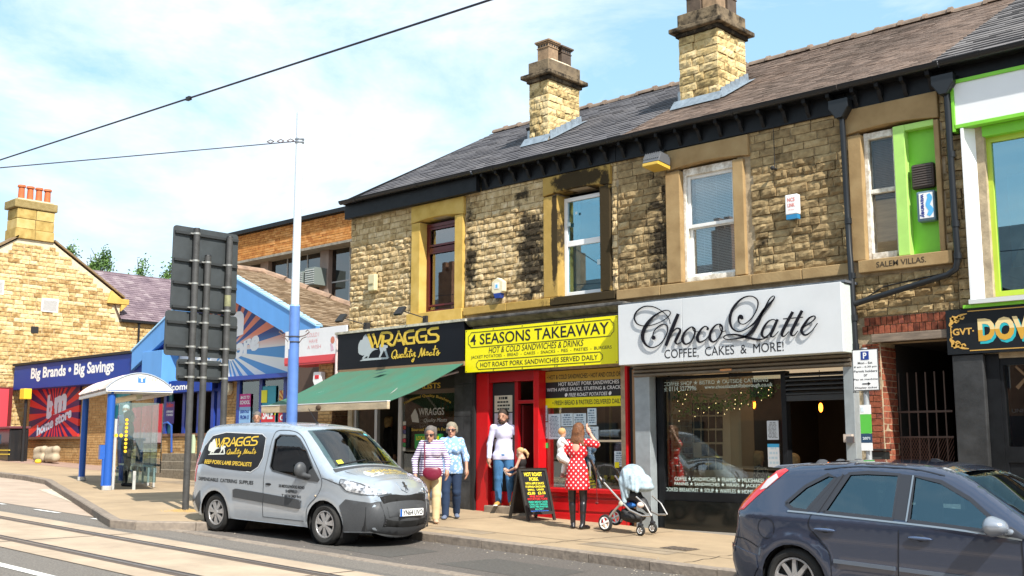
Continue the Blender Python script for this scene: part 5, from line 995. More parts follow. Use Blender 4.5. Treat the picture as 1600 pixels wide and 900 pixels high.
mb = MB(); mb.box(-6.99, -6.87, -.22, -.155, 1.88, 1.99); obj('shutter_lock', mb, mat('lock_cream', (.55, .45, .38), .6), bC); mb = MB(); mb.box(-6.93, -6.83, -.26, -.221, 1.87, 1.96); obj('padlock', mb, mat('padlock', (.25, .25, .27), .3, metal=.8), bC)
wt = mat('window_print', (.62, .74, .68), .6); cy_ = .083
for s_, a in (('COFFEE SHOP ★ BISTRO ★ OUTSIDE CATERING', (1037, 603.5, 1200, 592)), ('Tel: 0114 3277996', (1032, 612, 1088, 605)), ('www.chocolattehillsborough.co.uk', (1101, 609.5, 1207, 600)), ('COFFEE ★ SANDWICHES ★ FRAPPES ★ MILKSHAKES', (1054, 751, 1194, 752.5)), ('PANINIS ★ SANDWICHES ★ WRAPS ★ JACKETS', (1054, 759.5, 1191, 762)), ('COOKED BREAKFAST ★ SOUP ★ WAFFLES ★ HOME MADE', (1036, 767.5, 1196, 771))):
 x0, z0 = onY(a[0], a[1], cy_); x1 = onY(a[2], a[3], cy_)[0]; mb = MB(); T(mb, s_, x0, x1, z0, z0+.075, cy_, bold=.008); obj('window_lettering', mb, wt, bC)
# inside the cafe: brick side wall, menu wall, pillar, branch with ivy and lights, pendants
Yb = clamp(onX(1063, 680, -10.25)[0], 1.0, 4.5); xq = lambda px, yy=Yb: onY(px, 680, yy)[0]
cb = thing('interior_brick_wall', 'pale brick side wall seen inside the cafe at the left of its window', 'wall', (-10.25, 1, gz(-10))); mb = MB(); mb.box(-10.279, -10.255, .4, Yb, gz(-10), 3.05); obj('wall_core', mb, mat('brick_mortar_pale', (.55, .48, .38), .9), cb)
cbm = stone_mat('cafe_brick', [(.20, .13, .09), (.42, .31, .21), (.6, .48, .34)], rnd=.5); masonry(cb, courses(.42, Yb, .9, 3.0, .09, .26, .014, [], random.Random(8)), cbm, rocks('cbk', 3, .012, nx=2, nz=1, name='brick'), -10.25, name='brick', axis='x', jit=.008)
mw = thing('menu_wall', 'cream wall panel with rows of black menu cards inside the cafe', 'menu board', (-10, Yb, 1.2)); mb = MB(); mb.box(-10.25, xq(1141), Yb, Yb+.05, .6, 3.05); obj('panel', mb, mat('menu_cream', (.72, .58, .42), .8), mw)
for j in range(5):
 for i in range(5):
  if j == 3 and i < 2: continue
  x0, z1 = onY(1073.5+i*11.5, 629.5+j*21.5, Yb); x1, z0 = onY(1083.5+i*11.5, 648+j*21.5, Yb); mb = MB(); mb.box(x0, x1, Yb-.012, Yb-.001, z0, z1); obj('menu_card', mb, blk, mw)
mb = MB(); x0 = xq(1141, Yb-.3); mb.box(x0, xq(1158, Yb-.3), Yb-.3, Yb+.1, gz(-8), 3.05); tag(obj('pillar', mb, mat('pillar_tan', (.46, .35, .23), .8)), 'tan square pillar inside the cafe left of the door', 'pillar')
mb = MB(); mb.box(-10.2, -7.1, .8, 3, 3.02, 3.06); obj('ceiling_glow_sheet', mb, mat('ceiling_glow', (1, .82, .55), emit=.3), bC)  # broad, faintly glowing sheet across the cafe ceiling
br = thing('branch', 'bare wooden branch wound with ivy and fairy lights hanging in the cafe window', 'branch', (-9.1, .45, 2.6))
def cw(x, y): X, Z = onY(1000+x/4.5686, 570+y/4.5686, .45); return (X, .45, Z)
mb = MB(); mb.tube([cw(350, 185), cw(430, 215), cw(520, 225), cw(600, 240), cw(650, 275)], [.02, .03, .035, .025, .012], 7); mb.tube([cw(560, 235), cw(680, 200), cw(800, 165), cw(900, 150)], [.03, .028, .02, .012], 7); obj('wood', mb, mat('branch_wood', (.42, .30, .19), .8), br)
rn = random.Random(3); lv = MB(); strands = MB(); lt = MB()
for (x, y, n, l) in ((280, 190, 40, 190), (330, 180, 30, 90), (400, 200, 40, 150), (470, 230, 35, 100), (560, 240, 30, 90), (610, 260, 30, 80), (680, 220, 40, 80), (720, 200, 40, 100), (790, 190, 45, 80), (860, 170, 45, 70), (930, 160, 30, 50)):
 X, Y_, Z = cw(x, y); L_ = l/4.57/100*1.15; pts = [(X+.04*math.sin(k*1.7)+rn.uniform(-.02, .02), .45+rn.uniform(-.05, .05), Z-L_*k/6) for k in range(7)]; strands.tube(pts, .004, 4)
 for k in range(n):
  t_ = rn.random(); p = (X+rn.gauss(0, .09), .45+rn.uniform(-.1, .1), Z+.04-L_*t_); s_ = rn.uniform(.018, .034); a = rn.uniform(0, 6.3); u = Vector((math.cos(a), rn.uniform(-.6, .6), math.sin(a)))*s_; w_ = Vector((-math.sin(a), rn.uniform(-.6, .6), math.cos(a)))*s_*.8; c = Vector(p); lv.add([c-u, c+w_*.8, c+u, c-w_*.8], [(0, 1, 2, 3)])
 for p in pts[::2]: lt.ell(p, .007, 6, 4)
obj('ivy_leaves', lv, mat('ivy', (.10, .24, .03), .6, ns=30, na=.5), br, kind='stuff'); obj('ivy_stems', strands, mat('stem', (.3, .3, .15), .8), br, kind='stuff'); obj('fairy_lights', lt, mat('fairy', (1, .75, .35), emit=2.6), br, kind='stuff')
for (x, y, nm) in ((460, 330, 'in front of the menu wall'), (812, 282, 'above the seated women'), (1290, 305, 'seen through the open cafe door')):
 X, Z = onY(1000+x/4.5686, 570+y/4.5686, 1.5); v = thing('pendant_lamp', 'small orange pendant bulb '+nm, 'lamp', (X, 1.5, Z), 'pendant bulbs in the cafe'); mb = MB(); mb.ell((X, 1.5, Z), (.035, .035, .075), 8, 6); obj('bulb', mb, mat('bulb_orange', (1, .22, .02), emit=6), v); mb = MB(); mb.cyl((X, 1.5, Z+.07), (X, 1.5, 3.05), .006, n=6); obj('flex', mb, blk, v)
for z0, z1, nm in ((1.92, 2.2, 'grey'), (1.52, 1.86, 'blue and white')):
 x0 = onY(1199, 680, cy_)[0]; x1 = onY(1217, 680, cy_)[0]
 if nm == 'grey': paper(bC, x0, z0, x1-x0, z1-z0, cy_, mat('paper_grey', (.55, .58, .62), .7), 12)
 else:
  p = paper(bC, x0, z0, x1-x0, z1-z0, cy_, upvc, 4, MATS['paper_blue_white']); mb = MB(); mb.box(x0, x1, cy_-.006, cy_-.0045, z1-.05, z1); obj('poster_band', mb, mat('band_blue', (.05, .4, .7), .5), p)
x0, z1 = onY(1200, 744, cy_); mb = MB(); mb.box(x0, x0+.17, cy_-.004, cy_, z1-.1, z1); obj('green_label', mb, mat('label_lime', (.25, .75, .05), .5), bC)
tb = thing('cafe_table', 'dark cafe table just inside the cafe window', 'table', (-8.6, 1.0, gz(-8.6))); mb = MB(); mb.box(-9.0, -8.2, .6, 1.2, 1.22, 1.26); obj('tabletop', mb, mat('table_dark', (.06, .04, .03), .4), tb); mb = MB(); mb.cyl((-8.6, .9, gz(-8.6)), (-8.6, .9, 1.22), .04); obj('pedestal', mb, blk, tb)
# ================================================================ generic tiled slope
def tiles(root, O, u, v, L_, lim, m, exp, wd, name='tiles', th=.02, seed=1):
 """tiles on the plane O + a*u + s*v (unit vectors); lim(s) -> (a0, a1)"""
 O, u, v = Vector(O), Vector(u).normalized(), Vector(v).normalized(); n_ = u.cross(v); n_ = n_ if n_.z > 0 else -n_; rnd = random.Random(seed); mb = MB(); n = int(L_/exp)
 P = lambda a, s, h: O+u*a+v*s+n_*h
 for j in range(n):
  s = j*L_/n; e = L_/n; lo, hi = lim(s+e/2); a = lo-(wd/2 if j % 2 else 0)
  while a < hi:
   p, q = max(a, lo), min(a+wd-.006, hi); a += wd
   if q-p < .03: continue
   l = th*rnd.uniform(.6, 1.5); mb.add([P(p, s, 0), P(q, s, 0), P(p, s, l), P(q, s, l), P(q, s+e*1.02, .001), P(p, s+e*1.02, .001)], [(0, 1, 3, 2), (2, 3, 4, 5), (0, 2, 5), (1, 4, 3)])
 return link(name, mb.mesh(name), m, root, kind='stuff')
# ================================================================ discount store
bm = thing('discount_store', 'yellow brick shop with a blue gable, sunburst sign and raised entrance terrace', 'building', (-27, 2, gz(-27)))
ybr = stone_mat('yellow_brick', [(.33, .18, .07), (.46, .28, .12), (.58, .38, .18)], ns=12, rnd=.6, bb=.2)
blue_d = mat('store_blue', (.008, .04, .27), .5, spec=.3); blue_l = mat('gable_blue', (.10, .30, .66), .5, ns=1.2, na=.12, stretch=(1, 1, .3)); blue_f = mat('frame_blue', (.02, .05, .30), .4)
mjoint = mat('yellow_joint', (.42, .33, .22), .9)
gG = gz(-30)-.4
obj('wall', wall_mb(-37.9, -20.6, gG, 4.5, 2.02, 2.3, [(-31.9, -30.7, 2.0, 3.45), (-29.3, -26.0, 1.5, 3.55), (-25.1, -21.9, 2.1, 3.62)]), mjoint, bm)
mb = MB(); mb.box(-37.9, -18.2, 9, 9.2, gG, 4.5); mb.box(-37.9, -37.7, 2.3, 9, gG, 4.5); mb.box(-37.9, -18.2, 2.3, 9, 3.9, 4.0); mb.box(-37.7, -18.2, 5.0, 5.1, gG, 3.9); obj('inner_wall', mb, inner_m, bm)
mb = MB(); mb.box(-37.9, -20.6, 2.3, 9, 1.5, 1.62); obj('floor_slab', mb, tilef, bm)
vy = rocks('ybrick', 4, .004, nx=1, nz=1, name='brick')
ps = courses(-37.9, -20.6, 1.2, 3.7, .078, .225, .011, [(-31.9, -30.7, 2.0, 3.45), (-29.3, -26.0, 1.5, 3.7), (-25.1, -21.9, 2.1, 3.7), (-37.45, -33.9, 2.13, 3.75)], random.Random(6))
masonry(bm, ps, ybr, vy, 2.0, name='brick', jit=.004, limit=280, order=lambda p: -p[0])
# left wing fascia
s = thing('store_fascia', 'long deep blue fascia with white lettering Big Brands Big Savings', 'sign', (-33, 1.5, 3.7))
mb = MB(); mb.box(-37.85, -28.68, 1.5, 1.99, 3.71, 4.52); obj('panel', mb, blue_d, s, bevel=.01); mb = MB(); mb.box(-37.9, -28.66, 1.45, 2.1, 4.522, 4.60); obj('edge_cap', mb, black_matt, s)
x0, z0 = onY(48, 590, 1.495); x1, z1 = onY(178, 573, 1.495); mb = MB(); T(mb, 'Big Brands • Big Savings', x0, x1, 3.93, 4.40, 1.496, bold=.035); obj('lettering', mb, whp, s)
s = thing('store_poster', 'red and navy sunburst poster with b&m home store lettering on the left wing', 'sign', (-35.7, 1.9, 2.1))
def sunburst_mat(name, cx, cz, n, ca, cb, cc=None, cd_=None, zs=0, zr=1.):
 m = bpy.data.materials.new(name); m.use_nodes = True; t = m.node_tree; N = t.nodes.new; K = t.links.new; b = t.nodes['Principled BSDF']; b.inputs['Roughness'].default_value = .45
 g = N('ShaderNodeNewGeometry'); sp = N('ShaderNodeSeparateXYZ'); K(g.outputs['Position'], sp.inputs[0])
 def mth(op, *ins):
  q = N('ShaderNodeMath'); q.operation = op
  for i, v in enumerate(ins):
   if isinstance(v, (int, float)): q.inputs[i].default_value = v
   else: K(v, q.inputs[i])
  return q.outputs[0]
 a = mth('ARCTAN2', mth('SUBTRACT', sp.outputs[2], cz), mth('SUBTRACT', sp.outputs[0], cx)); f = mth('MULTIPLY', mth('ADD', mth('SINE', mth('MULTIPLY', a, n)), .0), 40); f.node.use_clamp = True
 def mix(fac, A, B):
  q = N('ShaderNodeMix'); q.data_type = 'RGBA'
  K(fac, q.inputs['Factor'])
  for nm, v in (('A', A), ('B', B)):
   if isinstance(v, tuple): q.inputs[nm].default_value = (*v, 1)
   else: K(v, q.inputs[nm])
  return q.outputs['Result']
 if cc:
  h = mth('DIVIDE', mth('SUBTRACT', sp.outputs[2], zs), zr); h.node.use_clamp = True; ca = mix(h, cc, ca); cb = mix(h, cd_, cb)
 K(mix(f, ca, cb), b.inputs['Base Color']); return m
mb = MB(); mb.box(-37.45, -33.9, 1.93, 1.99, 2.13, 3.74); obj('panel', mb, sunburst_mat('burst_red', -35.55, 2.9, 24, (.02, .012, .10), (.66, .035, .03)), s)
def rot_text(mb, st, cx, cz, wd, h, ang, Y, **k):
 ca, sa = math.cos(ang), math.sin(ang); return T(mb, st, -.5, .5, -.5, .5, Y, fn=lambda u, v: (cx+u*wd*ca-v*h*sa*.6, Y, cz+u*wd*sa+v*h*ca), **k)
mb = MB(); rot_text(mb, 'b', -35.95, 3.12, .50, .80, .18, 1.925, bold=.07, shear=.15); rot_text(mb, 'm', -35.22, 3.2, .95, .58, .18, 1.925, bold=.07, shear=.15); rot_text(mb, 'home store', -35.6, 2.62, 2.5, .36, .24, 1.925, bold=.045, shear=.1); obj('lettering', mb, mat('print_ice', (.62, .72, .85), .5), s)
mb = MB(); rot_text(mb, '&', -35.66, 3.0, .25, .32, .18, 1.915, bold=.05); obj('ampersand', mb, mat('print_red', (.7, .04, .03), .5), s)
mb = MB(); mb.box(-37.9, -33.6, 1.9, 2.0, 2.05, 2.125); obj('sill_course', mb, mat('sill_brown', (.16, .08, .05), .8), bm)
# gable: barge boards, recessed sunburst, roof
A, Lf, Rt = (-25.43, 6.56), (-29.75, 4.55), (-21.05, 4.66)
for nm, P0, P1 in (('barge_board', Lf, A), ('barge_board', A, Rt)):
 mb = MB(); mb.prism([P0, P1, (P1[0], P1[1]-.62), (P0[0], P0[1]-.62 if P0 is not Lf else P0[1]-.55)], 1.40, 1.52); obj(nm, mb, blue_l, bm, bevel=.01)
 mb = MB(); mb.prism([(P0[0], P0[1]+.002), (P1[0], P1[1]+.002), (P1[0], P1[1]+.05), (P0[0], P0[1]+.05)], 1.37, 1.60); obj('barge_capping', mb, mat('capping_pale_blue', (.35, .62, .85), .4), bm)
 mb = MB(); mb.prism([(P0[0], P0[1]-.60), (P1[0], P1[1]-.60), (P1[0], P1[1]-.56), (P0[0], P0[1]-.56)], 1.525, 2.05); obj('gable_soffit', mb, blue_f, bm)
mb = MB(); mb.box(-29.1, -28.0, 1.38, 1.9, 3.52, 4.50); obj('gable_end_box', mb, blue_l, bm, bevel=.01)
s = thing('store_gable_sign', 'large blue, white and orange sunburst sign with white lettering filling the store gable', 'sign', (-25, 2.0, 3.7))
mb = MB(); mb.prism([(-28.9, 3.70), (-21.6, 3.60), (-21.6, 4.40), (-25.43, 6.05), (-28.9, 4.42)], 1.93, 1.99); obj('panel', mb, sunburst_mat('burst_blue', -25.6, 4.35, 26, (.012, .035, .20), (.78, .22, .11), (.08, .30, .62), (.80, .80, .76), 4.3, .45), s)
mb = MB(); rot_text(mb, 'b&m', -26.3, 5.0, 2.9, .95, .16, 1.925, bold=.07, shear=.1); rot_text(mb, 'home store', -26.05, 4.22, 3.9, .55, .20, 1.925, bold=.055, shear=.1); obj('lettering', mb, upvc, s)
mb = MB(); mb.box(-29.0, -21.4, 1.7, 2.0, 3.53, 3.64); obj('blue_beam', mb, blue_f, bm); mb = MB(); mb.box(-29.3, -25.9, 1.62, 1.69, 3.3, 3.62); obj('welcome_panel', mb, blue_d, bm); mb = MB(); T(mb, 'Welcome', -28.6, -26.9, 3.36, 3.55, 1.615, bold=.03); obj('lettering', mb, whp, bm)
def slope(sd):
 v = (Vector((A[0], 0, A[1]))-Vector((Rt[0] if sd > 0 else Lf[0], 0, Rt[1] if sd > 0 else Lf[1]))); L_ = v.length; v.normalize()
 O = (Rt[0], 1.4, Rt[1]+.03) if sd > 0 else (Lf[0], 1.4, Lf[1]+.03)
 tiles(bm, O, (0, 1, 0), v, L_, lambda s: (0, 3.6-2.1*s/L_), tile_bm, .15, .3, name='tiles', th=.025, seed=3+sd)
 mb = MB(); P = lambda a, s: Vector(O)+Vector((0, a, 0))+v*s-Vector((0, 0, .02)); mb.add([P(0, 0), P(3.6, 0), P(1.5, L_), P(0, L_)], [(0, 1, 2, 3)]); obj('roof_slope', mb, tile_bm, bm)
slope(1); slope(-1)
c0, c1, c2 = Vector((Rt[0], 5.0, Rt[1])), Vector((Lf[0], 5.0, Lf[1])), Vector((A[0], 2.9, A[1])); mb = MB(); mb.add([c0, c1, c2], [(0, 1, 2)]); mb.add([(-37.9, 2.0, 4.5), (-29.5, 2.0, 4.5), (-29.5, 9, 4.7), (-37.9, 9, 4.7)], [(0, 1, 2, 3)]); mb.add([(-21.1, 5.0, 4.66), (-18.2, 5.0, 4.66), (-18.2, 9, 4.7), (-29.7, 9, 4.7), (-29.7, 5, 4.6)], [(0, 1, 2, 3, 4)]); mb.add([(-21.1, 1.5, 4.6), (-18.2, 1.5, 4.6), (-18.2, 5, 4.6), (-21.1, 5, 4.6)], [(0, 1, 2, 3)]); obj('flat_roof', mb, tile_bm, bm)
n = 7
for i in range(n):
 p = c2.lerp(c0, i/n); q = c2.lerp(c0, (i+.96)/n); mb = MB(); mb.cyl(p+Vector((0, 0, .03)), q+Vector((0, 0, .05)), .10, .11, n=8); obj('hip_tile', mb, mat('hip_clay', (.30, .20, .14), .9, ns=5, na=.4), bm)
mb = MB(); mb.cyl((A[0], 1.4, A[1]+.04), (A[0], 2.9, A[1]+.04), .11, n=8); obj('ridge_tile', mb, MATS['hip_clay'], bm)
# extend the right slope of tiles down behind the banner to the neighbour
# windows and doors
mb = MB(); mb.box(-25.12, -21.9, 1.98, 2.06, 3.58, 3.66); mb.box(-25.12, -21.9, 1.98, 2.06, 2.05, 2.12)
for x in (-25.12, -24.1, -23.05, -22.1): mb.box(x, x+.13, 1.95, 2.07, 1.6, 3.6)
obj('window_frame', mb, blue_f, bm); pane(bm, -25.0, -22.0, 2.12, 3.58, 2.0, glass_mat('store_glass', (.7, .8, .85), .10))
mb = MB()
for x in (-29.3, -28.75, -27.75, -27.0, -26.3, -26.0): mb.box(x, x+.14, 1.93, 2.06, 1.62, 3.55)
mb.box(-29.3, -26, 1.94, 2.05, 3.3, 3.38); obj('door_frame', mb, blue_f, bm); mb = MB(); mb.box(-28.7, -28.45, 2.0, 2.05, 1.65, 3.3); obj('teal_panel', mb, mat('teal_paint', (.10, .33, .36), .5), bm)
def poster(x0, x1, z0, z1, y, bgm, texts, name='poster', root=bm):
 mb = MB(); mb.box(x0, x1, y-.01, y, z0, z1); p = obj(name, mb, bgm, root)
 for (st, a, b, c, d, m_) in texts: mb = MB(); T(mb, st, x0+(x1-x0)*a, x0+(x1-x0)*b, z0+(z1-z0)*c, z0+(z1-z0)*d, y-.012, bold=.04, shear=.15); obj('lettering', mb, m_, p)
 return p
mag = mat('poster_magenta', (.55, .02, .22), .5); pred = mat('poster_red', (.62, .02, .03), .5); pteal = mat('poster_teal', (.03, .33, .42), .5)
x0, z1 = onY(375, 616, 1.97); x1, z0 = onY(391, 656, 1.97); poster(x0, x1, (z0+z1)/2, z1, 1.97, mag, [('BACK TO', .1, .9, .62, .85, whp), ('SCHOOL', .05, .95, .2, .5, whp)]); poster(x0, x1, z0-.2, (z0+z1)/2-.001, 1.97, mat('poster_sky', (.25, .45, .7), .5), [('ESSENTIALS', .1, .9, .7, .85, blue_d), ('FROM £1', .1, .9, .4, .6, blue_d)])
x0, z1 = onY(409, 604, 1.97); x1, z0 = onY(430, 660, 1.97); p = poster(x0, x1, z0, z1, 1.97, pteal, []); poster(x0+.03, x0+.28, z1-.42, z1-.1, 1.955, yel, []); poster(x0+.25, x0+.65, z1-.75, z1-.5, 1.955, yel, [('NOW', .1, .9, .1, .9, blk)]); poster(x0+.05, x1, z0, z0+.42, 1.955, pred, [('SALE', .1, .9, .2, .8, whp)])
x0, z1 = onY(437, 610, 1.97); x1, z0 = onY(457, 660, 1.97); poster(x0, x1, z0, z1-.3, 1.97, pred, [('SA', .1, .9, .5, .9, whp), ('OFF', .1, .9, .1, .4, whp)]); mb = MB(); mb.box(x0, x1, 1.96, 1.97, z1-.299, z1); obj('poster', mb, sunburst_mat('burst_gold', (x0+x1)/2, z1-.3, 16, (.5, .1, .02), (.75, .5, .1)), bm)
x0, z1 = onY(260, 628, 1.93); x1, z0 = onY(272, 662, 1.93); poster(x0, x1, z0, z1, 1.925, mat('poster_purple', (.08, .03, .22), .5), [('b&m', .1, .9, .75, .95, pred), ('OPENING', .1, .9, .5, .6, whp), ('TIMES', .1, .9, .35, .45, whp)])
x0, z1 = onY(168, 616, 2.1); x1, z0 = onY(200, 682, 2.1); poster(x0, x1, z0, z1, 2.12, mat('poster_turquoise', (.02, .30, .38), .5), [('chilled', .02, .98, .72, .92, mat('print_pale_teal', (.35, .65, .7)))]);
mb = MB(); mb.ell((-28.55, 1.3, 2.28), (.3, .03, .3), 20, 10); v = tag(obj('rim', mb, mat('disc_blue', (.02, .12, .5), .4), None), None); rs = thing('round_sign', 'round white sign with blue rim leaning behind the terrace wall by the entrance', 'sign', (-28.55, 1.3, 2.0)); v.parent = rs; v.matrix_parent_inverse = wm(rs).inverted(); mb = MB(); mb.ell((-28.55, 1.28, 2.28), (.23, .03, .23), 20, 10); obj('disc', mb, upvc, rs); mb = MB(); mb.box(-28.68, -28.42, 1.245, 1.255, 2.24, 2.34); obj('disc_print', mb, mat('disc_blue_light', (.05, .35, .6)), rs)
# brick pier and side of the small shop, banner
mb = MB(); mb.box(-19.33, -18.86, .22, 1.6, gz(-19)-.2, 3.64); obj('corner_pier', mb, mjoint, bm)
masonry(bm, courses(-19.34, -18.85, gz(-19)-.05, 3.62, .078, .225, .011, [], random.Random(2)), ybr, vy, .2, name='pier_brick', jit=.004, limit=90); masonry(bm, courses(.2, 1.6, gz(-19)-.05, 3.62, .078, .225, .011, [], random.Random(5)), stone_mat('dark_brick', [(.10, .05, .03), (.16, .09, .05), (.24, .14, .08)], rnd=.5), rocks('dbrick', 3, .004, nx=1, nz=1, name='brick'), -18.84, name='side_brick', axis='x', jit=.004, limit=100)
mb = MB(); mb.box(-21.9, -18.1, 1.5, 1.6, gz(-19)-.2, 4.4); obj('recess_wall', mb, mat('recess_brown', (.09, .055, .04), .8), bm); mb = MB(); mb.box(-18.75, -18.12, 1.44, 1.49, 2.9, 3.55); obj('red_panel', mb, mat('panel_darkred', (.22, .02, .02), .5), bm); mb = MB(); mb.box(-18.8, -18.12, 1.3, 1.38, 2.2, 2.75); obj('green_panel', mb, mat('panel_green', (.01, .32, .16), .5), bm)
bn = thing('banner', 'white and red banner with faint child drawing above the brick corner pier', 'banner', (-19, 0, 3.65)); Z0, Z1 = 3.63, 4.36
mb = MB(); mb.box(-20.3, -18.14, -.02, .02, Z0+.14, Z1); obj('cloth', mb, mat('banner_cloth', (.72, .72, .74), .6, ns=2, na=.08), bn); mb = MB(); mb.prism([(-.03, Z0), (-.03, Z0+.138), (.02, Z0+.138), (.02, Z0)], -20.3, -18.14, 'x'); mb.box(-20.3, -18.14, -.02, .6, Z0-.04, Z0-.001); obj('red_border', mb, mat('banner_red', (.62, .06, .07), .5), bn)
mb = MB(); T(mb, "COULD I", -19.5, -19.08, 4.18, 4.27, -.0225); T(mb, 'HAVE', -19.42, -19.12, 4.05, 4.13, -.0225); T(mb, 'A WISH', -19.48, -19.0, 3.92, 4.0, -.0225); obj('lettering', mb, mat('print_faded_red', (.66, .3, .32), .6), bn)
mb = MB(); ribbon(mb, [(-18.66, 4.0, .05), (-18.62, 3.92, .08), (-18.6, 3.84, .10)], -.0215, .001, lambda x, z: (x, z)); ribbon(mb, [(-18.5, 4.02, .02), (-18.43, 4.1, .02), (-18.4, 4.18, .02)], -.0215, .001, lambda x, z: (x, z)); obj('child_figure', mb, mat('print_rose', (.6, .4, .5)), bn); mb = MB(); mb.prism([(-18.6+.07*math.cos(a), 4.07+.08*math.sin(a)) for a in [i*.7 for i in range(9)]], -.0235, -.0225); obj('child_head', mb, mat('print_auburn', (.55, .18, .12)), bn)
for (xa, za, c, lab) in ((-25.5, 3.5, 'alarm_cream', 'cream alarm box on the brick pier left of the store windows'), (-19.22, 3.42, 'white_upvc', 'white and red alarm box at the top of the brick corner pier')):
 yy = 1.99 if xa < -20 else .19; v = thing('alarm_box', lab, 'alarm', (xa, yy, za-.3)); mb = MB(); mb.prism([(xa-.13, za), (xa+.13, za), (xa+.15, za-.2), (xa+.07, za-.33), (xa-.07, za-.33), (xa-.15, za-.2)], yy-.13, yy); obj('casing', mb, MATS[c], v, bevel=.015); mb = MB(); mb.box(xa-.07, xa+.07, yy-.136, yy-.131, za-.15, za-.07); obj('print', mb, pred, v)
# terrace wall, steps, handrail
tw = thing('terrace_wall', 'low yellow brick retaining wall with blue-capped rail before the store entrance', 'wall', (-27.5, 1.2, gz(-27.5))); mb = MB(); mb.box(-29.4, -21.5, 1.22, 1.45, gG, 2.08); mb.box(-29.42, -29.2, 1.22, 2.0, gG, 2.08); obj('wall_core', mb, mjoint, tw)
masonry(tw, courses(-29.42, -22, gz(-28)-.12, 2.06, .078, .225, .011, [], random.Random(11)), ybr, rocks('ybrick2', 4, .004, nx=1, nz=1, name='brick'), 1.2, name='brick', jit=.004, order=lambda p: -p[2]+p[0]*.01)
k = 30
for i in range(k): mb = MB(); x = -29.45+i*.26; mb.box(x, x+.25, 1.16, 1.47, 2.082, 2.16); obj('coping_brick', mb, mat('coping_brown', (.20, .10, .06), .85, ns=8, na=.3), tw)
struct('terrace', MB().box(-29.4, -20.7, 1.45, 2.02, gG, 1.62), tilef)
st = thing('steps', 'three worn concrete steps rising to the store entrance', 'steps', (-26.5, .6, gz(-26.5))); stm = mat('step_concrete', (.20, .165, .12), .95, ns=14, na=.4)
for i, (px, yf) in enumerate(((222, .35), (238, .62), (253, .9))): xl = onY(px, 737-i*15, yf)[0]; mb = MB(); mb.box(xl, -22, yf, 1.17, gG, 1.08+.2*(i+1)-.05); obj('step', mb, stm, st, bevel=.012)
hr = thing('handrail', 'blue tubular handrail sloping up beside the steps', 'handrail', (-28.9, 1.0, gz(-28.9))); q = lambda x, y, Y: (onY(x, y, Y)[0], Y, onY(x, y, Y)[1])
mb = MB(); mb.tube([q(206, 736, .95), q(208, 696, .95), q(212, 688, .95), q(250, 664, 1.05), q(262, 660, 1.1), q(268, 665, 1.1), q(268, 707, 1.1)], .028, 8); obj('rail', mb, mat('rail_blue', (.03, .09, .34), .4), hr)
v = thing('wall_panel', 'pale green upright box beside the steps', 'cabinet', (-27.0, 1.1, 1.6)); x0, z0 = onY(296, 708, 1.15); x1, z1 = onY(304, 679, 1.15); mb = MB(); mb.box(x0, x1, 1.1, 1.19, z0, z1); obj('casing', mb, mat('pale_green', (.42, .52, .36), .6), v)
v = thing('planter', 'small blue bowl on the terrace wall', 'bowl', (-29, 1.3, 2.17)); x = onY(228, 675, 1.3)[0]; mb = MB(); mb.cyl((x, 1.3, 2.162), (x, 1.3, 2.28), .09, .15, 10); obj('bowl', mb, blue_f, v)
# ================================================================ brick office block behind
ob = thing('office_block', 'orange brick office block with dark ribbon windows behind the store roof', 'building', (-28, 6, gz(-28))); obr = stone_mat('orange_brick', [(.36, .13, .04), (.54, .24, .07), (.64, .32, .12)], ns=6, rnd=.6, bb=.2, soot=[(-24, 8.95, 8, .16, .22), (-32, 8.95, 6, .16, .22)])
mb = MB(); mb.box(-33.0, -18.3, 6.03, 6.3, 7.86, 8.86); mb.box(-33, -32.8, 6.3, 12, 2, 8.86); mb.box(-33.0, -18.3, 6.5, 6.6, 4.5, 7.85); mb.box(-33, -18.3, 11.9, 12, 2, 8.9); obj('wall', mb, mat('orange_joint', (.40, .25, .13), .9), ob)
masonry(ob, courses(-33.0, -18.35, 7.87, 8.84, .076, .225, .01, [], random.Random(21)), obr, rocks('obrick', 4, .005, nx=1, nz=1, name='brick'), 6.0, name='brick', jit=.005, limit=260, order=lambda p: -p[0]+(100 if p[0] > -25.3 else 0))
mb = MB(); mb.box(-33.15, -18.3, 5.85, 12.1, 8.862, 8.99); obj('roof_edge', mb, black_paint, ob); mb = MB(); mb.box(-33.1, -18.3, 5.55, 6.4, 7.78, 7.855); obj('canopy_slab', mb, mat('canopy_grey', (.30, .27, .22), .8, ns=6, na=.4), ob)
mb = MB(); mb.box(-33, -18.3, 6.1, 6.3, 4.6, 6.05); obj('lower_wall', mb, obr, ob)
og = glass_mat('office_glass', (.10, .13, .16), .10); pier = mat('pier_mauve', (.32, .24, .20), .8, ns=5, na=.2)
X = lambda px: onY(px, 420, 6.05)[0]
for x in (X(418)-.25, X(507)-.1, X(560)): mb = MB(); mb.box(x, x+.42, 5.95, 6.35, 6.0, 7.78); obj('pier', mb, pier, ob)
x = -33.0
fr = MB()
for i in range(14): fr.box(-33+i*1.05, -32.95+i*1.05, 6.08, 6.14, 6.05, 7.78)
fr.box(-33, -18.4, 6.08, 6.14, 6.05, 6.1); fr.box(-33, -18.4, 6.082, 6.138, 6.75, 6.79); obj('window_frame', fr, mat('frame_steel', (.4, .4, .4), .5), ob, kind='stuff'); pane(ob, -33, -18.4, 6.1, 7.78, 6.1, og)
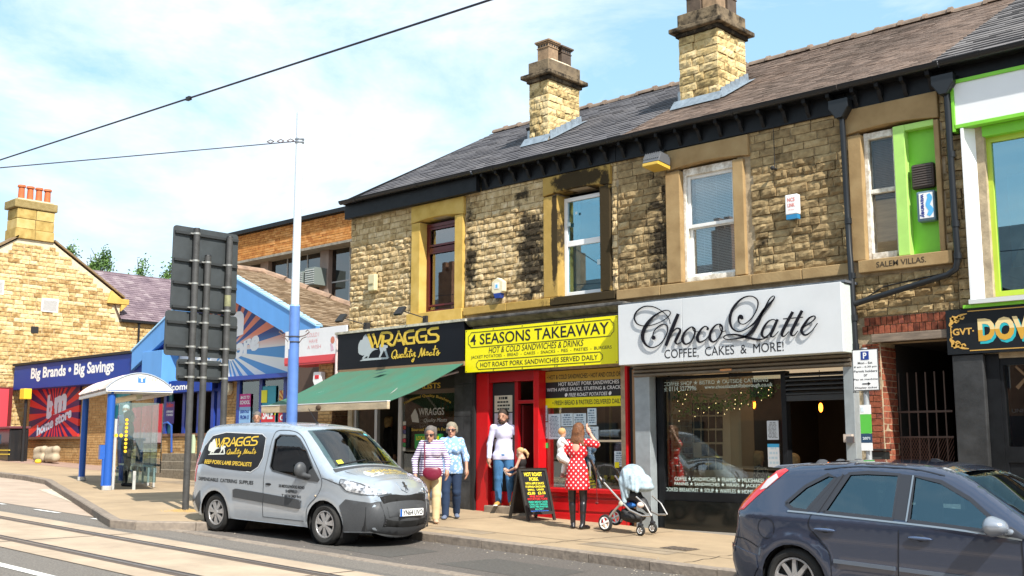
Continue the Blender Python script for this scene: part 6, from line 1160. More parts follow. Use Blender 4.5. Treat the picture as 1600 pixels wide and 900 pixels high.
for px, py, s_ in ((492, 432, .72), (475, 436, .6)):
 x, z = onY(px, py, 5.7); v = thing('air_conditioner', '%s grey louvred air conditioner jutting from the office windows' % ('larger' if s_ == .72 else 'smaller'), 'air conditioner', (x, 5.8, z-.4), 'air conditioners on the office block'); mb = MB(); mb.box(x-.34*s_, x+.34*s_, 5.5, 6.08, z-.4*s_, z+.35*s_); obj('casing', mb, mat('aircon_grey', (.16, .19, .18), .5), v, bevel=.01)
 for i in range(7): mb = MB(); mb.box(x-.3*s_, x+.3*s_, 5.485, 5.499, z-.34*s_+i*.095*s_, z-.30*s_+i*.095*s_); obj('louvre', mb, mat('aircon_slat', (.5, .52, .5), .5), v)
# ================================================================ far stone house
sh_ = thing('stone_house', 'pale stone gable house with a broad chimney of four red pots at the far left', 'building', (-38, 2, gz(-38))); XG = -38.0
prof = [(-1.6, 7.0), (1.45, 8.98), (2.65, 8.98), (5.3, 7.28), (5.3, .8), (-1.6, .8)]
mb = MB(); mb.prism(prof, XG-.4, XG-.025, 'x'); mb.prism([(5.3, .8), (9.5, .8), (9.5, 6.4), (5.3, 6.4)], XG-.4, XG-.025, 'x'); obj('wall', mb, mortar_far, sh_)
def inside(y, z): return (z < 6.38) if y > 5.3 else (z < 7.28+(5.3-y)*.642 and z < 8.95 and z < 7.0+(y+1.6)*.65)
ps = [p for p in courses(-1.55, 9.4, 4.3, 9.0, .142, .34, .022, [(.72, 1.02, 6.95, 7.45), (2.35, 2.95, 6.5, 6.98), (2.05, 2.3, 5.72, 5.95)], random.Random(31)) if inside(p[0], p[3]) and inside(p[1], p[3])]+[p for p in courses(-1.55, 2.0, 1.2, 4.3, .142, .34, .022, [], random.Random(32))]
masonry(sh_, ps, st_far, rocks('far', 6, .022), XG, name='stone', axis='x', jit=.01, order=lambda p: 0 if p[2] > 5.6 and p[0] < 5.3 and p[0] > .3 else 1)
cop = mat('verge_stone', (.22, .15, .08), .9, ns=6, na=.4)
for (a, b) in (((-1.7, 6.97), (1.4, 9.02)), ((2.7, 9.02), (5.45, 7.26))): mb = MB(); mb.prism([(a[0], a[1]), (b[0], b[1]), (b[0], b[1]+.07), (a[0], a[1]+.07)], XG-.5, XG+.06, 'x'); obj('verge_coping', mb, cop, sh_)
mb = MB(); mb.prism([(4.75, 7.02), (5.6, 7.02), (5.6, 7.22), (5.3, 7.22), (4.9, 7.5)], XG-.3, XG+.1, 'x'); mb.prism([(5.3, 6.75), (5.55, 7.0), (5.3, 7.01)], XG-.3, XG+.09, 'x'); obj('kneeler', mb, dress_y, sh_, bevel=.02)
mb = MB(); mb.add([(XG-.03, -1.7, 7.0), (XG-9, -1.7, 7.0), (XG-9, 2.0, 9.4), (XG-.03, 1.45, 9.0), (XG-.03, 2.65, 9.0), (XG-9, 5.6, 7.2), (XG-.03, 5.5, 7.2)], [(0, 1, 2, 3), (4, 2, 5, 6), (3, 2, 4)]); obj('roof', mb, slate_p, sh_)
ch = thing('chimney', None, None, (XG-.5, 2, 9)); ch.parent = sh_; ch.matrix_parent_inverse = wm(sh_).inverted(); chs = stone_mat('ashlar_ochre', [(.30, .20, .06), (.48, .34, .12), (.56, .42, .18)], ns=4, bb=.2, rnd=.7, sootall=.05)
mb = MB(); mb.box(XG-.75, XG-.03, 1.4, 2.62, 8.9, 10.1); obj('chimney_core', mb, mat('ashlar_joint', (.25, .19, .1), .9), ch)
for j in range(3):
 y = 1.32
 for k_ in range(2): w_ = (.68, .66)[(k_+j) % 2]-.02; mb = MB(); e = .05 if j == 0 else 0; mb.box(XG-.8, XG+.01+e, y-e, y+w_, 8.99+j*.36, 9.33+j*.36); obj('ashlar_block', mb, chs, ch, bevel=.01); y += w_+.02
mb = MB(); mb.box(XG-.85, XG+.06, 1.2, 2.72, 10.07, 10.36); obj('chimney_cap', mb, stone_mat('cap_ochre', [(.22, .16, .06), (.34, .26, .12)], sootall=.1), ch, bevel=.03)
mb = MB(); mb.box(XG-.7, XG-.03, 1.32, 2.6, 10.362, 10.42); obj('flaunching', mb, mortar_far, ch)
tc_ = mat('terracotta', (.52, .13, .04), .7, ns=9, na=.2)
for i in range(4): y = 1.52+i*.31; mb = MB(); mb.cyl((XG-.25, y, 10.40), (XG-.25, y, 10.85), .115, .10, 14); mb.cyl((XG-.25, y, 10.85), (XG-.25, y, 10.92), .14, .13, 14); obj('chimney_pot', mb, tc_, ch, smooth=40)
for b in ((.72, 1.02, 6.95, 7.45), (2.35, 2.95, 6.5, 6.98)):
 mb = MB(); mb.box(XG-.02, XG+.03, b[0], b[1], b[2], b[3]); v = obj('blocked_window', mb, mat('vent_white', (.75, .74, .72), .6), sh_); mb = MB()
 for i in range(12): z = b[2]+.05+i*(b[3]-b[2]-.1)/12; mb.box(XG+.031, XG+.04, b[0]+.05, b[1]-.05, z, z+.02)
 obj('louvres', mb, mat('vent_grey', (.5, .49, .48), .6), v, kind='stuff')
mb = MB(); mb.box(XG-.02, XG+.02, 2.05, 2.3, 5.72, 5.95); obj('air_brick', mb, black_matt, sh_)
# rear wing roof
vdir = Vector((-3, 0, 2.15)); tiles(sh_, (XG+.12, 5.3, 6.47), (0, 1, 0), vdir, vdir.length, lambda s: (max(0, -.2), 6.5), slate_p, .16, .24, name='slates', th=.015, seed=5)
mb = MB(); mb.add([(XG+.12, 5.3, 6.45), (XG+.12, 11.8, 6.45), (XG-3, 11.8, 8.62), (XG-3, 5.0, 8.62), (XG-6, 5, 6.4), (XG-6, 11.8, 6.4)], [(0, 1, 2, 3), (3, 2, 5, 4)]); mb.add([(XG+.1, 4.9, 7.3), (XG-3, 4.6, 8.6), (XG-3, 5.3, 8.62), (XG+.12, 5.3, 6.47)], [(0, 1, 2, 3)]); obj('wing_roof', mb, slate_p, sh_)
mb = MB(); mb.box(XG-.05, XG+.17, 5.3, 11.8, 6.38, 6.46); obj('gutter', mb, gut_m, sh_); mb = MB(); mb.cyl((XG+.08, 6.05, 4.4), (XG+.08, 6.05, 6.4), .04); obj('drainpipe', mb, gut_m, sh_); mb = MB(); mb.box(XG-3.1, XG-2.9, 5, 11.8, 8.6, 8.68); obj('ridge', mb, slate_p, sh_)
v = thing('advert_board', 'red framed advertising board at the far left edge', 'sign', (XG+.1, .9, 1.5)); mb = MB(); mb.box(XG+.05, XG+.15, -1.0, 1.5, 1.9, 3.8); obj('frame', mb, mat('board_maroon', (.12, .01, .01), .5), v); mb = MB(); mb.box(XG+.151, XG+.165, -.95, 1.36, 2.3, 3.74); obj('red_sheet', mb, mat('board_red', (.65, .06, .08), .35), v); mb = MB(); mb.box(XG+.151, XG+.166, -.95, 1.36, 1.94, 2.299); obj('pale_strip', mb, mat('board_pink', (.6, .38, .4), .4), v)
mb = MB(); mb.cyl((XG+.1, 1.3, gz(-38)), (XG+.1, 1.3, 1.9), .04); mb.cyl((XG+.1, -.8, gz(-38)), (XG+.1, -.8, 1.9), .04); obj('legs', mb, blk, v, kind='stuff')
# ================================================================ trees beyond
leafm = mat('leaf_green', (.085, .16, .03), .7, ns=1.5, na=.6, col2=(.03, .07, .015)); barkm = mat('bark', (.10, .08, .06), .9)
for i, (px, py, wd_, h_, Yt) in enumerate(((109, 384, .7, 5, 20), (158, 388, 1.5, 6, 22), (145, 408, .9, 4, 21), (218, 412, 1.6, 5, 22), (262, 404, 1.7, 6, 20))):
 x, zt_ = onY(px, py, Yt); rn = random.Random(i*7+1); s_ = wd_*1.15
 v = thing('poplar_tree', ('thin green tree tip just right of the stone gable', 'tallest wind-bent green tree top above the purple roof', 'small round green tree top left of the tallest one', 'ragged green tree top above the middle of the purple roof', 'green tree top beside the back of the traffic sign')[i], 'tree', (x, Yt, gz(x)), 'trees beyond the purple roof')
 mb = MB(); mb.tube([(x, Yt, gz(x)), (x+.1, Yt, zt_-h_*.6), (x-.1, Yt, zt_-1)], [.28, .16, .04], 7)
 for k in range(9): z = zt_-h_+k*.5*h_/5; a = rn.uniform(0, 6.3); mb.tube([(x, Yt, z), (x+math.cos(a)*s_*.4, Yt+math.sin(a)*s_*.4, z+1.2)], [.05, .015], 5)
 obj('trunk', mb, barkm, v); lv = MB()
 for k in range(95):
  t_ = rn.random()**.8; rr = s_*(.12+.62*t_**.7)*rn.uniform(.4, 1)*(1-.35*max(0, t_-.75)*4); a = rn.uniform(0, 6.3); cx = x+rr*math.cos(a)+.35*(1-t_)*s_*.6; cy2 = Yt+rr*math.sin(a); cz2 = zt_-t_*h_-.1; cr = rn.uniform(.14, .32)
  for _ in range(34):
   p = Vector((cx+rn.gauss(0, cr*.8), cy2+rn.gauss(0, cr*.8), cz2+rn.gauss(0, cr*1.1))); u = Vector((rn.gauss(0, 1), rn.gauss(0, 1), rn.gauss(0, 1))).normalized(); w_ = u.orthogonal().normalized(); l = rn.uniform(.05, .11); lv.add([p-u*l, p+w_*l*.6, p+u*l, p-w_*l*.6], [(0, 1, 2, 3)])
 obj('crown', lv, leafm, v)
# ================================================================ traffic sign seen from behind
ts = thing('traffic_sign', 'back of a large black road direction sign on three dark posts', 'sign', (-16.9, -4.2, gz(-16.9))); plm = mat('sign_back', (.045, .052, .056), .5, ns=3, na=.25); pom = mat('sign_post', (.055, .055, .055), .6, ns=5, na=.4, bs=40, bb=.15); XP = -16.9
def rr_poly(y0, y1, z0, z1, r, n=5): return [(cx+r*math.cos(a0+i*math.pi/2/n), cz+r*math.sin(a0+i*math.pi/2/n)) for cx, cz, a0 in ((y1-r, z1-r, 0), (y0+r, z1-r, math.pi/2), (y0+r, z0+r, math.pi), (y1-r, z0+r, 1.5*math.pi)) for i in range(n+1)]
for (y0, y1, z0, z1) in ((-4.86, -3.56, 4.14, 5.62), (-4.94, -3.52, 3.36, 4.13), (-4.69, -3.8, 2.93, 3.31)):
 mb = MB(); mb.prism(rr_poly(y0, y1, z0, z1, .06), XP-.02, XP, 'x'); pl_ = obj('plate', mb, plm, ts); k = 3 if z1-z0 > 1 else 2
 zr = {3: (4.55, 5.0, 5.5), 2: (z0+.16, z1-.2)}[k] if z1-z0 > .5 else (z0+.07, z1-.07)
 if k == 3: zr = (4.2, 4.62, 5.02, 5.50)
 for z in zr: mb = MB(); mb.box(XP, XP+.045, y0+.02, y1-.02, z-.022, z+.022); obj('channel', mb, mat('channel_dark', (.025, .028, .03), .6), pl_)
for i, (y, zt_) in enumerate(((-4.47, 5.58), (-4.23, 5.13), (-3.80, 5.53))):
 mb = MB(); mb.cyl((XP+.10, y, gz(XP)-.05), (XP+.10, y, zt_), .057, n=16); p = obj('post', mb, pom, ts, smooth=50); mb = MB(); mb.cyl((XP+.1, y, zt_), (XP+.1, y, zt_+.02), .06, .05, n=16); obj('post_cap', mb, blk, p)
 for z in (5.50, 5.02, 4.62, 4.2, 3.95, 3.52, 3.24, 3.0):
  if z < zt_-.03: mb = MB(); mb.cyl((XP+.1, y, z-.016), (XP+.1, y, z+.016), .061, n=16); mb.box(XP+.04, XP+.08, y-.10, y-.05, z-.012, z+.012); obj('clamp', mb, mat('clamp_steel', (.42, .42, .40), .4, metal=.6), p)
mb = MB(); mb.cyl((XP+.1, -3.80, 4.28), (XP+.1, -3.80, 4.48), .0585, n=16); obj('faded_band', mb, mat('band_olive', (.22, .22, .12), .8, ns=8, na=.4), ts)
mb = MB(); rn = random.Random(5)
for _ in range(500): a = rn.uniform(0, 6.3); r = abs(rn.gauss(0, .17))+.05; x, y = XP+.1+r*math.cos(a), -4.47+r*math.sin(a); s_ = rn.uniform(.006, .016); mb.add([(x-s_, y, gz(x)+.002), (x+s_, y-s_, gz(x)+.002), (x, y+s_, gz(x)+.002), (x, y, gz(x)+.03*max(0, 1-r*3)+s_*.8)], [(0, 1, 3), (1, 2, 3), (2, 0, 3)])
tag(obj('sand_heap', mb, mat('sand', (.55, .38, .16), .95)), 'scatter of orange sand round the foot of the left sign post', 'sand', kind='stuff')
# ================================================================ tram pole and wires
tp = thing('tram_pole', 'tall tram pole, white above and blue below, rising behind the van', 'pole', (-16.87, -2.27, gz(-16.87))); px_, py_ = -16.9, -2.27
mb = MB(); mb.cyl((px_, py_, gz(px_)), (px_, py_, 4.43), .108, .098, 20); obj('lower_shaft', mb, mat('pole_blue', (.10, .20, .50), .35, ns=3, na=.15), tp, smooth=50); mb = MB(); mb.cyl((px_, py_, 4.43), (px_, py_, 8.2), .078, .07, 18); obj('upper_shaft', mb, mat('pole_white', (.62, .68, .74), .4), tp, smooth=50); mb = MB(); mb.cyl((px_, py_, 4.431), (px_, py_, 4.47), .1, .08, 20); obj('collar', mb, mat('pole_light_blue', (.25, .4, .7), .4), tp, smooth=50)
for z in (7.62, 7.68): mb = MB(); mb.cyl((px_, py_, z-.012), (px_, py_, z+.012), .09, n=16); obj('band', mb, mat('band_grey', (.3, .32, .35), .4, metal=.5), tp)
for sg in (-1, 1):
 d = Vector((.74, .67, 0))*sg*.9; o_ = Vector((px_, py_, 3.86))
 mb = MB(); mb.tube([o_+d*.1, o_+d*.22+Vector((0, 0, .02)), o_+d*.32+Vector((0, 0, .09)), o_+d*.28+Vector((0, 0, .13)), o_+d*.24+Vector((0, 0, .09))], .010, 6); mb.tube([o_+d*.1+Vector((0, 0, -.12)), o_+d*.18+Vector((0, 0, -.03)), o_+d*.26+Vector((0, 0, .0))], .008, 6); obj('scroll_bracket', mb, mat('bracket_brown', (.12, .08, .07), .7), tp)
for z in (3.86, 3.76): mb = MB(); mb.cyl((px_, py_, z-.01), (px_, py_, z+.01), .112, n=16); obj('strap', mb, mat('strap_dark', (.05, .05, .06), .5), tp)
mb = MB(); c = Vector((-.30, -.95)).normalized(); vs_ = []
for j in (0, 1):
 for i in range(5): a = math.atan2(-.96, -.1)-.55+i*.2; vs_.append((px_+.112*math.cos(a), py_+.112*math.sin(a), (3.62, 3.78)[j]))
mb.add(vs_, [(i, i+1, 6+i, 5+i) for i in range(4)]); obj('notice', mb, upvc, tp)
def wire(name, label, p, q, r, sag=.0, ext=0):
 p, q = Vector(p), Vector(q); d = q-p; p2, q2 = p-d*ext, q+d*ext; mb = MB(); n_ = 24; mb.tube([p2.lerp(q2, i/n_)-Vector((0, 0, sag*4*(i/n_)*(1-i/n_))) for i in range(n_+1)], r, 6); return tag(obj(name, mb, mat('wire_dark', (.02, .018, .04), .5)), label, 'wire')
wire('contact_wire', 'thick dark overhead tram wire crossing the sky from lower left to upper middle', (-16.548, -8, 6.091), (-6.356, -8, 5.711), .011, ext=2.5)
wire('span_wire', 'thin support wire running left from the tram pole', (px_, -2.37, 7.62), (-16.9, -7.852, 6.06), .010, ext=0);
v = thing('wire_tensioner', 'small turnbuckle joining the thin wire to the tram pole', 'fitting', (px_, -2.7, 7.5)); a_, b_ = Vector((px_, -2.37, 7.64)), Vector((px_, -3.05, 7.47))
for i in range(3): p = a_.lerp(b_, i/3+.05); q = a_.lerp(b_, i/3+.28); mb = MB(); mb.tube([p, p.lerp(q, .5)+Vector((0, 0, .035)), q], .009, 5); mb.tube([p, p.lerp(q, .5)-Vector((0, 0, .03)), q], .009, 5); obj('shackle', mb, mat('bracket_brown', (.12, .08, .07)), v)
x, z = onY(295, 155, -8); mb = MB(); mb.box(x-.04, x+.035, -8.02, -7.98, z-.012, z+.03); tag(obj('wire_clip', mb, blk), 'small dark clip halfway along the thick overhead wire', 'clip')
# ================================================================ tram shelter
sv = thing('tram_shelter', 'tram stop shelter with blue posts, glass sides and white barrel roof', 'shelter', (-22.12, -3.15, gz(-22))); sbl = mat('shelter_blue', (.02, .10, .42), .35); sg_ = glass_mat('shelter_glass', (.66, .80, .82), .10)
X0, X1, Y0, Y1 = -25.75, -22.05, -3.26, -1.88
for x, y, r in ((-22.15, -3.12, .085), (-25.6, -3.12, .075)): mb = MB(); mb.cyl((x, y, gz(x)), (x, y, 3.0), r, n=14); p = obj('post', mb, sbl, sv, smooth=50); mb = MB(); mb.cyl((x, y, gz(x)), (x, y, gz(x)+.09), r+.02, n=14); obj('post_foot', mb, mat('foot_grey', (.5, .5, .48), .6), p)
mb = MB(); mb.box(-22.32, -22.12, -3.3, -3.2, 1.55, 1.85); mb.cyl((-22.15, -3.22, 1.0), (-22.15, -3.22, 1.6), .03); obj('post_box', mb, sbl, sv)
arc = [(Y0+(Y1-Y0)*i/14, 3.04+.33*math.sin(math.pi*i/14)**.8) for i in range(15)]
mb = MB(); b_ = []
for x in (X0, X1): b_ += [(x, y, z) for y, z in arc]
mb.add(b_, [(i, i+1, 16+i, 15+i) for i in range(14)]); mb.add([(p[0], p[1], p[2]-.03) for p in b_], [(i, 15+i, 16+i, i+1) for i in range(14)]); obj('roof', mb, mat('shelter_roof', (.55, .5, .48), .3, ns=3, na=.3), sv, smooth=True)
for i in range(4): x = X0+(X1-X0)*i/4; mb = MB(); mb.tube([(x, y, z+.01) for y, z in arc], .025, 6); obj('roof_rib', mb, mat('rib_pink', (.55, .42, .42), .5), sv)
mb = MB(); mb.prism(arc+[(Y1, 3.0), (Y0, 3.0)], X1-.02, X1+.03, 'x'); re_ = obj('roof_end', mb, mat('roof_white', (.85, .84, .80), .4), sv)
mb = MB(); mb.prism([(Y0, 2.97), (Y1, 2.97), (Y1, 3.035), (Y0, 3.035)], X1+.032, X1+.05, 'x'); mb2 = MB(); mb2.tube([(X1+.03, y, z+.005) for y, z in arc], .018, 6); obj('end_trim', mb2, mat('trim_grey_blue', (.3, .34, .4), .4), re_); obj('blue_stripe', MB().box(X1+.051, X1+.054, Y0+.02, Y1-.02, 2.99, 3.005), sbl, re_); obj('end_band', mb, mat('band_white', (.75, .75, .72), .4), re_)
mb = MB(); mb.box(X1+.031, X1+.035, -2.62, -2.46, 3.17, 3.31); obj('logo_square', mb, mat('logo_blue', (.05, .2, .5), .5), re_); mb = MB(); T(mb, 'T', 0, 1, 0, 1, 0, bold=.03, fn=lambda u, w_: (X1+.037, -2.60+u*.12, 3.19+w_*.10)); obj('logo_letter', mb, upvc, re_); mb = MB(); T(mb, 'Travel', 0, 1, 0, 1, 0, fn=lambda u, w_: (X1+.034, -2.42+u*.2, 3.22+w_*.06)); obj('stop_lettering', mb, mat('print_orange', (.6, .3, .1)), re_)
mb = MB(); mb.box(X0, X1, Y0, Y0+.06, 2.93, 2.995); mb.box(X0, X1, Y1-.06, Y1, 2.93, 2.995); mb.box(X1-.06, X1-.021, Y0+.061, Y1-.061, 2.93, 2.995); obj('eaves_rail', mb, mat('rail_white', (.6, .6, .58), .5), sv)
mb = MB(); mb.cyl((-25.5, -2.5, 2.9), (-22.4, -2.5, 2.9), .07, n=10); obj('tube_light', mb, mat('light_cream', (.75, .72, .5), .4), sv, smooth=50)
for (x0, x1, z0) in ((-25.7, -24.6, 1.25), (-24.55, -23.4, 1.25), (-23.35, -22.3, 1.25)): mb = MB(); mb.box(x0, x1, -2.02, -2.0, z0, 2.75); obj('glass_panel', mb, sg_, sv)
mb = MB(); mb.box(-22.2, -22.18, -2.95, -2.12, 1.05, 2.75); obj('glass_panel', mb, sg_, sv); mb = MB(); mb.box(-22.2, -22.18, -3.02, -2.97, gz(-22), 2.4); mb.box(-22.21, -22.17, -2.6, -2.54, gz(-22), 1.3); obj('glass_clamp_post', mb, mat('steel_pale', (.55, .56, .54), .4, metal=.4), sv)
for x in (-25.2, -24.6, -24.0, -23.4, -22.8): mb = MB(); mb.box(x, x+.05, -2.06, -2.02, gz(x), 1.35); obj('glass_foot', mb, MATS['steel_pale'], sv)
mb = MB(); ydm = mat('dot_yellow', (.85, .5, .02), .5)
for k in range(9): y, z = onX(188.5, 659+k*6, -22.17); y = -2.78; z = 2.38-k*.083; mb.prism([(y+.033*math.cos(a), z+.033*math.sin(a)) for a in [i*math.pi/5 for i in range(10)]], -22.178, -22.174, 'x')
for y in (-2.98, -2.88, ): mb.prism([(y+.04*math.cos(a), 2.05+.04*math.sin(a)) for a in [i*math.pi/5 for i in range(10)]], -22.178, -22.174, 'x')
obj('manifestation_dots', mb, ydm, sv, kind='stuff')
mb = MB(); mb.box(-25.5, -24.0, -2.0, -1.96, 1.45, 2.5); obj('map_board', mb, mat('map_orange', (.55, .35, .2), .6), sv); rn = random.Random(4)
for i in range(12): x = -25.45+rn.random()*1.3; z = 1.5+rn.random()*.85; mb = MB(); mb.box(x, x+rn.uniform(.08, .25), -2.012-.0008*i, -2.0105-.0008*i, z, z+rn.uniform(.06, .2)); obj('map_print', mb, mat('mapc%s' % 'abcd'[i % 4], ((.6, .6, .65), (.12, .2, .4), (.5, .1, .08), (.7, .65, .6))[i % 4]), sv)
mb = MB(); mb.box(-25.3, -22.6, -2.35, -2.1, 1.38, 1.42); obj('perch_seat', mb, MATS['steel_pale'], sv); sv.rotation_euler.z = math.radians(-17.9)
v = thing('bollard', 'short blue bollard standing behind the shelter', 'bollard', (-23, -1.2, gz(-23))); x = onY(193, 700, -1.2)[0]; mb = MB(); mb.cyl((x, -1.2, gz(x)), (x, -1.2, 1.95), .085, n=12); obj('shaft', mb, sbl, v, smooth=50); mb = MB(); mb.cyl((x, -1.2, 1.95), (x, -1.2, 2.02), .13, n=12); obj('cap', mb, sbl, v)
# ================================================================ bins and bits at the far left
v = thing('litter_bin', 'black litter bin with yellow bands at the far left', 'bin', (-36.4, 1, gz(-36.4))); mb = MB(); mb.prism([(-37.3, .7), (-36.0, .7), (-35.95, 1.3), (-37.3, 1.3)], gz(-36), 2.38, 'z'); obj('body', mb, mat('bin_black', (.02, .02, .022), .2), v, bevel=.04); mb = MB(); mb.box(-37.35, -35.93, .65, 1.35, 2.382, 2.46); obj('lid', mb, mat('lid_maroon', (.14, .05, .06), .4), v, bevel=.02)
for z in (1.55, 1.68): mb = MB(); mb.box(-37.31, -35.95, .68, .72, z, z+.03); obj('band', mb, mat('band_yellow', (.6, .45, .05)), v)
mb = MB(); mb.box(-37.2, -36.75, .66, .69, 1.9, 2.2); obj('label_blue', mb, mat('disc_blue_light', (.05, .35, .6)), v)
v = thing('sign_post', 'thin black post topped by a small yellow box beside the litter bin', 'post', (-35.6, .9, gz(-35.6))); mb = MB(); mb.cyl((-35.65, 1, gz(-35)), (-35.65, 1, 3.4), .05, n=10); obj('shaft', mb, blk, v); mb = MB(); mb.box(-35.82, -35.48, .85, 1.1, 3.32, 3.66); obj('box', mb, mat('box_yellow', (.75, .5, .03), .5), v, bevel=.02)
for i, x in enumerate((-35.0, -34.2)): sobj('rubble_sack', [C_((x-.22, 1.3, 1.46), (x+.22, 1.3, 1.46), .15, .14), C_((x-.22, 1.3, 1.66), (x+.2, 1.32, 1.7), .15, .13), E_((x+.25, 1.28, 1.74), (.08, .1, .07))], mat('sack_cream', (.40, .33, .23), .8, ns=6, na=.2), None, res=.04, k=.08); o = bpy.context.scene.collection.objects[-1]; tag(o, 'pale bulging sack by the store wall, %s of the two' % ('left' if i == 0 else 'right'), 'sack', 'sacks by the store wall')
mb = MB(); mb.ell((-34.3, .9, gz(-34)+.07), (.1, .1, .08)); tag(obj('yellow_cap', mb, mat('box_yellow', (.75, .5, .03))), 'small yellow cover on the ground before the pale sacks', 'cover')
# ================================================================ street behind the photographer (seen only in reflections)
ot = thing('opposite_terrace', 'long brick terrace across the street, seen only mirrored in glass and paint', 'building', (-12, -27, gz(-12))); mb = MB(); mb.box(-60, -14, -34, -27, -1, 7.6); mb.box(-11, 26, -34, -27.4, -1, 7.2); obj('wall', mb, mat('opposite_brick', (.28, .15, .09), .9, ns=3, na=.3), ot); mb = MB(); mb.prism([(-34.4, 7.6), (-26.6, 7.6), (-30.5, 10.6)], -60.3, -13.7, 'x'); mb.prism([(-34.4, 7.2), (-27, 7.2), (-30.7, 10.2)], -11.3, 26.3, 'x'); obj('roof', mb, slate_m, ot)
for i in range(9): x = -56+i*9.4; mb = MB(); mb.box(x, x+1.1, -30.2, -29.4, 9, 12.0); mb.box(x+.1, x+.4, -30, -29.6, 12, 12.6); mb.box(x+.65, x+.95, -30, -29.6, 12, 12.6); obj('chimney', mb, MATS['opposite_brick'], ot)
for i in range(17): x = -58+i*4.8; mb = MB(); mb.box(x, x+1.1, -26.98 if x < -14 else -27.38, -26.9, 3.9, 5.6); w__ = obj('window', mb, mat('dark_pane', (.02, .025, .03), .1), ot); mb = MB(); mb.box(x-.6, x+2.4, -26.97 if x < -14 else -27.37, -26.85, gz(x), 2.9); obj('shop_window', mb, MATS['dark_pane'], ot)
struct('pavement_opposite', big(-88, 60, -27.0, -24, -.01), pave_m)
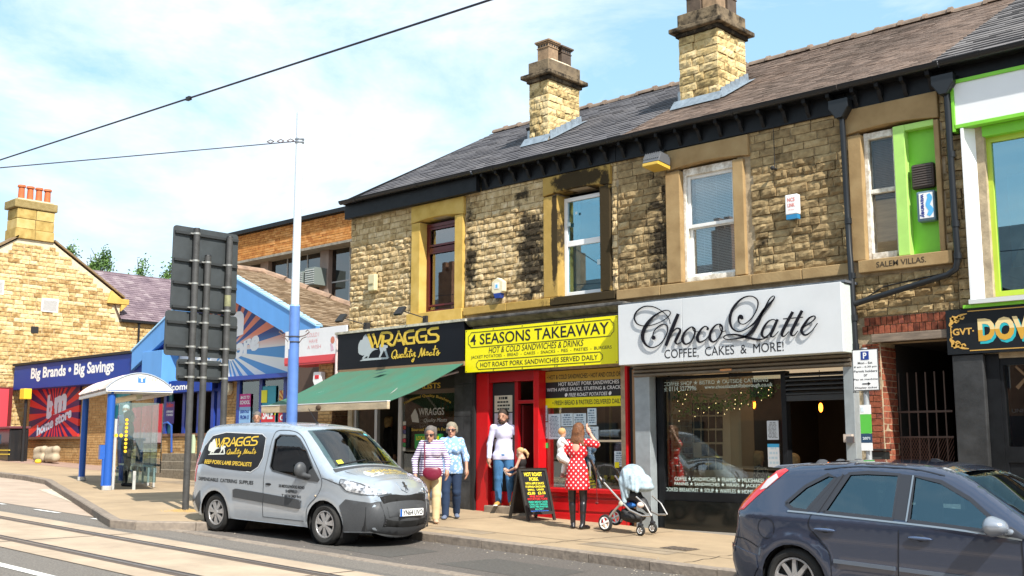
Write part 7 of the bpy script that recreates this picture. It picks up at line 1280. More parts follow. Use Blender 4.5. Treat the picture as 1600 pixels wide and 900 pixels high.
# ================================================================ vehicles: side shells + centre strip from one profile
class Car:
 def __init__(s, up, low, W, r, bulge, root, scale, M):
  """up: open outline rear-bottom > roof > front-bottom; low: points back along the underside with arches; W(x,z) half width"""
  s.P = [tuple(p) for p in spline(up, 6)]; s.low = low; s.W = W; s.r = r; s.bulge = bulge; s.root = root; s.M = M
  A = np.array(s.P); s.seg = (A[:-1], A[1:]-A[:-1]); l = np.hypot(*s.seg[1].T); s.s = np.concatenate([[0], np.cumsum(l)]); s.N = []
  for i in range(len(A)):
   d = A[min(i+1, len(A)-1)]-A[max(i-1, 0)]; d = d/np.hypot(*d); s.N.append((-d[1], d[0]))
  s.N = np.array(s.N); s.A = A
 def dist(s, x, z):
  a, d = s.seg; t = np.clip(((x-a[:, 0])*d[:, 0]+(z-a[:, 1])*d[:, 1])/np.maximum((d**2).sum(1), 1e-9), 0, 1)
  return float(np.sqrt(((x-a[:, 0]-t*d[:, 0])**2+(z-a[:, 1]-t*d[:, 1])**2).min()))
 def y(s, x, z):
  r = s.r(x, z); d = min(s.dist(x, z), r); return s.W(x, z)-(r-math.sqrt(max(0, r*r-(r-d)**2)))
 def pt(s, x, z, eps, sg):
  r = s.r(x, z); D = (s.A[:, 0]-x)**2+(s.A[:, 1]-z)**2; i = int(D.argmin()); k = clamp(1-s.dist(x, z)/(r*.8), 0, 1); n = s.N[i]
  return (x+n[0]*eps*k, sg*(s.y(x, z)+eps), z+n[1]*eps*k)
 def cdt(s, poly, step, extra=()):
  pts = [Vector(p) for p in poly]; n = len(pts); ed = [(i, (i+1) % n) for i in range(n)]
  xs = [p[0] for p in poly]; zs = [p[1] for p in poly]; x = min(xs)+step/2
  def ins(px, pz):
   c = False
   for i in range(n):
    (ax, az), (bx, bz) = poly[i], poly[(i+1) % n]
    if (az > pz) != (bz > pz) and px < (bx-ax)*(pz-az)/(bz-az)+ax: c = not c
   return c
  k = 0
  while x < max(xs):
   z = min(zs)+step*(.5 if k % 2 else .25)
   while z < max(zs):
    if ins(x, z): pts.append(Vector((x, z)))
    z += step
   x += step; k += 1
  for e in extra:
   if ins(*e): pts.append(Vector(e))
  r = geometry.delaunay_2d_cdt(pts, ed, [], 1, 1e-5); return [(v.x, v.y) for v in r[0]], [tuple(f) for f in r[2]]
 def put(s, name, mb, m, parent=None, **k):
  mb.v = [tuple(s.M @ Vector(v)) for v in mb.v]; return obj(name, mb, m, parent or s.root, **k)
 def edge(s, z0, z1, sg):
  """outline points between two heights at the nose (sg>0) or tail, top first"""
  q = [p for p in s.P if z0 <= p[1] <= z1 and p[0]*sg > 1.2]
  return q if sg > 0 else q[::-1]
 def shell(s, m, name='body', holes=(), strip_hole=None):
  outline = s.P+list(s.low); extra = []
  for dd in (.012, .03, .055, .085):
   for i in range(0, len(s.P), 2): extra.append((s.A[i][0]-s.N[i][0]*dd, s.A[i][1]-s.N[i][1]*dd))
  pts_, fs_ = s.cdt(outline, .055, extra); allp = [Vector(p) for p in pts_]; ed = []
  for i in range(len(outline)): ed.append((i, (i+1) % len(outline)))
  for h in holes: b_ = len(allp); allp += [Vector(p) for p in h]; ed += [(b_+i, b_+(i+1) % len(h)) for i in range(len(h))]
  r_ = geometry.delaunay_2d_cdt(allp, ed, [], 1, 1e-5); vs_ = [(v.x, v.y) for v in r_[0]]; fs = []
  def inp(px, pz, h):
   c = False
   for i in range(len(h)):
    (ax, az), (bx, bz) = h[i], h[(i+1) % len(h)]
    if (az > pz) != (bz > pz) and px < (bx-ax)*(pz-az)/(bz-az)+ax: c = not c
   return c
  for f in r_[2]:
   cx = sum(vs_[i][0] for i in f)/len(f); cz = sum(vs_[i][1] for i in f)/len(f)
   if inp(cx, cz, outline) and not any(inp(cx, cz, h) for h in holes): fs.append(tuple(f))
  mb = MB()
  for sg in (1, -1): mb.add([(x, sg*s.y(x, z), z) for x, z in vs_], [f if sg < 0 else f[::-1] for f in fs])
  nt_ = 17; rows = []
  for i, (px, pz) in enumerate(s.P):
   e = s.y(px, pz); b = s.bulge(px, pz); nx, nz_ = s.N[i]; rows.append([(px+nx*b*(1-t*t), t*e, pz+nz_*b*(1-t*t)) for t in [-1+2*j/(nt_-1) for j in range(nt_)]])
  b0 = len(mb.v); mb.v += [p for r in rows for p in r]; fs = [(b0+i*nt_+j, b0+i*nt_+j+1, b0+(i+1)*nt_+j+1, b0+(i+1)*nt_+j) for i in range(len(rows)-1) for j in range(nt_-1) if not (strip_hole and strip_hole[0] < (s.P[i][0]+s.P[i+1][0])/2 < strip_hole[1] and s.P[i][1] > .9 and 1 <= j <= nt_-3)]; mb.f += fs; mb.m += [0]*len(fs)
  mb.v = [tuple(s.M @ Vector(v)) for v in mb.v]; me = mb.mesh(name)
  import bmesh
  b = bmesh.new(); b.from_mesh(me); bmesh.ops.remove_doubles(b, verts=b.verts, dist=.002); bmesh.ops.recalc_face_normals(b, faces=b.faces); b.to_mesh(me); b.free()
  o = link(name, me, m, s.root, smooth=True); md = o.modifiers.new('e', 'EDGE_SPLIT'); md.split_angle = math.radians(50); s.body = o; return o
 def side(s, name, poly, m, eps=.004, sides=(-1, 1), step=.07, parent=None, thick=True, **k):
  vs_, fs = s.cdt(poly, step); o = None
  for sg in sides:
   mb = MB(); mb.add([s.pt(x, z, eps, sg) for x, z in vs_], fs)
   if thick:
    n = len(poly); b = len(mb.v); mb.v += [(x, sg*(s.y(x, z)-.004), z) for x, z in poly]; q = [(i, (i+1) % n, b+(i+1) % n, b+i) for i in range(n)]; mb.f += q; mb.m += [0]*n
   o = s.put(name, mb, m, parent, smooth=40, **k)
  return o
 def line(s, name, pts, w, m, eps=.003, sides=(-1, 1), parent=None, smooth=True):
  for sg in sides:
   mb = MB(); ribbon(mb, [(p[0], p[1], w) for p in pts], 0, .001, lambda x, z: (x, z), smooth=smooth); mb.v = [(v[0], sg*(s.y(v[0], v[2])+eps-v[1]*1.), v[2]) for v in mb.v]; s.put(name, mb, m, parent)
 def flat(s, mb, eps=.004, sg=-1): mb.v = [(v[0], sg*(s.y(v[0], v[2])+eps-v[1]), v[2]) for v in mb.v]; return mb
 def sp(s, q, key, y, eps):
  """point on the centre strip at height z=q (front) or x=q (bonnet, screen, roof)"""
  A = s.A; half = int(len(A)*.45)
  if key == 'z': idx = [i for i in range(half, len(A)-1) if (A[i][1]-q)*(A[i+1][1]-q) <= 0]
  else: idx = [i for i in range(len(A)-1) if (A[i][0]-q)*(A[i+1][0]-q) <= 0 and A[i][1] > .6]
  i = idx[-1] if idx else len(A)-2; k_ = 1 if key == 'z' else 0; den = A[i+1][k_]-A[i][k_]; f = clamp((q-A[i][k_])/den if abs(den) > 1e-6 else 0, 0, 1); px, pz = A[i]*(1-f)+A[i+1]*f; n = s.N[i]*(1-f)+s.N[i+1]*f; n = n/np.hypot(*n)
  e = s.y(px, pz); t = clamp(y/e, -1, 1); b = s.bulge(px, pz)*(1-t*t)+eps; return (px+n[0]*b, t*e, pz+n[1]*b)
 def strip(s, name, poly, m, key='z', eps=.004, step=.06, parent=None, **k):
  """poly in (y, z) for key z or (y, x) for key x"""
  vs_, fs = s.cdt(poly, step); mb = MB(); mb.add([s.sp(q, key, y, eps) for y, q in vs_], fs); n = len(poly); b = len(mb.v); mb.v += [s.sp(q, key, y, -.006) for y, q in poly]
  base = [s.sp(q, key, y, eps) for y, q in poly]; b2 = len(mb.v); mb.v += base; mb.f += [(b2+i, b2+(i+1) % n, b+(i+1) % n, b+i) for i in range(n)]; mb.m += [0]*n; return s.put(name, mb, m, parent, smooth=40, **k)
def arch(cx, R, z0, n=14, zc=.31):
 a0 = math.asin(clamp((z0-zc)/R, -1, 1)); return [(cx+R*math.cos(a), zc+R*math.sin(a)) for a in [a0+(math.pi-2*a0)*i/n for i in range(n+1)]]
tyre_m = mat('tyre', (.022, .021, .02), .85, ns=30, na=.3); alloy = mat('wheel_silver', (.52, .52, .53), .3, metal=.7); dark_in = mat('wheel_dark', (.012, .012, .013), .8)
def wheel(root, M, x, sg, yo, R, w, rr, nsp, kind, name='wheel'):
 wr = thing(name, None, None, (0, 0, 0)); wr.parent = root;
 wr.matrix_parent_inverse = wm(root).inverted()
 wr.location = M @ Vector((x, sg*yo, R)); bpy.context.view_layer.update() if 0 else None
 def put(nm, mb, m, **k): mb.v = [tuple(M @ Vector((x+v[0], sg*(yo+v[1]), R+v[2]))) for v in mb.v]; return obj(nm, mb, m, wr, **k)
 pr = [(rr, -.02), (rr+.012, .0), (R-.045, .008), (R-.012, -.012), (R, -.04), (R, -w+.04), (R-.012, -w+.012), (rr, -w)]; n = 40; mb = MB()
 mb.v = [(q[0]*math.cos(2*math.pi*i/n), q[1], q[0]*math.sin(2*math.pi*i/n)) for i in range(n) for q in pr]; k = len(pr); mb.f = [(i*k+j, i*k+j+1, ((i+1) % n)*k+j+1, ((i+1) % n)*k+j) for i in range(n) for j in range(k-1)]; mb.m = [0]*len(mb.f); put('tyre', mb, tyre_m, smooth=40)
 mb = MB(); mb.cyl((0, -.10, 0), (0, -.06, 0), rr, n=28); put('brake_well', mb, dark_in)
 mb = MB(); pr = [(rr, -.03), (rr-.004, -.008), (rr-.022, -.006), (rr-.03, -.03)]; mb.v = [(q[0]*math.cos(2*math.pi*i/n), q[1], q[0]*math.sin(2*math.pi*i/n)) for i in range(n) for q in pr]; k = 4; mb.f = [(i*k+j, i*k+j+1, ((i+1) % n)*k+j+1, ((i+1) % n)*k+j) for i in range(n) for j in range(k-1)]; mb.m = [0]*len(mb.f); put('rim', mb, alloy, smooth=40)
 for i in range(nsp):
  a = 2*math.pi*i/nsp+.2
  for da, wd in (((-.11, .017), (.11, .017)) if kind == 'van' else ((0, .032),)):
   aa = a+da*.6; ab = a+da*1.25; mb = MB(); r0, r1 = .035, rr-.02; c0, s0, c1, s1 = math.cos(aa), math.sin(aa), math.cos(ab), math.sin(ab); p0 = (c0*r0, s0*r0); p1 = (c1*r1, s1*r1); nx, nz_ = -s1, c1; w0, w1 = wd*.75, wd*(1.25 if kind == 'van' else .6)
   mb.v = [(p0[0]+nx*w0, -.004, p0[1]+nz_*w0), (p0[0]-nx*w0, -.004, p0[1]-nz_*w0), (p1[0]-nx*w1, -.014, p1[1]-nz_*w1), (p1[0]+nx*w1, -.014, p1[1]+nz_*w1), (p0[0]+nx*w0, -.05, p0[1]+nz_*w0), (p0[0]-nx*w0, -.05, p0[1]-nz_*w0), (p1[0]-nx*w1, -.05, p1[1]-nz_*w1), (p1[0]+nx*w1, -.05, p1[1]+nz_*w1)]; mb.f = [(0, 1, 2, 3), (0, 4, 5, 1), (1, 5, 6, 2), (2, 6, 7, 3), (3, 7, 4, 0)]; mb.m = [0]*5; put('spoke', mb, alloy)
 mb = MB(); mb.cyl((0, -.05, 0), (0, .0, 0), .055, .045, 16); put('hub', mb, alloy, smooth=40)
 return wr
def place(x, y, z, yaw, sc, slope=-.031): return Matrix.Translation((x, y, z)) @ Matrix.Rotation(yaw, 4, 'Z') @ Matrix.Rotation(math.atan(-slope), 4, 'Y') @ Matrix.Scale(sc, 4)
car_glass = glass_mat('car_glass', (.42, .52, .50), .07)
inm = mat('cabin_trim', (.035, .037, .04), .8); seatm = mat('seat_cloth', (.05, .052, .06), .95)
def cabin(c, x0, x1, zf, dash, rows, wheel_y, yw=.62):
 mb = MB(); mb.box(x0, x1, -yw-.1, yw+.1, zf-.03, zf); c.put('cabin_floor', mb, inm); mb = MB(); mb.prism([(dash[0]-.28, zf), (dash[0]-.28, dash[1]-.06), (dash[0]-.2, dash[1]), (dash[0]+.12, dash[1]-.02), (dash[0]+.12, zf)], -yw-.12, yw+.12, 'y'); c.put('dashboard', mb, inm)
 for sg in (-1, 1): mb = MB(); mb.box(x0, dash[0], sg*(yw+.12), sg*(yw+.16), zf, dash[1]-.09); c.put('door_card', mb, inm)
 for xs, ys in rows:
  for y in ys:
   P, F = sdf_mesh([E_((xs+.12, y, zf+.30), (.26, .24, .11)), E_((xs-.13, y, zf+.58), (.11, .23, .34)), E_((xs-.20, y, zf+.98), (.06, .13, .10)), C_((xs-.17, y, zf+.7), (xs-.2, y, zf+.95), .03)], .03, .06); me = bpy.data.meshes.new('seat'); me.from_pydata([tuple(c.M @ Vector(p)) for p in P.tolist()], [], F.tolist()); link('seat', me, seatm, c.root, smooth=True)
 n = 20; mb = MB(); cx, cz = dash[0]-.36, dash[1]+.0; ring = []
 for i in range(n+1): a = 2*math.pi*i/n; ring.append((cx+.19*math.cos(a)*.42, wheel_y+.19*math.sin(a), cz+.19*math.cos(a)*.9))
 mb.tube(ring, .014, 6); mb.tube([(cx, wheel_y-.19, cz), (cx, wheel_y+.19, cz)], .012, 5); c.put('steering_wheel', mb, mat('steering_grey', (.10, .11, .12), .5), smooth=60)
# ---------------------------------------------------------------- silver van
VS = .885; vx, vy = -13.5, -4.42; vroot = thing('delivery_van', 'silver panel van with WRAGGS butcher lettering parked in the layby', 'van', (vx, vy, gz(vx)-.116))
VM = place(vx, vy, gz(vx)-.116, math.radians(4.0), VS)
def vW(x, z):
 w_ = .895-.045*max(0, (.55-z)/.35)**2*1. - (max(0, z-.98)*.17) - .04*max(0, z-1.5)
 if x > 1.25: w_ -= .30*((x-1.25)/1.0)**2.2
 if x < -1.7: w_ -= .10*((-1.7-x)/.45)**2
 for c in (-1.365, 1.365):
  d = abs(math.hypot(x-c, z-.31)-.42); w_ += .018*max(0, 1-d/.09)
 return w_
up = [(-2.10, .30), (-2.15, .42), (-2.15, .62), (-2.12, .72), (-2.11, 1.0), (-2.07, 1.35), (-2.0, 1.62), (-1.86, 1.745), (-1.5, 1.80), (-.8, 1.83), (0, 1.83), (.38, 1.80), (.58, 1.745), (.9, 1.53), (1.2, 1.29), (1.38, 1.145), (1.52, 1.095), (1.75, 1.045), (1.98, .97), (2.10, .89), (2.17, .79), (2.20, .68), (2.25, .55), (2.26, .42), (2.20, .27), (2.12, .22)]
low = [(1.75, .22)]+[p for p in arch(1.365, .375, .24)]+[(.9, .245), (-.9, .245)]+[p for p in arch(-1.365, .375, .24)]+[(-1.8, .26)]
V = Car(up, low, vW, lambda x, z: .13 if z > 1.2 else (.10 if x < 1.5 else .12), lambda x, z: .10 if x > 2.0 and z < .95 else (.05+.03*(z < 1.7) if x > .5 else .03), vroot, VS, VM)
vsil = mat('van_silver', (.46, .51, .57), .25, metal=.5, coat=.8, ns=1.2, na=.08); vblk = mat('van_plastic', (.052, .055, .06), .5, ns=60, na=.15); seam = mat('seam_dark', (.04, .045, .05), .6)
DW = [(.02, 1.14), (.10, 1.08), (.95, .975), (1.10, 1.0), (1.06, 1.16), (.84, 1.42), (.62, 1.60), (.50, 1.655), (.12, 1.655), (.02, 1.58)]
vb_ = V.shell(vsil, holes=[DW], strip_hole=(.64, 1.32))
cabin(V, -.12, 1.35, .55, (1.25, 1.10), [(.05, (-.38, .38))], -.38)
mb = MB(); mb.box(-.16, -.12, -.74, .74, .5, 1.70); V.put('bulkhead', mb, inm)
# underside and wheel wells
mb = MB(); mb.box(-2.0, 2.1, -.70, .70, .25, .62); V.put('underbody', mb, dark_in)
for c in (-1.365, 1.365):
 for sg in (-1, 1): mb = MB(); mb.cyl((c, sg*.45, .33), (c, sg*.83, .33), .385, n=24, cap=False); mb.cyl((c, sg*.44, .33), (c, sg*.45, .33), .385, n=24); V.put('wheel_arch_liner', mb, dark_in)
for c in (-1.365, 1.365):
 for sg in (-1, 1): wheel(vroot, VM, c, sg, .865, .315, .19, .215, 7, 'van')
V.side('side_window_panel', [(-1.98, 1.08), (-.45, 1.03), (-.28, 1.12), (-.20, 1.28), (-.22, 1.60), (-.34, 1.66), (-1.3, 1.665), (-1.65, 1.60), (-1.83, 1.42), (-1.93, 1.22)], mat('vinyl_black', (.012, .012, .014), .25), eps=.004)
V.line('panel_edge', [(-1.98, 1.08), (-.45, 1.03), (-.28, 1.12), (-.20, 1.28), (-.22, 1.60), (-.34, 1.66), (-1.3, 1.665), (-1.65, 1.60), (-1.83, 1.42), (-1.93, 1.22), (-1.98, 1.08)], .012, mat('edge_silver', (.6, .62, .64), .4), eps=.006, smooth=False)
V.side('door_window', DW, car_glass, eps=-.012, thick=False)
V.line('window_seal', [(.02, 1.14), (.10, 1.08), (.95, .975), (1.10, 1.0), (1.06, 1.16), (.84, 1.42), (.62, 1.60), (.50, 1.655), (.12, 1.655), (.02, 1.58), (.02, 1.14)], .022, vblk, eps=.007, smooth=False)
V.side('mirror_sail', [(.94, .97), (1.22, .96), (1.25, 1.0), (1.06, 1.17), (.98, 1.12)], vblk, eps=.012)
for a in ([(-.09, .33), (-.10, .9), (-.08, 1.3), (-.05, 1.6), (.03, 1.72), (.30, 1.735)], [(.30, 1.735), (.52, 1.70), (.72, 1.58), (1.0, 1.32), (1.27, 1.04), (1.30, .9), (1.20, .72), (1.02, .56), (.98, .34)], [(-.09, .33), (.98, .33)], [(1.30, 1.02), (1.5, .98), (1.9, .86)]): V.line('panel_seam', a, .010, seam)
V.side('rub_strip', [(-.85, .60), (-.08, .56), (-.08, .71), (-.80, .745), (-.87, .72)], vblk, eps=.022); V.side('rub_strip', [(-.06, .56), (.80, .515), (.84, .54), (.84, .62), (.80, .66), (-.06, .708)], vblk, eps=.022)
V.side('front_bumper_side', [(1.76, .24)]+V.edge(.23, .70, 1)[::-1]+[(1.78, .72), (1.69, .62), (1.755, .42)], vblk, eps=.012); V.side('rear_bumper_side', V.edge(.33, .69, -1)[::-1]+[(-1.80, .30), (-1.735, .46), (-1.79, .66)], vblk, eps=.015)
V.strip('front_bumper', [(-.60, .235), (.60, .235), (.60, .70), (-.60, .70)], vblk, eps=.013)
V.strip('grille_upper', [(-.46, .655), (.46, .655), (.50, .765), (.3, .775), (-.3, .775), (-.50, .765)], mat('grille_black', (.003, .003, .003), .8), eps=.016)
for z in (.68, .71, .74): V.strip('grille_slat', [(-.45, z-.006), (.45, z-.006), (.45, z+.006), (-.45, z+.006)], mat('slat_black', (.045, .046, .05), .35), eps=.024, step=.1)
V.strip('number_plate_mount', [(-.40, .465), (.40, .465), (.42, .61), (-.42, .61)], vblk, eps=.022)
V.strip('grille_lower', [(-.46, .33), (.46, .33), (.52, .445), (-.52, .445)], MATS['grille_black'], eps=.016)
for z in (.35, .385, .42): V.strip('grille_slat', [(-.45, z-.008), (.45, z-.008), (.45, z+.008), (-.45, z+.008)], MATS['slat_black'], eps=.024, step=.1)
bp_ = V.sp(.52, 'z', 0, .0); xpl = bp_[0]+.045
npl = mat('plate_white', (.82, .82, .80), .35); mb = MB(); mb.box(xpl-.01, xpl, -.26, .26, .475, .585); pl_ = V.put('number_plate', mb, npl, None, bevel=.004); mb = MB(); mb.box(xpl+.0005, xpl+.002, -.26, -.215, .475, .585); V.put('plate_band', mb, mat('plate_blue', (.01, .10, .40), .4), pl_)
mb = MB(); T(mb, 'YN64 UVO', 0, 1, 0, 1, 0, bold=.02, fn=lambda u, w_: (xpl+.003, -.20+u*.44, .49+w_*.08)); V.put('plate_lettering', mb, blk, pl_)
lens = mat('headlamp_glass', (.80, .82, .86), .10, metal=.3, coat=1.0, ns=16, na=.1, col2=(.07, .075, .09), det=2);
V.line('headlight_edge', [(1.66, 1.02), (1.68, .95), (1.80, .845), (2.16, .79)], .012, seam, eps=.012); V.line('headlight_edge', [(1.66, 1.02), (1.80, 1.0), (1.98, .955), (2.1, .9)], .010, seam, eps=.012)
hl = V.side('headlight', [(1.80, .845)]+V.edge(.79, .95, 1)[::-1]+[(1.80, 1.0), (1.66, 1.02), (1.68, .95)], lens, eps=.008, step=.04)
for sg in (-1, 1):
 V.strip('headlight', [(sg*.36, .795), (sg*.85, .79), (sg*.85, .90), (sg*.62, .885), (sg*.42, .835)], lens, eps=.010, step=.05)
 ribs = [(sg*.30, .775), (sg*.60, .775), (sg*.60, .79), (sg*.31, .79)]; V.strip('headlight_edge', ribs, seam, eps=.013, step=.05)
 V.strip('headlight_bulb', [(sg*.5+.045*math.cos(a), .832+.03*math.sin(a)) for a in [i*.785 for i in range(8)]], mat('lamp_chrome', (.85, .85, .85), .05, metal=1), eps=.02, step=.03)
 V.strip('fog_lamp_ring', [(sg*.66+.13*math.cos(a), .42+.085*math.sin(a)) for a in [i*.5236 for i in range(12)]], mat('fog_dark', (.02, .021, .023), .5), eps=.022, step=.05); V.strip('fog_lamp_cover', [(sg*.66+.075*math.cos(a), .42+.055*math.sin(a)) for a in [i*.5236 for i in range(12)]], vblk, eps=.034, step=.05)
V.side('tail_light', [(-2.10, .80), (-2.0, .80), (-1.97, 1.0), (-1.96, 1.3), (-2.03, 1.32), (-2.07, 1.2)], mat('lamp_red', (.35, .01, .015), .15, coat=1), eps=.010, step=.05)
V.strip('windscreen', [(-.72, 1.36), (.72, 1.36), (.70, 1.1), (.66, .8), (.62, .60), (-.62, .60), (-.66, .8), (-.70, 1.1)], car_glass, key='x', eps=.006)
for y0, y1 in ((-.62, -.02), (.0, .6)):
 a, b = V.sp(1.33, 'x', y0, .02), V.sp(1.28, 'x', y1, .02); mb = MB(); mb.tube([a, b], .009, 5); V.put('wiper', mb, blk)
V.strip('scuttle', [(-.74, 1.37), (.74, 1.37), (.78, 1.47), (-.78, 1.47)], vblk, key='x', eps=.004)
V.strip('tax_disc', [(-.58, 1.24), (-.48, 1.24), (-.48, 1.30), (-.58, 1.30)], mat('disc_yellow', (.7, .7, .05), .4), key='x', eps=.009)
V.strip('screen_sticker', [(.50, .70), (.58, .70), (.58, .74), (.50, .74)], mat('sticker_cyan', (.1, .5, .6), .4), key='x', eps=.009)
V.strip('bonnet_crease', [(-.62, 1.5), (-.605, 1.5), (-.50, 2.05), (-.515, 2.05)], seam, key='x', eps=.002, step=.1); V.strip('bonnet_crease', [(.62, 1.5), (.605, 1.5), (.50, 2.05), (.515, 2.05)], seam, key='x', eps=.002, step=.1)
# badge: raised shield with a small upright beast
V.strip('badge_shield', [(-.13, .90), (.13, .90), (.10, .82), (0, .785), (-.10, .82)], vsil, eps=.018, step=.05)
bq = [(-.03, .80), (-.015, .835), (-.045, .85), (-.02, .86), (-.03, .885), (.0, .90), (.03, .885), (.015, .865), (.045, .85), (.02, .84), (.04, .81), (.015, .80), (.01, .825), (-.005, .825), (-.01, .80)]
V.strip('badge_emblem', [(y, z) for y, z in bq], mat('emblem_chrome', (.25, .26, .28), .2, metal=.9), eps=.026, step=.03)
for sg in (-1, 1):
 mi = thing('wing_mirror', None, None, VM @ Vector((1.0, sg*.95, 1.05))); mi.parent = vroot; mi.matrix_parent_inverse = wm(vroot).inverted()
 P, F = sdf_mesh([E_((.93, sg*1.02, 1.13), (.075, .11, .125)), C_((1.02, sg*.86, 1.02), (.98, sg*.99, 1.05), .035, .04)], .012, .03); me = bpy.data.meshes.new('mirror_housing'); me.from_pydata([tuple(VM @ Vector(p)) for p in P.tolist()], [], F.tolist()); link('mirror_housing', me, vblk, mi, smooth=True)
 mb = MB(); mb.box(.865, .87, sg*.93, sg*1.11, 1.05, 1.21); V.put('mirror_glass', mb, car_glass, mi)
mb = MB(); mb.ell((.02, -.885, .86), (.085, .03, .022), 12, 6); V.put('door_handle', mb, blk, smooth=True); mb = MB(); mb.ell((.02, -.868, .86), (.06, .02, .045), 12, 6); V.put('handle_recess', mb, seam, smooth=True)
mb = MB(); mb.tube([(-.02+.25, -.1, 1.86), (-.25+.25, -.1, 2.10)], .006, 5); mb.ell((.24, -.1, 1.865), (.03, .03, .015), 8, 5); V.put('aerial', mb, blk)
mb = MB(); mb.ell((1.18, -.905, .74), (.022, .008, .016), 8, 5); V.put('side_repeater', mb, mat('repeater', (.6, .45, .3), .2), smooth=True)
# van lettering, laid on the side
vfn = lambda x, y: (-1.70+(x-60)/1400*1.30, 1.63-(y-110)/1400*.84)
mb0 = MB()
def vlogo(fn, Mfn, mg, ms, sx=1.):
 tmp = thing('tmp', None, None); butcher_logo(tmp, 0, fn, mg, ms, .9, .0015)
 for o in list(tmp.children):
  me = o.data
  for v in me.vertices: v.co = VM @ Vector(Mfn(v.co.x, v.co.y, v.co.z))
  o.parent = vroot; o.matrix_parent_inverse = wm(vroot).inverted()
 bpy.data.objects.remove(tmp)
vlogo(vfn, lambda x, y, z: (x, -(V.y(x, z)+.0065-y), z), gold, mat('bison_cream', (.62, .64, .58), .5))
mb = MB(); T(mb, 'BEEF·PORK·LAMB SPECIALISTS', -1.74, -.46, 1.12, 1.19, 0, bold=.02, shear=.1); V.put('lettering', V.flat(mb, .0075), gold)
mb = MB(); T(mb, 'DEPENDABLE  CATERING  SUPPLIES', -1.86, -.36, .83, .89, 0, bold=.02); V.put('lettering', V.flat(mb, .004), blk)
for i, (t_, w__) in enumerate((('58 MIDDLEWOOD ROAD', .62), ('SHEFFIELD', .28), ('T 0114 343 941', .46), ('M 07802 612 609', .50))): mb = MB(); T(mb, t_, .60-w__/2, .60+w__/2, .825-i*.075, .873-i*.075, 0, bold=.025); V.put('lettering', V.flat(mb, .004), blk)
hfn = lambda x, y: (-.10+(1-(x/1500))*-.0+(x-750)/1500*.95, (400-y)/1500*.95)
vlogo(lambda x, y: ((x-750)/1500*.95, (400-y)/1500*.95), lambda x, y, z: V.sp(1.73-z*.75-.0, 'x', x, .004-y), mat('hood_gold', (.50, .38, .12), .5), mat('bison_cream', (.62, .64, .58)))
# ---------------------------------------------------------------- dark hatchback
FS = .96; fx, fy = -3.96, -4.18; froot = thing('parked_car', 'dark blue-grey five-door hatchback cut off by the right edge', 'car', (fx, fy, gz(fx)-.116))
FM = place(fx, fy, gz(fx)-.116, math.radians(-1.0), FS)
def fW(x, z):
 w_ = .90-.05*max(0, (.5-z)/.3)**2-max(0, z-.93)*.40-.02*abs(z-.75)
 if x > 1.2: w_ -= .30*((x-1.2)/1.0)**2.2
 if x < -1.45: w_ -= .17*((-1.45-x)/.7)**2
 for c in (-1.32, 1.32):
  d = abs(math.hypot(x-c, z-.31)-.40); w_ += .028*max(0, 1-d/.08)
 return w_
upf = [(-2.04, .27), (-2.13, .38), (-2.16, .55), (-2.12, .66), (-2.085, .78), (-2.07, .92), (-2.02, 1.02), (-1.86, 1.18), (-1.68, 1.335), (-1.58, 1.40), (-1.3, 1.445), (-.7, 1.485), (-.1, 1.485), (.12, 1.45), (.32, 1.38), (.62, 1.20), (.95, 1.0), (1.2, .945), (1.6, .875), (1.9, .78), (2.08, .66), (2.16, .5), (2.15, .35), (2.05, .22)]
lowf = [(1.75, .2)]+arch(1.32, .355, .22)+[(.9, .21), (-.9, .21)]+arch(-1.32, .355, .22)+[(-1.8, .24)]
Fc = Car(upf, lowf, fW, lambda x, z: .11 if z > 1.0 else .12, lambda x, z: .12 if x > 1.9 else (.10 if x < -1.9 else (.06 if x > .3 else .025)), froot, FS, FM)
QW = [(-1.42, 1.055), (-1.33, 1.005), (-1.18, 1.0), (-.93, 1.335), (-1.02, 1.355), (-1.24, 1.23)]; RW = [(-1.0, 1.0), (-.30, .985), (-.30, 1.39), (-.62, 1.395), (-.80, 1.375)]; FWN = [(-.15, .98), (.60, .945), (.70, .975), (.38, 1.21), (.10, 1.345), (-.16, 1.385)]
fnav = mat('car_navy', (.050, .064, .105), .16, metal=.45, coat=1.0); Fc.shell(fnav, holes=[QW, RW, FWN], strip_hole=(.20, .93)); cabin(Fc, -1.5, .95, .42, (.85, .93), [(-.35, (-.38, .38)), (-1.05, (-.4, 0, .4))], -.38, .60)
mb = MB(); mb.box(-1.95, 2.0, -.68, .68, .22, .6); Fc.put('underbody', mb, dark_in)
for c in (-1.32, 1.32):
 for sg in (-1, 1):
  mb = MB(); mb.cyl((c, sg*.45, .31), (c, sg*.84, .31), .365, n=24, cap=False); mb.cyl((c, sg*.44, .31), (c, sg*.45, .31), .365, n=24); Fc.put('wheel_arch_liner', mb, dark_in); wheel(froot, FM, c, sg, .875, .315, .20, .225, 9, 'car')
fglass = glass_mat('car_glass_blue', (.40, .52, .54), .15, gtint=(.75, .95, 1))
trimb = mat('trim_satin_black', (.03, .032, .04), .35)
GS = [(-1.46, 1.06), (-1.36, .99), (-.98, .985), (.2, .95), (.86, .90), (.80, .985), (.42, 1.22), (.12, 1.37), (-.2, 1.42), (-.72, 1.42), (-1.05, 1.38), (-1.28, 1.24)]
for loop in (QW, RW, FWN): Fc.line('window_seal', loop+[loop[0]], .035, trimb, eps=.004, smooth=False)
Fc.side('pillar_trim', [(-.29, .985), (-.16, .98), (-.17, 1.39), (-.29, 1.395)], trimb, eps=.003, step=.1); Fc.side('pillar_trim', [(-1.17, 1.0), (-1.01, 1.0), (-.81, 1.375), (-.92, 1.335)], trimb, eps=.003, step=.1)
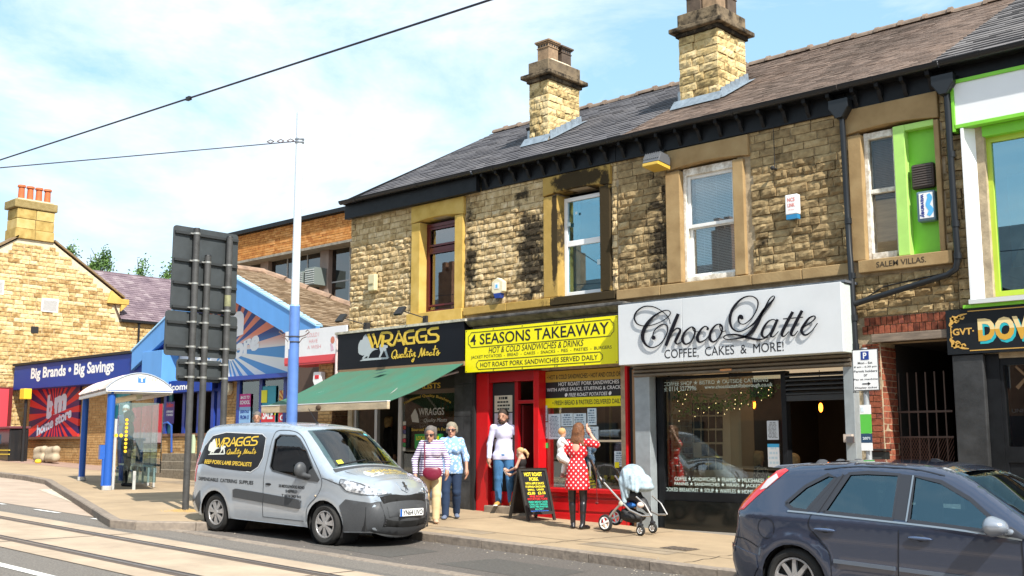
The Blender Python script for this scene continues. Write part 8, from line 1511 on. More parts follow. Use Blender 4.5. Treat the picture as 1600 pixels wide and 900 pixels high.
Fc.side('quarter_window', QW, fglass, eps=-.010, step=.05, thick=False); Fc.side('rear_door_window', RW, fglass, eps=-.010, thick=False); Fc.side('front_door_window', FWN, fglass, eps=-.010, thick=False)
Fc.line('window_trim', [(-1.38, .985), (-1.0, .978), (.2, .945), (.86, .90)], .016, mat('trim_silver', (.30, .34, .38), .3, metal=.6), eps=.010)
Fc.line('window_divider', [(-1.06, .99), (-.86, 1.37)], .014, trimb, eps=.012, smooth=False); Fc.line('pillar_strip', [(-.165, .975), (-.165, 1.39)], .016, MATS['trim_silver'], eps=.010, smooth=False)  # dark divider behind, thin silver strip down the door pillar
Fc.side('mirror_sail', [(.60, .945), (.86, .905), (.90, .92), (.76, 1.0)], trimb, eps=.012, step=.05)
for a in ([(-1.12, .98), (-1.14, .85), (-1.03, .74), (-.92, .60), (-.90, .3)], [(-.23, .965), (-.25, .3)], [(-.90, .30), (.82, .28)], [(.85, .89), (.86, .72), (.86, .6), (.84, .30)], [(-1.08, 1.405), (-.72, 1.447), (-.2, 1.447), (.12, 1.40)]): Fc.line('panel_seam', a, .009, mat('seam_navy', (.008, .01, .016), .5))
for x0, x1, za, zb_ in ((-.88, -.27, .55, .54), (-.23, .80, .54, .525)): Fc.side('side_moulding', [(x0, za-.018), (x1, zb_-.018), (x1, zb_+.018), (x0, za+.018)], mat('moulding_grey', (.14, .17, .22), .3, metal=.3), eps=.016, step=.1)
for x in (-.97, -.03): mb = MB(); mb.ell((x, -.915, .835), (.12, .02, .018), 12, 6); Fc.put('door_handle', mb, mat('handle_navy', (.10, .14, .24), .15, metal=.5, coat=1), smooth=True); mb = MB(); mb.ell((x-.0, -.893, .835), (.055, .012, .035), 12, 6); Fc.put('handle_recess', mb, blk, smooth=True)
Fc.line('fuel_flap', [(-1.62+.10*math.cos(a), .80+.10*math.sin(a)) for a in [i*math.pi/8 for i in range(17)]], .007, MATS['seam_navy'], eps=.002)
Fc.side('tail_light', [(-2.02, .94), (-1.93, .96), (-1.78, 1.10), (-1.55, 1.30), (-1.47, 1.375), (-1.52, 1.39), (-1.62, 1.36), (-1.84, 1.185), (-2.0, 1.03)], mat('lamp_red_bright', (.62, .015, .02), .12, coat=1), eps=.006, step=.05)
Fc.side('lamp_white', [(-1.76, 1.165), (-1.68, 1.19), (-1.56, 1.30), (-1.60, 1.335), (-1.70, 1.27)], mat('lamp_clear', (.6, .55, .56), .15, coat=1), eps=.010, step=.05)
mb = MB(); mb.prism([(-1.78, 1.385), (-1.70, 1.415), (-1.35, 1.452), (-1.35, 1.435), (-1.60, 1.39)], -.5, .5, 'y'); mb.v = [(x, y, z) for x, y, z in mb.v]; Fc.put('roof_spoiler', mb, mat('spoiler_grey', (.16, .18, .22), .25, coat=.5), bevel=.01)
Fc.strip('windscreen', [(-.62, .28), (.62, .28), (.66, .6), (.70, .93), (-.70, .93), (-.66, .6)], car_glass, key='x', eps=.006)
Fc.side('rear_bumper_side', [(-2.08, .28), (-1.82, .26), (-1.715, .40), (-1.74, .52), (-2.13, .60)], fnav, eps=.012); Fc.line('bumper_seam', [(-1.72, .60), (-1.9, .665), (-2.11, .67)], .010, MATS['seam_navy'])
for sg in (-1, 1):
 mi = thing('wing_mirror', None, None, FM @ Vector((.9, sg*.95, 1.0))); mi.parent = froot; mi.matrix_parent_inverse = wm(froot).inverted()
 P, F = sdf_mesh([E_((.68, sg*1.0, 1.0), (.10, .10, .075)), E_((.64, sg*1.0, 1.0), (.06, .115, .085)), C_((.78, sg*.85, .95), (.72, sg*.95, .96), .03, .03)], .011, .04); me = bpy.data.meshes.new('mirror_housing'); me.from_pydata([tuple(FM @ Vector(p)) for p in P.tolist()], [], F.tolist()); link('mirror_housing', me, mat('mirror_grey', (.26, .29, .34), .25, metal=.4, coat=.5), mi, smooth=True)
mb = MB(); mb.prism([(-.30, 1.495), (-.12, 1.495), (-.24, 1.535), (-.28, 1.535)], -.02, .02, 'y'); Fc.put('roof_aerial', mb, trimb)
# ================================================================ people
skin_m = mat('skin', (.42, .225, .15), .55, ns=20, na=.08); skin_p = mat('skin_pale', (.50, .30, .215), .55); eye_m = mat('eye_dark', (.03, .02, .02), .3); lip_m = mat('lips', (.38, .13, .11), .5)
V3 = lambda *a: np.array(a, 'f')
def joints(H, **ov):
 J = dict(head=V3(0, .01, .925)*H, neck=V3(0, 0, .86)*H, chest=V3(0, 0, .74)*H, waist=V3(0, 0, .61)*H, pelvis=V3(0, 0, .53)*H, look=V3(0, 1, 0))
 for s_, n in ((-1, 'l'), (1, 'r')):
  J.update({'sh'+n: V3(s_*.094, 0, .812)*H, 'el'+n: V3(s_*.125, -.01, .635)*H, 'wr'+n: V3(s_*.135, .03, .49)*H, 'hd'+n: V3(0, .02, -1), 'hip'+n: V3(s_*.052, 0, .515)*H, 'kn'+n: V3(s_*.056, .012, .285)*H, 'an'+n: V3(s_*.056, -.012, .045)*H, 'to'+n: V3(s_*.075, .11, .012)*H})
 for k, v in ov.items(): J[k] = V3(*v)*(1 if k.startswith('hd') or k == 'look' else H)
 return J
def unit(v): return v/max(1e-6, float(np.linalg.norm(v)))
def hand(J, n, H, curl=.5):
 w_ = J['wr'+n]; d = unit(J['hd'+n]); side = unit(np.cross(d, V3(0, 1, 0)+d*.01)); fwd = unit(np.cross(side, d)); s_ = -1 if n == 'l' else 1; L_ = .105*H; P = [C_(w_, w_+d*.012*H, .017*H, .018*H), E_(w_+d*.030*H, (.024*H, .024*H, .024*H)), C_(w_+d*.018*H, w_+d*.046*H, .017*H, .019*H)]
 base = w_+d*.05*H
 for i, l in enumerate((.036, .041, .038, .030)):
  o = base+fwd*((1.5-i)*.0105*H); a = o+unit(d+side*(-s_)*.1)*l*.5*H; b = a+unit(d+side*(-s_)*curl)*l*.45*H; c = b+unit(d+side*(-s_)*curl*2.2)*l*.35*H; P += [C_(o, a, .0060*H, .0056*H), C_(a, b, .0056*H, .0052*H), C_(b, c, .0052*H, .0046*H)]
 t0 = w_+d*.018*H+fwd*.014*H; t1 = t0+unit(d*.6+fwd)*.026*H; t2 = t1+unit(d+fwd*.3+side*(-s_)*.5)*.020*H; return P+[C_(t0, t1, .0085*H, .0068*H), C_(t1, t2, .0066*H, .0056*H)]
def head_prims(J, H):
 h = J['head']; f = unit(J['look']); u = V3(0, 0, 1); r = unit(np.cross(f, u)); an = math.atan2(float(-f[0]), float(f[1])); q = 1.14*H/1.7
 return [E_(h+u*.025*q, (.074*q, .092*q, .095*q), an), E_(h+f*.025*q-u*.055*q, (.052*q, .06*q, .062*q), an), C_(h+f*.088*q+u*.012*q, h+f*.108*q-u*.022*q, .008*q, .014*q), E_(h+r*.077*q-u*.005*q-f*.008*q, (.012*q, .018*q, .030*q), an), E_(h-r*.077*q-u*.005*q-f*.008*q, (.012*q, .018*q, .030*q), an), C_(h-u*.05*q, J['neck']-u*.02*q, .050*q, .056*q), C_(h+f*.07*q-u*.09*q, h+f*.062*q-u*.098*q, .018*q, .018*q)]
def face(J, H, M, root, eyes=True):
 h = J['head']; f = unit(J['look']); u = V3(0, 0, 1); r = unit(np.cross(f, u)); q = 1.14*H/1.7
 if eyes:
  for s_ in (-1, 1):
   mb = MB(); c = h+f*.083*q+r*s_*.031*q+u*.012*q; mb.ell(tuple(c), (.009*q, .008*q, .0055*q), 8, 6); mb.v = [tuple(M @ Vector(v)) for v in mb.v]; obj('eye', mb, eye_m, root, smooth=True)
   mb = MB(); a = h+f*.088*q+r*s_*.018*q+u*.032*q; b = h+f*.080*q+r*s_*.048*q+u*.033*q; mb.tube([tuple(a), tuple(b)], .0032*q, 5); mb.v = [tuple(M @ Vector(v)) for v in mb.v]; obj('eyebrow', mb, mat('brow', (.07, .045, .03)), root)
 mb = MB(); a = h+f*.084*q-r*.022*q-u*.058*q; b = h+f*.091*q-u*.056*q; c = h+f*.084*q+r*.022*q-u*.058*q; mb.tube([tuple(a), tuple(b), tuple(c)], .0065*q, 6); mb.v = [tuple(M @ Vector(v)) for v in mb.v]; obj('mouth', mb, lip_m, root, smooth=True)
def torso(J, H, b=1., bust=0., belly=0., inf=0.):
 q = H/1.7; c, w_, p = J['chest'], J['waist'], J['pelvis']; r = unit(J['shr']-J['shl']); f = unit(np.cross(V3(0, 0, 1), r)); an = math.atan2(float(-f[0]), float(f[1])); i = inf
 P = [E_(c+V3(0, 0, .03)*q, (.145*q*b+i, .105*q*b+i, .17*q+i), an), E_(w_, (.128*q*b+i, .098*q*b+i, .15*q+i), an), E_(p, (.155*q*b+i, .115*q*b+i, .12*q+i), an), C_(J['shl'], J['shr'], .043*q+i*.8, .043*q+i*.8), C_(J['neck']-V3(0, 0, .05)*q, c, .07*q+i, .1*q+i)]
 if bust: P += [E_(c+f*.085*q*b+r*s_*.075*q-V3(0, 0, .03)*q, (.08*q*bust+i, .075*q*bust+i, .08*q*bust+i)) for s_ in (-1, 1)]
 if belly: P += [E_(w_+f*.06*q*b-V3(0, 0, .01)*q, (.14*q*belly+i, .10*q*belly+i, .14*q*belly+i))]
 return P
def limb(a, b, c, r0, r1, r2, t=1.):
 """two-part limb, cut at fraction t of its length"""
 if t <= .5: m = a+(b-a)*t*2; return [C_(a, m, r0, r0+(r1-r0)*t*2)]
 m = b+(c-b)*(t-.5)*2; return [C_(a, b, r0, r1), C_(b, m, r1, r1+(r2-r1)*(t-.5)*2)]
def hemp(J, b): return legs(J, float(J['pelvis'][2])/.53, .030+.03*(b-1), t=.34)+[E_(J['pelvis']+V3(0, 0, .07), (.158*b, .118*b, .30))]
def arms(J, H, inf=0., t=1., b=1., only='lr'):
 q = H/1.7; P = []
 for n in only: P += limb(J['sh'+n], J['el'+n], J['wr'+n], .045*q*b+inf*.8, .037*q*b+inf*.8, .026*q+inf*.9, t)
 return P
def legs(J, H, inf=0., t=1., b=1., only='lr', flare=0.):
 q = H/1.7; P = []
 for n in only:
  P += limb(J['hip'+n], J['kn'+n], J['an'+n], .086*q*b+inf, .055*q*b+inf, .036*q+inf+flare, t)
  if t > .8: P += [C_(J['kn'+n]*.75+J['an'+n]*.25-V3(0, .012, 0)*q, J['kn'+n]*.5+J['an'+n]*.5-V3(0, .012, 0)*q, .050*q*b+inf+flare*.5, .044*q*b+inf+flare*.7)]
 return P
def feet(J, H, n, inf=0.):
 q = H/1.7; a, t_ = J['an'+n], J['to'+n]; d = unit((t_-a)*V3(1, 1, 0)); lo = V3(a[0], a[1], t_[2]+.012*q)
 return [C_(a, lo-d*.03*q+V3(0, 0, .02)*q, .034*q+inf, .036*q+inf), C_(lo-d*.035*q+V3(0, 0, .012)*q, lo+d*.13*q, .034*q+inf, .034*q+inf), E_(lo+d*.15*q-V3(0, 0, .004)*q, (.040*q+inf, .040*q+inf, .022*q+inf))]
def person(label, x, y, z, face_dir, H, J, skin=skin_m, res=.0105, tb=1., group=None, kw=None, cat='person', legs_b=1., bust=0, belly=0, eyes=True, curl=.5, body_legs=True):
 root = thing('person', label, cat, (x, y, z), group); M = Matrix.Translation((x, y, z)) @ Matrix.Rotation(math.atan2(face_dir[1], face_dir[0])-math.pi/2, 4, 'Z')
 pr = head_prims(J, H)+torso(J, H, tb*.93, bust*.9, belly*.9)+arms(J, H)+hand(J, 'l', H, curl)+hand(J, 'r', H, curl)
 if body_legs: pr += legs(J, H, b=legs_b*.93)+feet(J, H, 'l', -.006)+feet(J, H, 'r', -.006)
 sobj('body', pr, skin, root, res, .018, M); face(J, H, M, root, eyes); return root, M
def hair(root, M, J, H, m, kind='short', res=.012, extra=()):
 h = J['head']; f = unit(J['look']); u = V3(0, 0, 1); r = unit(np.cross(f, u)); an = math.atan2(float(-f[0]), float(f[1])); q = 1.14*H/1.7
 P = [E_(h+u*.050*q-f*.012*q, (.083*q, .098*q, .085*q), an)]
 if kind in ('short', 'bob'): rh = random.Random(int(H*1000)); P += [E_(h+r*rh.uniform(-.07, .07)*q-f*rh.uniform(-.04, .07)*q+u*rh.uniform(.02, .11)*q, (.032*q, .032*q, .026*q)) for _ in range(14)]+[E_(h+r*s_*.075*q-f*.02*q+u*.0*q, (.022*q, .05*q, .05*q), an) for s_ in (-1, 1)]
 if kind != 'crop': P += [E_(h-f*.045*q+u*.005*q, (.078*q, .065*q, .09*q), an)]
 if kind == 'bob': P += [C_(h+r*.062*q+u*.04*q-f*.01*q, h+r*.068*q-u*.06*q-f*.02*q, .034*q, .026*q), C_(h-r*.062*q+u*.04*q-f*.01*q, h-r*.068*q-u*.06*q-f*.02*q, .034*q, .026*q), E_(h-f*.055*q-u*.04*q, (.07*q, .045*q, .075*q), an)]
 return sobj('hair', P+list(extra), m, root, res, .02, M, cut=lambda X, Y, Z: -(1.0-(((X-h[0]-f[0]*.10*q)/(.075*q))**2+((Y-h[1]-f[1]*.10*q)/(.075*q))**2+((Z-h[2]+.045*q)/(.078*q))**2))*-.05 if kind in ('short', 'bob', 'crop') else np.full((1, 1, 1), -1., 'f'))
def pmesh(name, mb, m, root, M, **k): mb.v = [tuple(M @ Vector(v)) for v in mb.v]; return obj(name, mb, m, root, **k)
def pattern_mat(name, ca, cb, kind, s_=1., rough=.8):
 m = bpy.data.materials.new(name); m.use_nodes = True; t = m.node_tree; N = t.nodes.new; K = t.links.new; b = t.nodes['Principled BSDF']; b.inputs['Roughness'].default_value = rough; g = N('ShaderNodeNewGeometry'); sp = N('ShaderNodeSeparateXYZ'); K(g.outputs['Position'], sp.inputs[0])
 def mth(op, *ins):
  q = N('ShaderNodeMath'); q.operation = op
  for i, v in enumerate(ins):
   if isinstance(v, (int, float)): q.inputs[i].default_value = v
   else: K(v, q.inputs[i])
  return q.outputs[0]
 if kind == 'stripe': f = mth('GREATER_THAN', mth('FRACT', mth('DIVIDE', sp.outputs[2], s_)), .55)
 elif kind == 'dots':
  u = mth('DIVIDE', mth('ADD', sp.outputs[0], mth('MULTIPLY', sp.outputs[1], .6)), s_); v = mth('DIVIDE', sp.outputs[2], s_)
  a = mth('ADD', u, v); c = mth('SUBTRACT', u, v); fa = mth('SUBTRACT', mth('FRACT', a), .5); fc = mth('SUBTRACT', mth('FRACT', c), .5); f = mth('LESS_THAN', mth('ADD', mth('MULTIPLY', fa, fa), mth('MULTIPLY', fc, fc)), .042)
 else:
  v = N('ShaderNodeTexVoronoi'); v.inputs['Scale'].default_value = s_; K(g.outputs['Position'], v.inputs['Vector']); n = N('ShaderNodeTexNoise'); n.inputs['Scale'].default_value = s_*2; K(g.outputs['Position'], n.inputs['Vector']); f = mth('LESS_THAN', mth('ADD', v.outputs['Distance'], mth('MULTIPLY', n.outputs[0], .4)), .62)
 x = N('ShaderNodeMix'); x.data_type = 'RGBA'; K(f, x.inputs['Factor']); x.inputs['A'].default_value = (*ca, 1); x.inputs['B'].default_value = (*cb, 1); K(x.outputs['Result'], b.inputs['Base Color']); return m
# ---- man in the red doorway
H = 1.70; mz = .775; J = joints(H, look=(.25, 1, -.08), shl=(-.112, 0, .812), shr=(.112, 0, .812), ell=(-.155, .0, .645), wrl=(-.17, .05, .50), elr=(.15, -.01, .635), wrr=(.15, .05, .49), kn_=(0, 0, 0), anl=(-.075, -.012, .045), tol=(-.10, .11, .012), knl=(-.07, .012, .285), head=(.005, .015, .925))
r_, M_ = person('bearded man in lavender sweatshirt and jeans standing on the red doorway step', -13.60, -.03, mz, (.60, -.80), H, J)
denim = mat('denim', (.05, .17, .36), .85, ns=5, na=.45, stretch=(1, 1, .5)); lav = mat('sweat_lavender', (.58, .57, .74), .9, ns=4, na=.06, bs=14, bb=.4)
sobj('jeans', legs(J, H, .018, b=1.06)+[E_(J['pelvis'], (.165, .128, .11))], denim, r_, .011, .02, M_); sobj('sweatshirt', torso(J, H, .97, inf=.012)+hemp(J, 1.0)+arms(J, H, .017, .97), lav, r_, .011, .03, M_, cut=lambda X, Y, Z: .475*H-Z)
tan = mat('suede_tan', (.50, .26, .06), .85)
for n in 'lr': sobj('shoe', feet(J, H, n, .004), tan, r_, .009, .015, M_); mb = MB(); a = J['to'+n]; mb.ell((a[0]-(.0), a[1]-.05, .012), (.045, .15, .014), 12, 6); pmesh('sole', mb, upvc, r_, M_)
dh = mat('hair_dark', (.035, .022, .015), .8, ns=40, na=.4); hair(r_, M_, J, H, dh, 'crop'); h = J['head']; f = unit(J['look'])
sobj('beard', [E_(h+f*.055-V3(0, 0, .092), (.056, .050, .040)), C_(h+V3(.072, .01, -.03), h+f*.06+V3(.035, 0, -.09), .020, .024), C_(h+V3(-.072, .01, -.03), h+f*.06+V3(-.035, 0, -.09), .020, .024), C_(h+f*.105+V3(-.025, 0, -.052), h+f*.105+V3(.025, 0, -.052), .010)], mat('beard_brown', (.045, .025, .014), .9), r_, .009, .02, M_)
mb = MB(); mb.box(.045, .095, .122, .126, 1.262, 1.270); pmesh('chest_print', mb, mat('print_violet', (.2, .18, .35)), r_, M_)
def hpos(J, M, n, d=.06): return M @ Vector(J['wr'+n]+unit(J['hd'+n])*d)
hp = hpos(J, M_, 'l', .07)
v = thing('backpack', 'black rucksack hanging from the doorway man\'s hand', 'bag', tuple(hp)); sobj('sack', [E_((hp.x+.04, hp.y-.02, hp.z-.26), (.12, .09, .17)), E_((hp.x+.04, hp.y-.08, hp.z-.30), (.09, .05, .09)), C_((hp.x, hp.y, hp.z-.08), (hp.x+.04, hp.y, hp.z-.16), .02, .04)], mat('bag_black', (.018, .017, .022), .8, bs=18, bb=.5), v, .014, .03)
mb = MB(); mb.tube([(hp.x, hp.y, hp.z), (hp.x-.03, hp.y, hp.z-.07), (hp.x, hp.y, hp.z-.12), (hp.x+.04, hp.y, hp.z-.06), (hp.x, hp.y, hp.z)], .010, 6); mb.tube([(hp.x-.08, hp.y-.05, hp.z-.38), (hp.x-.10, hp.y-.05, hp.z-.5), (hp.x-.07, hp.y-.05, hp.z-.58)], .006, 5); obj('strap', mb, blk, v)
v = thing('jacket', 'orange child\'s jacket dangling beside the black rucksack', 'jacket', tuple(hp)); sobj('cloth', [E_((hp.x-.16, hp.y+.02, hp.z-.22), (.055, .05, .12)), E_((hp.x-.13, hp.y+.02, hp.z-.12), (.07, .04, .05)), C_((hp.x-.17, hp.y+.02, hp.z-.32), (hp.x-.13, hp.y+.02, hp.z-.42), .03, .015), C_((hp.x-.02, hp.y+.02, hp.z-.05), (hp.x-.12, hp.y+.02, hp.z-.12), .012, .03)], mat('jacket_orange', (.62, .20, .02), .85, bs=20, bb=.4), v, .012, .03)
mb = MB(); mb.tube([(hp.x-.15, hp.y-.02, hp.z-.38), (hp.x-.17, hp.y-.02, hp.z-.5), (hp.x-.145, hp.y-.02, hp.z-.6)], .008, 5); obj('drawcord', mb, mat('jacket_orange', (0, 0, 0)), v)
mb = MB(); mb.box(hp.x-.04, hp.x+.05, hp.y-.05, hp.y-.045, hp.z-.04, hp.z+.03); tag(obj('paper_slip', mb, upvc), 'small white paper in the doorway man\'s hand', 'paper')
# ---- girl beside him
H = 1.06; J = joints(H, look=(.05, 1, -.35), head=(0, .03, .90), ell=(-.14, .05, .66), wrl=(-.10, .20, .60), hdl=(.3, .8, .3), elr=(.15, .04, .64), wrr=(.10, .23, .53), hdr=(-.2, .9, .2))
r_, M_ = person('small blonde girl in black sleeveless top holding the doorway man\'s hand', -13.08, -.12, mz-.02, (-.93, -.36), H, J, skin=skin_p, res=.009, tb=1.05)
sobj('dress', torso(J, H, 1.04, inf=.010)+[E_(J['pelvis']-V3(0, 0, .06), (.13, .10, .11))], mat('dress_black', (.015, .012, .012), .8), r_, .010, .02, M_, cut=lambda X, Y, Z: np.maximum(.40*H-Z, Z-.80*H)); sobj('leggings', legs(J, H, .006), mat('leggings_black', (.012, .012, .015), .9), r_, .010, .015, M_)
bl_ = mat('hair_blonde', (.50, .33, .15), .7, ns=30, na=.35); h = J['head']; hair(r_, M_, J, H, bl_, 'crop', .010, [E_(h+V3(0, -.085, .035), (.03, .03, .03)), C_(h+V3(0, -.10, .035), h+V3(0, -.145, -.02), .028, .022), C_(h+V3(0, -.145, -.02), h+V3(0, -.14, -.09), .022, .010)])
mb = MB(); c = h+V3(0, -.09, .045); mb.ell(tuple(c), (.028, .016, .028), 10, 6); pmesh('hair_tie', mb, upvc, r_, M_)
hp = hpos(J, M_, 'r', .08); mb = MB(); mb.add([(hp.x-.02, hp.y, hp.z-.02), (hp.x+.04, hp.y-.01, hp.z-.02), (hp.x-.03, hp.y-.02, hp.z+.09), (hp.x-.08, hp.y-.01, hp.z+.07)], [(0, 1, 2, 3)]); tag(obj('paper_cone', mb, upvc), 'crumpled white paper held by the small girl', 'paper')
# ---- woman in the red dress
H = 1.60; wx, wy_ = -10.93, -1.22; J = joints(H, look=(.12, 1, .05), elr=(.20, .03, .80), wrr=(.115, .05, .915), hdr=(-.45, .1, .9), shr=(.10, 0, .83), ell=(-.165, .02, .65), wrl=(-.12, .155, .615), hdl=(.75, .5, .1), head=(.015, .02, .93), anl=(-.05, .02, .05), anr=(.055, -.03, .05), tor=(.10, .07, .01))
gzW = gz(wx); r_, M_ = person('woman in red polka dot dress with black tights, seen from behind, holding a baby', wx, wy_, gzW, (-.45, .89), H, J, skin=skin_p, legs_b=1.0)
rdot = pattern_mat('red_polka', (.62, .008, .015), (.85, .80, .80), 'dots', .088); q = H/1.7
sobj('dress', torso(J, H, .98, .9, inf=.016)+arms(J, H, .028, .42)+[C_(J['pelvis']+V3(0, 0, .03), J['pelvis']-V3(0, 0, .20), .165, .195)], rdot, r_, .011, .03, M_, cut=lambda X, Y, Z: np.maximum(np.maximum(.37*H-Z, Z-.86*H), .055-np.sqrt((X*.8)**2+((Z-.80*H)*.55)**2+(Y+.11)**2)))
tight = mat('tights_black', (.014, .012, .014), .35, spec=.6); sobj('tights', legs(J, H, .005, b=.98)+feet(J, H, 'l', .0)+feet(J, H, 'r', .0), tight, r_, .010, .015, M_)
for n in 'lr': a, t_ = J['an'+n], J['to'+n]; d = unit((t_-a)*V3(1, 1, 0)); sobj('shoe', [C_(V3(a[0], a[1], .03)-d*.03, V3(a[0], a[1], .02)+d*.11, .034, .028), C_(V3(a[0], a[1], .02)+d*.11, V3(a[0], a[1], .015)+d*.19, .026, .008), C_(V3(a[0], a[1], .055)-d*.02, V3(a[0], a[1], .03)-d*.045, .036, .03)], mat('shoe_black', (.012, .012, .013), .3), r_, .009, .015, M_); mb = MB(); mb.tube([tuple(V3(a[0], a[1], .004)-d*.05), tuple(V3(a[0], a[1], .004)+d*.18)], .010, 5); pmesh('sole', mb, mat('sole_tan', (.5, .3, .15)), r_, M_)
h = J['head']; rn = random.Random(2); br_ = mat('hair_auburn', (.16, .06, .02), .6, ns=25, na=.6, col2=(.07, .025, .01), bs=40, bb=.6)
wv = [C_(h+V3(rn.uniform(-.07, .07), -.04, -.02), h+V3(rn.uniform(-.11, .09), -.085+rn.uniform(-.02, .02), -.20-rn.uniform(0, .08)), .034, .020) for _ in range(11)]
hair(r_, M_, J, H, br_, 'long', .012, wv+[E_(h+V3(-.01, -.05, -.03), (.095, .07, .12)), E_(h+V3(-.02, -.075, -.13), (.10, .05, .09))])
mb = MB(); c = Vector(J['wrr'])+Vector((-.01, 0, .0)); mb.cyl(c-Vector((-.02, 0, .012)), c+Vector((-.005, 0, .008)), .031, n=12); pmesh('bracelet', mb, mat('strap_maroon', (.25, .03, .05)), r_, M_)
mb = MB(); mb.tube([tuple(V3(.02, -.16, .63)*1 if 0 else V3(.19, .0, 1.02)), (.20, .0, .95), (.205, .0, .80)], .012, 5); pmesh('sash_end', mb, mat('stripe_grey', (.25, .22, .2)), r_, M_)
# ---- the baby
bx, by = -11.12, -1.50; off = M_ @ Vector((-.25, .02, 0)); bx, by = off.x, off.y; H = .78; bz = gzW+.96
J = joints(H, look=(.3, 1, 0), pelvis=(0, 0, .40), waist=(0, 0, .50), chest=(0, 0, .62), neck=(0, .01, .75), head=(0, .02, .86), shl=(-.11, 0, .70), shr=(.11, 0, .70), ell=(-.15, .10, .60), wrl=(-.08, .20, .60), hdl=(.5, .8, 0), elr=(.15, .10, .62), wrr=(.10, .24, .66), hdr=(0, 1, .2), hipl=(-.07, 0, .36), hipr=(.07, 0, .36), knl=(-.13, .13, .28), knr=(.10, .17, .26), anl=(-.14, .05, .04), anr=(.11, .12, .02), tol=(-.14, .14, -.02), tor=(.11, .21, -.04))
J['head'] = V3(0, .02, .86)*H; r_, M2 = person('fair-haired baby in white carried on the hip of the woman in red', bx, by, bz-.16, (.55, .84), H, J, skin=skin_p, res=.008, tb=1.25)
Mh = H*1.35
whc = mat('baby_white', (.82, .80, .80), .9, bs=20, bb=.2); sobj('romper', torso(J, H, 1.30, inf=.012)+arms(J, H, .012, .5)+legs(J, H, .012, .92, 1.2), whc, r_, .009, .02, M2)
h = J['head']; sobj('hair', [E_(h+V3(0, -.012, .022), (.056, .062, .058))], mat('hair_strawberry', (.58, .30, .12), .7, ns=30, na=.3), r_, .008, .02, M2);
for n in 'lr': sobj('shoe', feet(J, H, n, .008), mat('baby_shoe', (.30, .12, .10), .6), r_, .008, .012, M2)
# ---- two women walking
def walker(label, x, y, fd, H, J, shirt, trouser, hm, hk, sleeves, tb, bust, belly, shoe_m, hem, group=None):
 z = gz(x); r_, M = person(label, x, y, z, fd, H, J, tb=tb, bust=bust, belly=belly, eyes=False, legs_b=1.08)
 sobj('trousers', legs(J, H, .014, b=1.12, flare=.012)+[E_(J['pelvis'], (.155*tb, .12*tb, .11))], trouser, r_, .011, .02, M); sobj('top', torso(J, H, tb*1.02, bust, belly, .016)+hemp(J, tb*1.02)+arms(J, H, .016, sleeves, 1.1), shirt, r_, .011, .03, M, cut=lambda X, Y, Z: np.maximum(hem*H-Z, Z-.865*H)); hair(r_, M, J, H, hm, hk)
 for n in 'lr': sobj('shoe', feet(J, H, n, .006), shoe_m, r_, .009, .015, M)
 h = J['head']; f = unit(J['look']); rr = unit(np.cross(f, V3(0, 0, 1))); q = 1.14*H/1.7
 for s_ in (-1, 1): mb = MB(); mb.ell(tuple(h+f*.088*q+rr*s_*.033*q+V3(0, 0, .012)), (.027*q, .014*q, .020*q), 10, 6); pmesh('sunglass_lens', mb, mat('lens_dark', (.03, .012, .015), .08, coat=1), r_, M, smooth=True)
 mb = MB(); mb.tube([tuple(h+f*.0*q+rr*s_*.082*q+V3(0, 0, .018)) if s_ else 0 for s_ in (-1,)]+[tuple(h+f*.088*q-rr*.058*q+V3(0, 0, .018)), tuple(h+f*.10*q+V3(0, 0, .016)), tuple(h+f*.088*q+rr*.058*q+V3(0, 0, .018)), tuple(h+rr*.082*q+V3(0, 0, .018))], .005, 5); pmesh('sunglass_frame', mb, blk, r_, M); return r_, M
grey_h = mat('hair_grey', (.13, .115, .105), .7, ns=60, na=.4, bs=60, bb=.5); silver_h = mat('hair_silver', (.25, .215, .16), .7, ns=60, na=.35, bs=60, bb=.5)
H = 1.52; J = joints(H, look=(.25, 1, -.30), head=(.01, .045, .915), ell=(-.175, .0, .645), wrl=(-.165, .10, .53), elr=(.175, -.02, .64), wrr=(.165, .07, .49), knl=(-.06, .07, .29), anl=(-.055, .10, .05), tol=(-.07, .22, .015), knr=(.06, .02, .285), anr=(.06, -.07, .055), tor=(.075, .04, .012))
J['tol'] = J['anl']+V3(-.01, .12, -.035)*H; walker('stout grey-haired woman in purple striped top and beige trousers beside the van', -12.98, -2.40, (.72, -.69), H, J, pattern_mat('purple_stripe', (.74, .70, .78), (.10, .04, .17), 'stripe', .036), mat('chino_beige', (.58, .43, .24), .85, ns=4, na=.15, bs=12, bb=.4), grey_h, 'bob', .93, 1.18, 1.15, 1.0, mat('shoe_tan', (.50, .33, .22), .7), .475)
M_ = Matrix.Translation((-12.98, -2.40, gz(-12.98))) @ Matrix.Rotation(math.atan2(-.69, .72)-math.pi/2, 4, 'Z')
v = thing('shoulder_bag', 'maroon leather shoulder bag worn across the striped top', 'bag', (-12.9, -2.6, gz(-13)+.8)); mar = mat('leather_maroon', (.17, .012, .035), .35, bs=14, bb=.3)
sobj('pouch', [E_((-.02, .235, .78), (.155, .055, .10)), E_((-.02, .235, .83), (.135, .05, .06)), E_((-.02, .23, .74), (.12, .05, .08))], mar, v, .011, .02, M_, cut=lambda X, Y, Z: Z-.865)
mb = MB(); mb.tube([(.10, .235, .86), (.10, .225, 1.0), (.10, .205, 1.12), (.105, .12, 1.25), (.10, .0, 1.285)], .009, 6); pmesh('strap', mb, mar, v, M_)
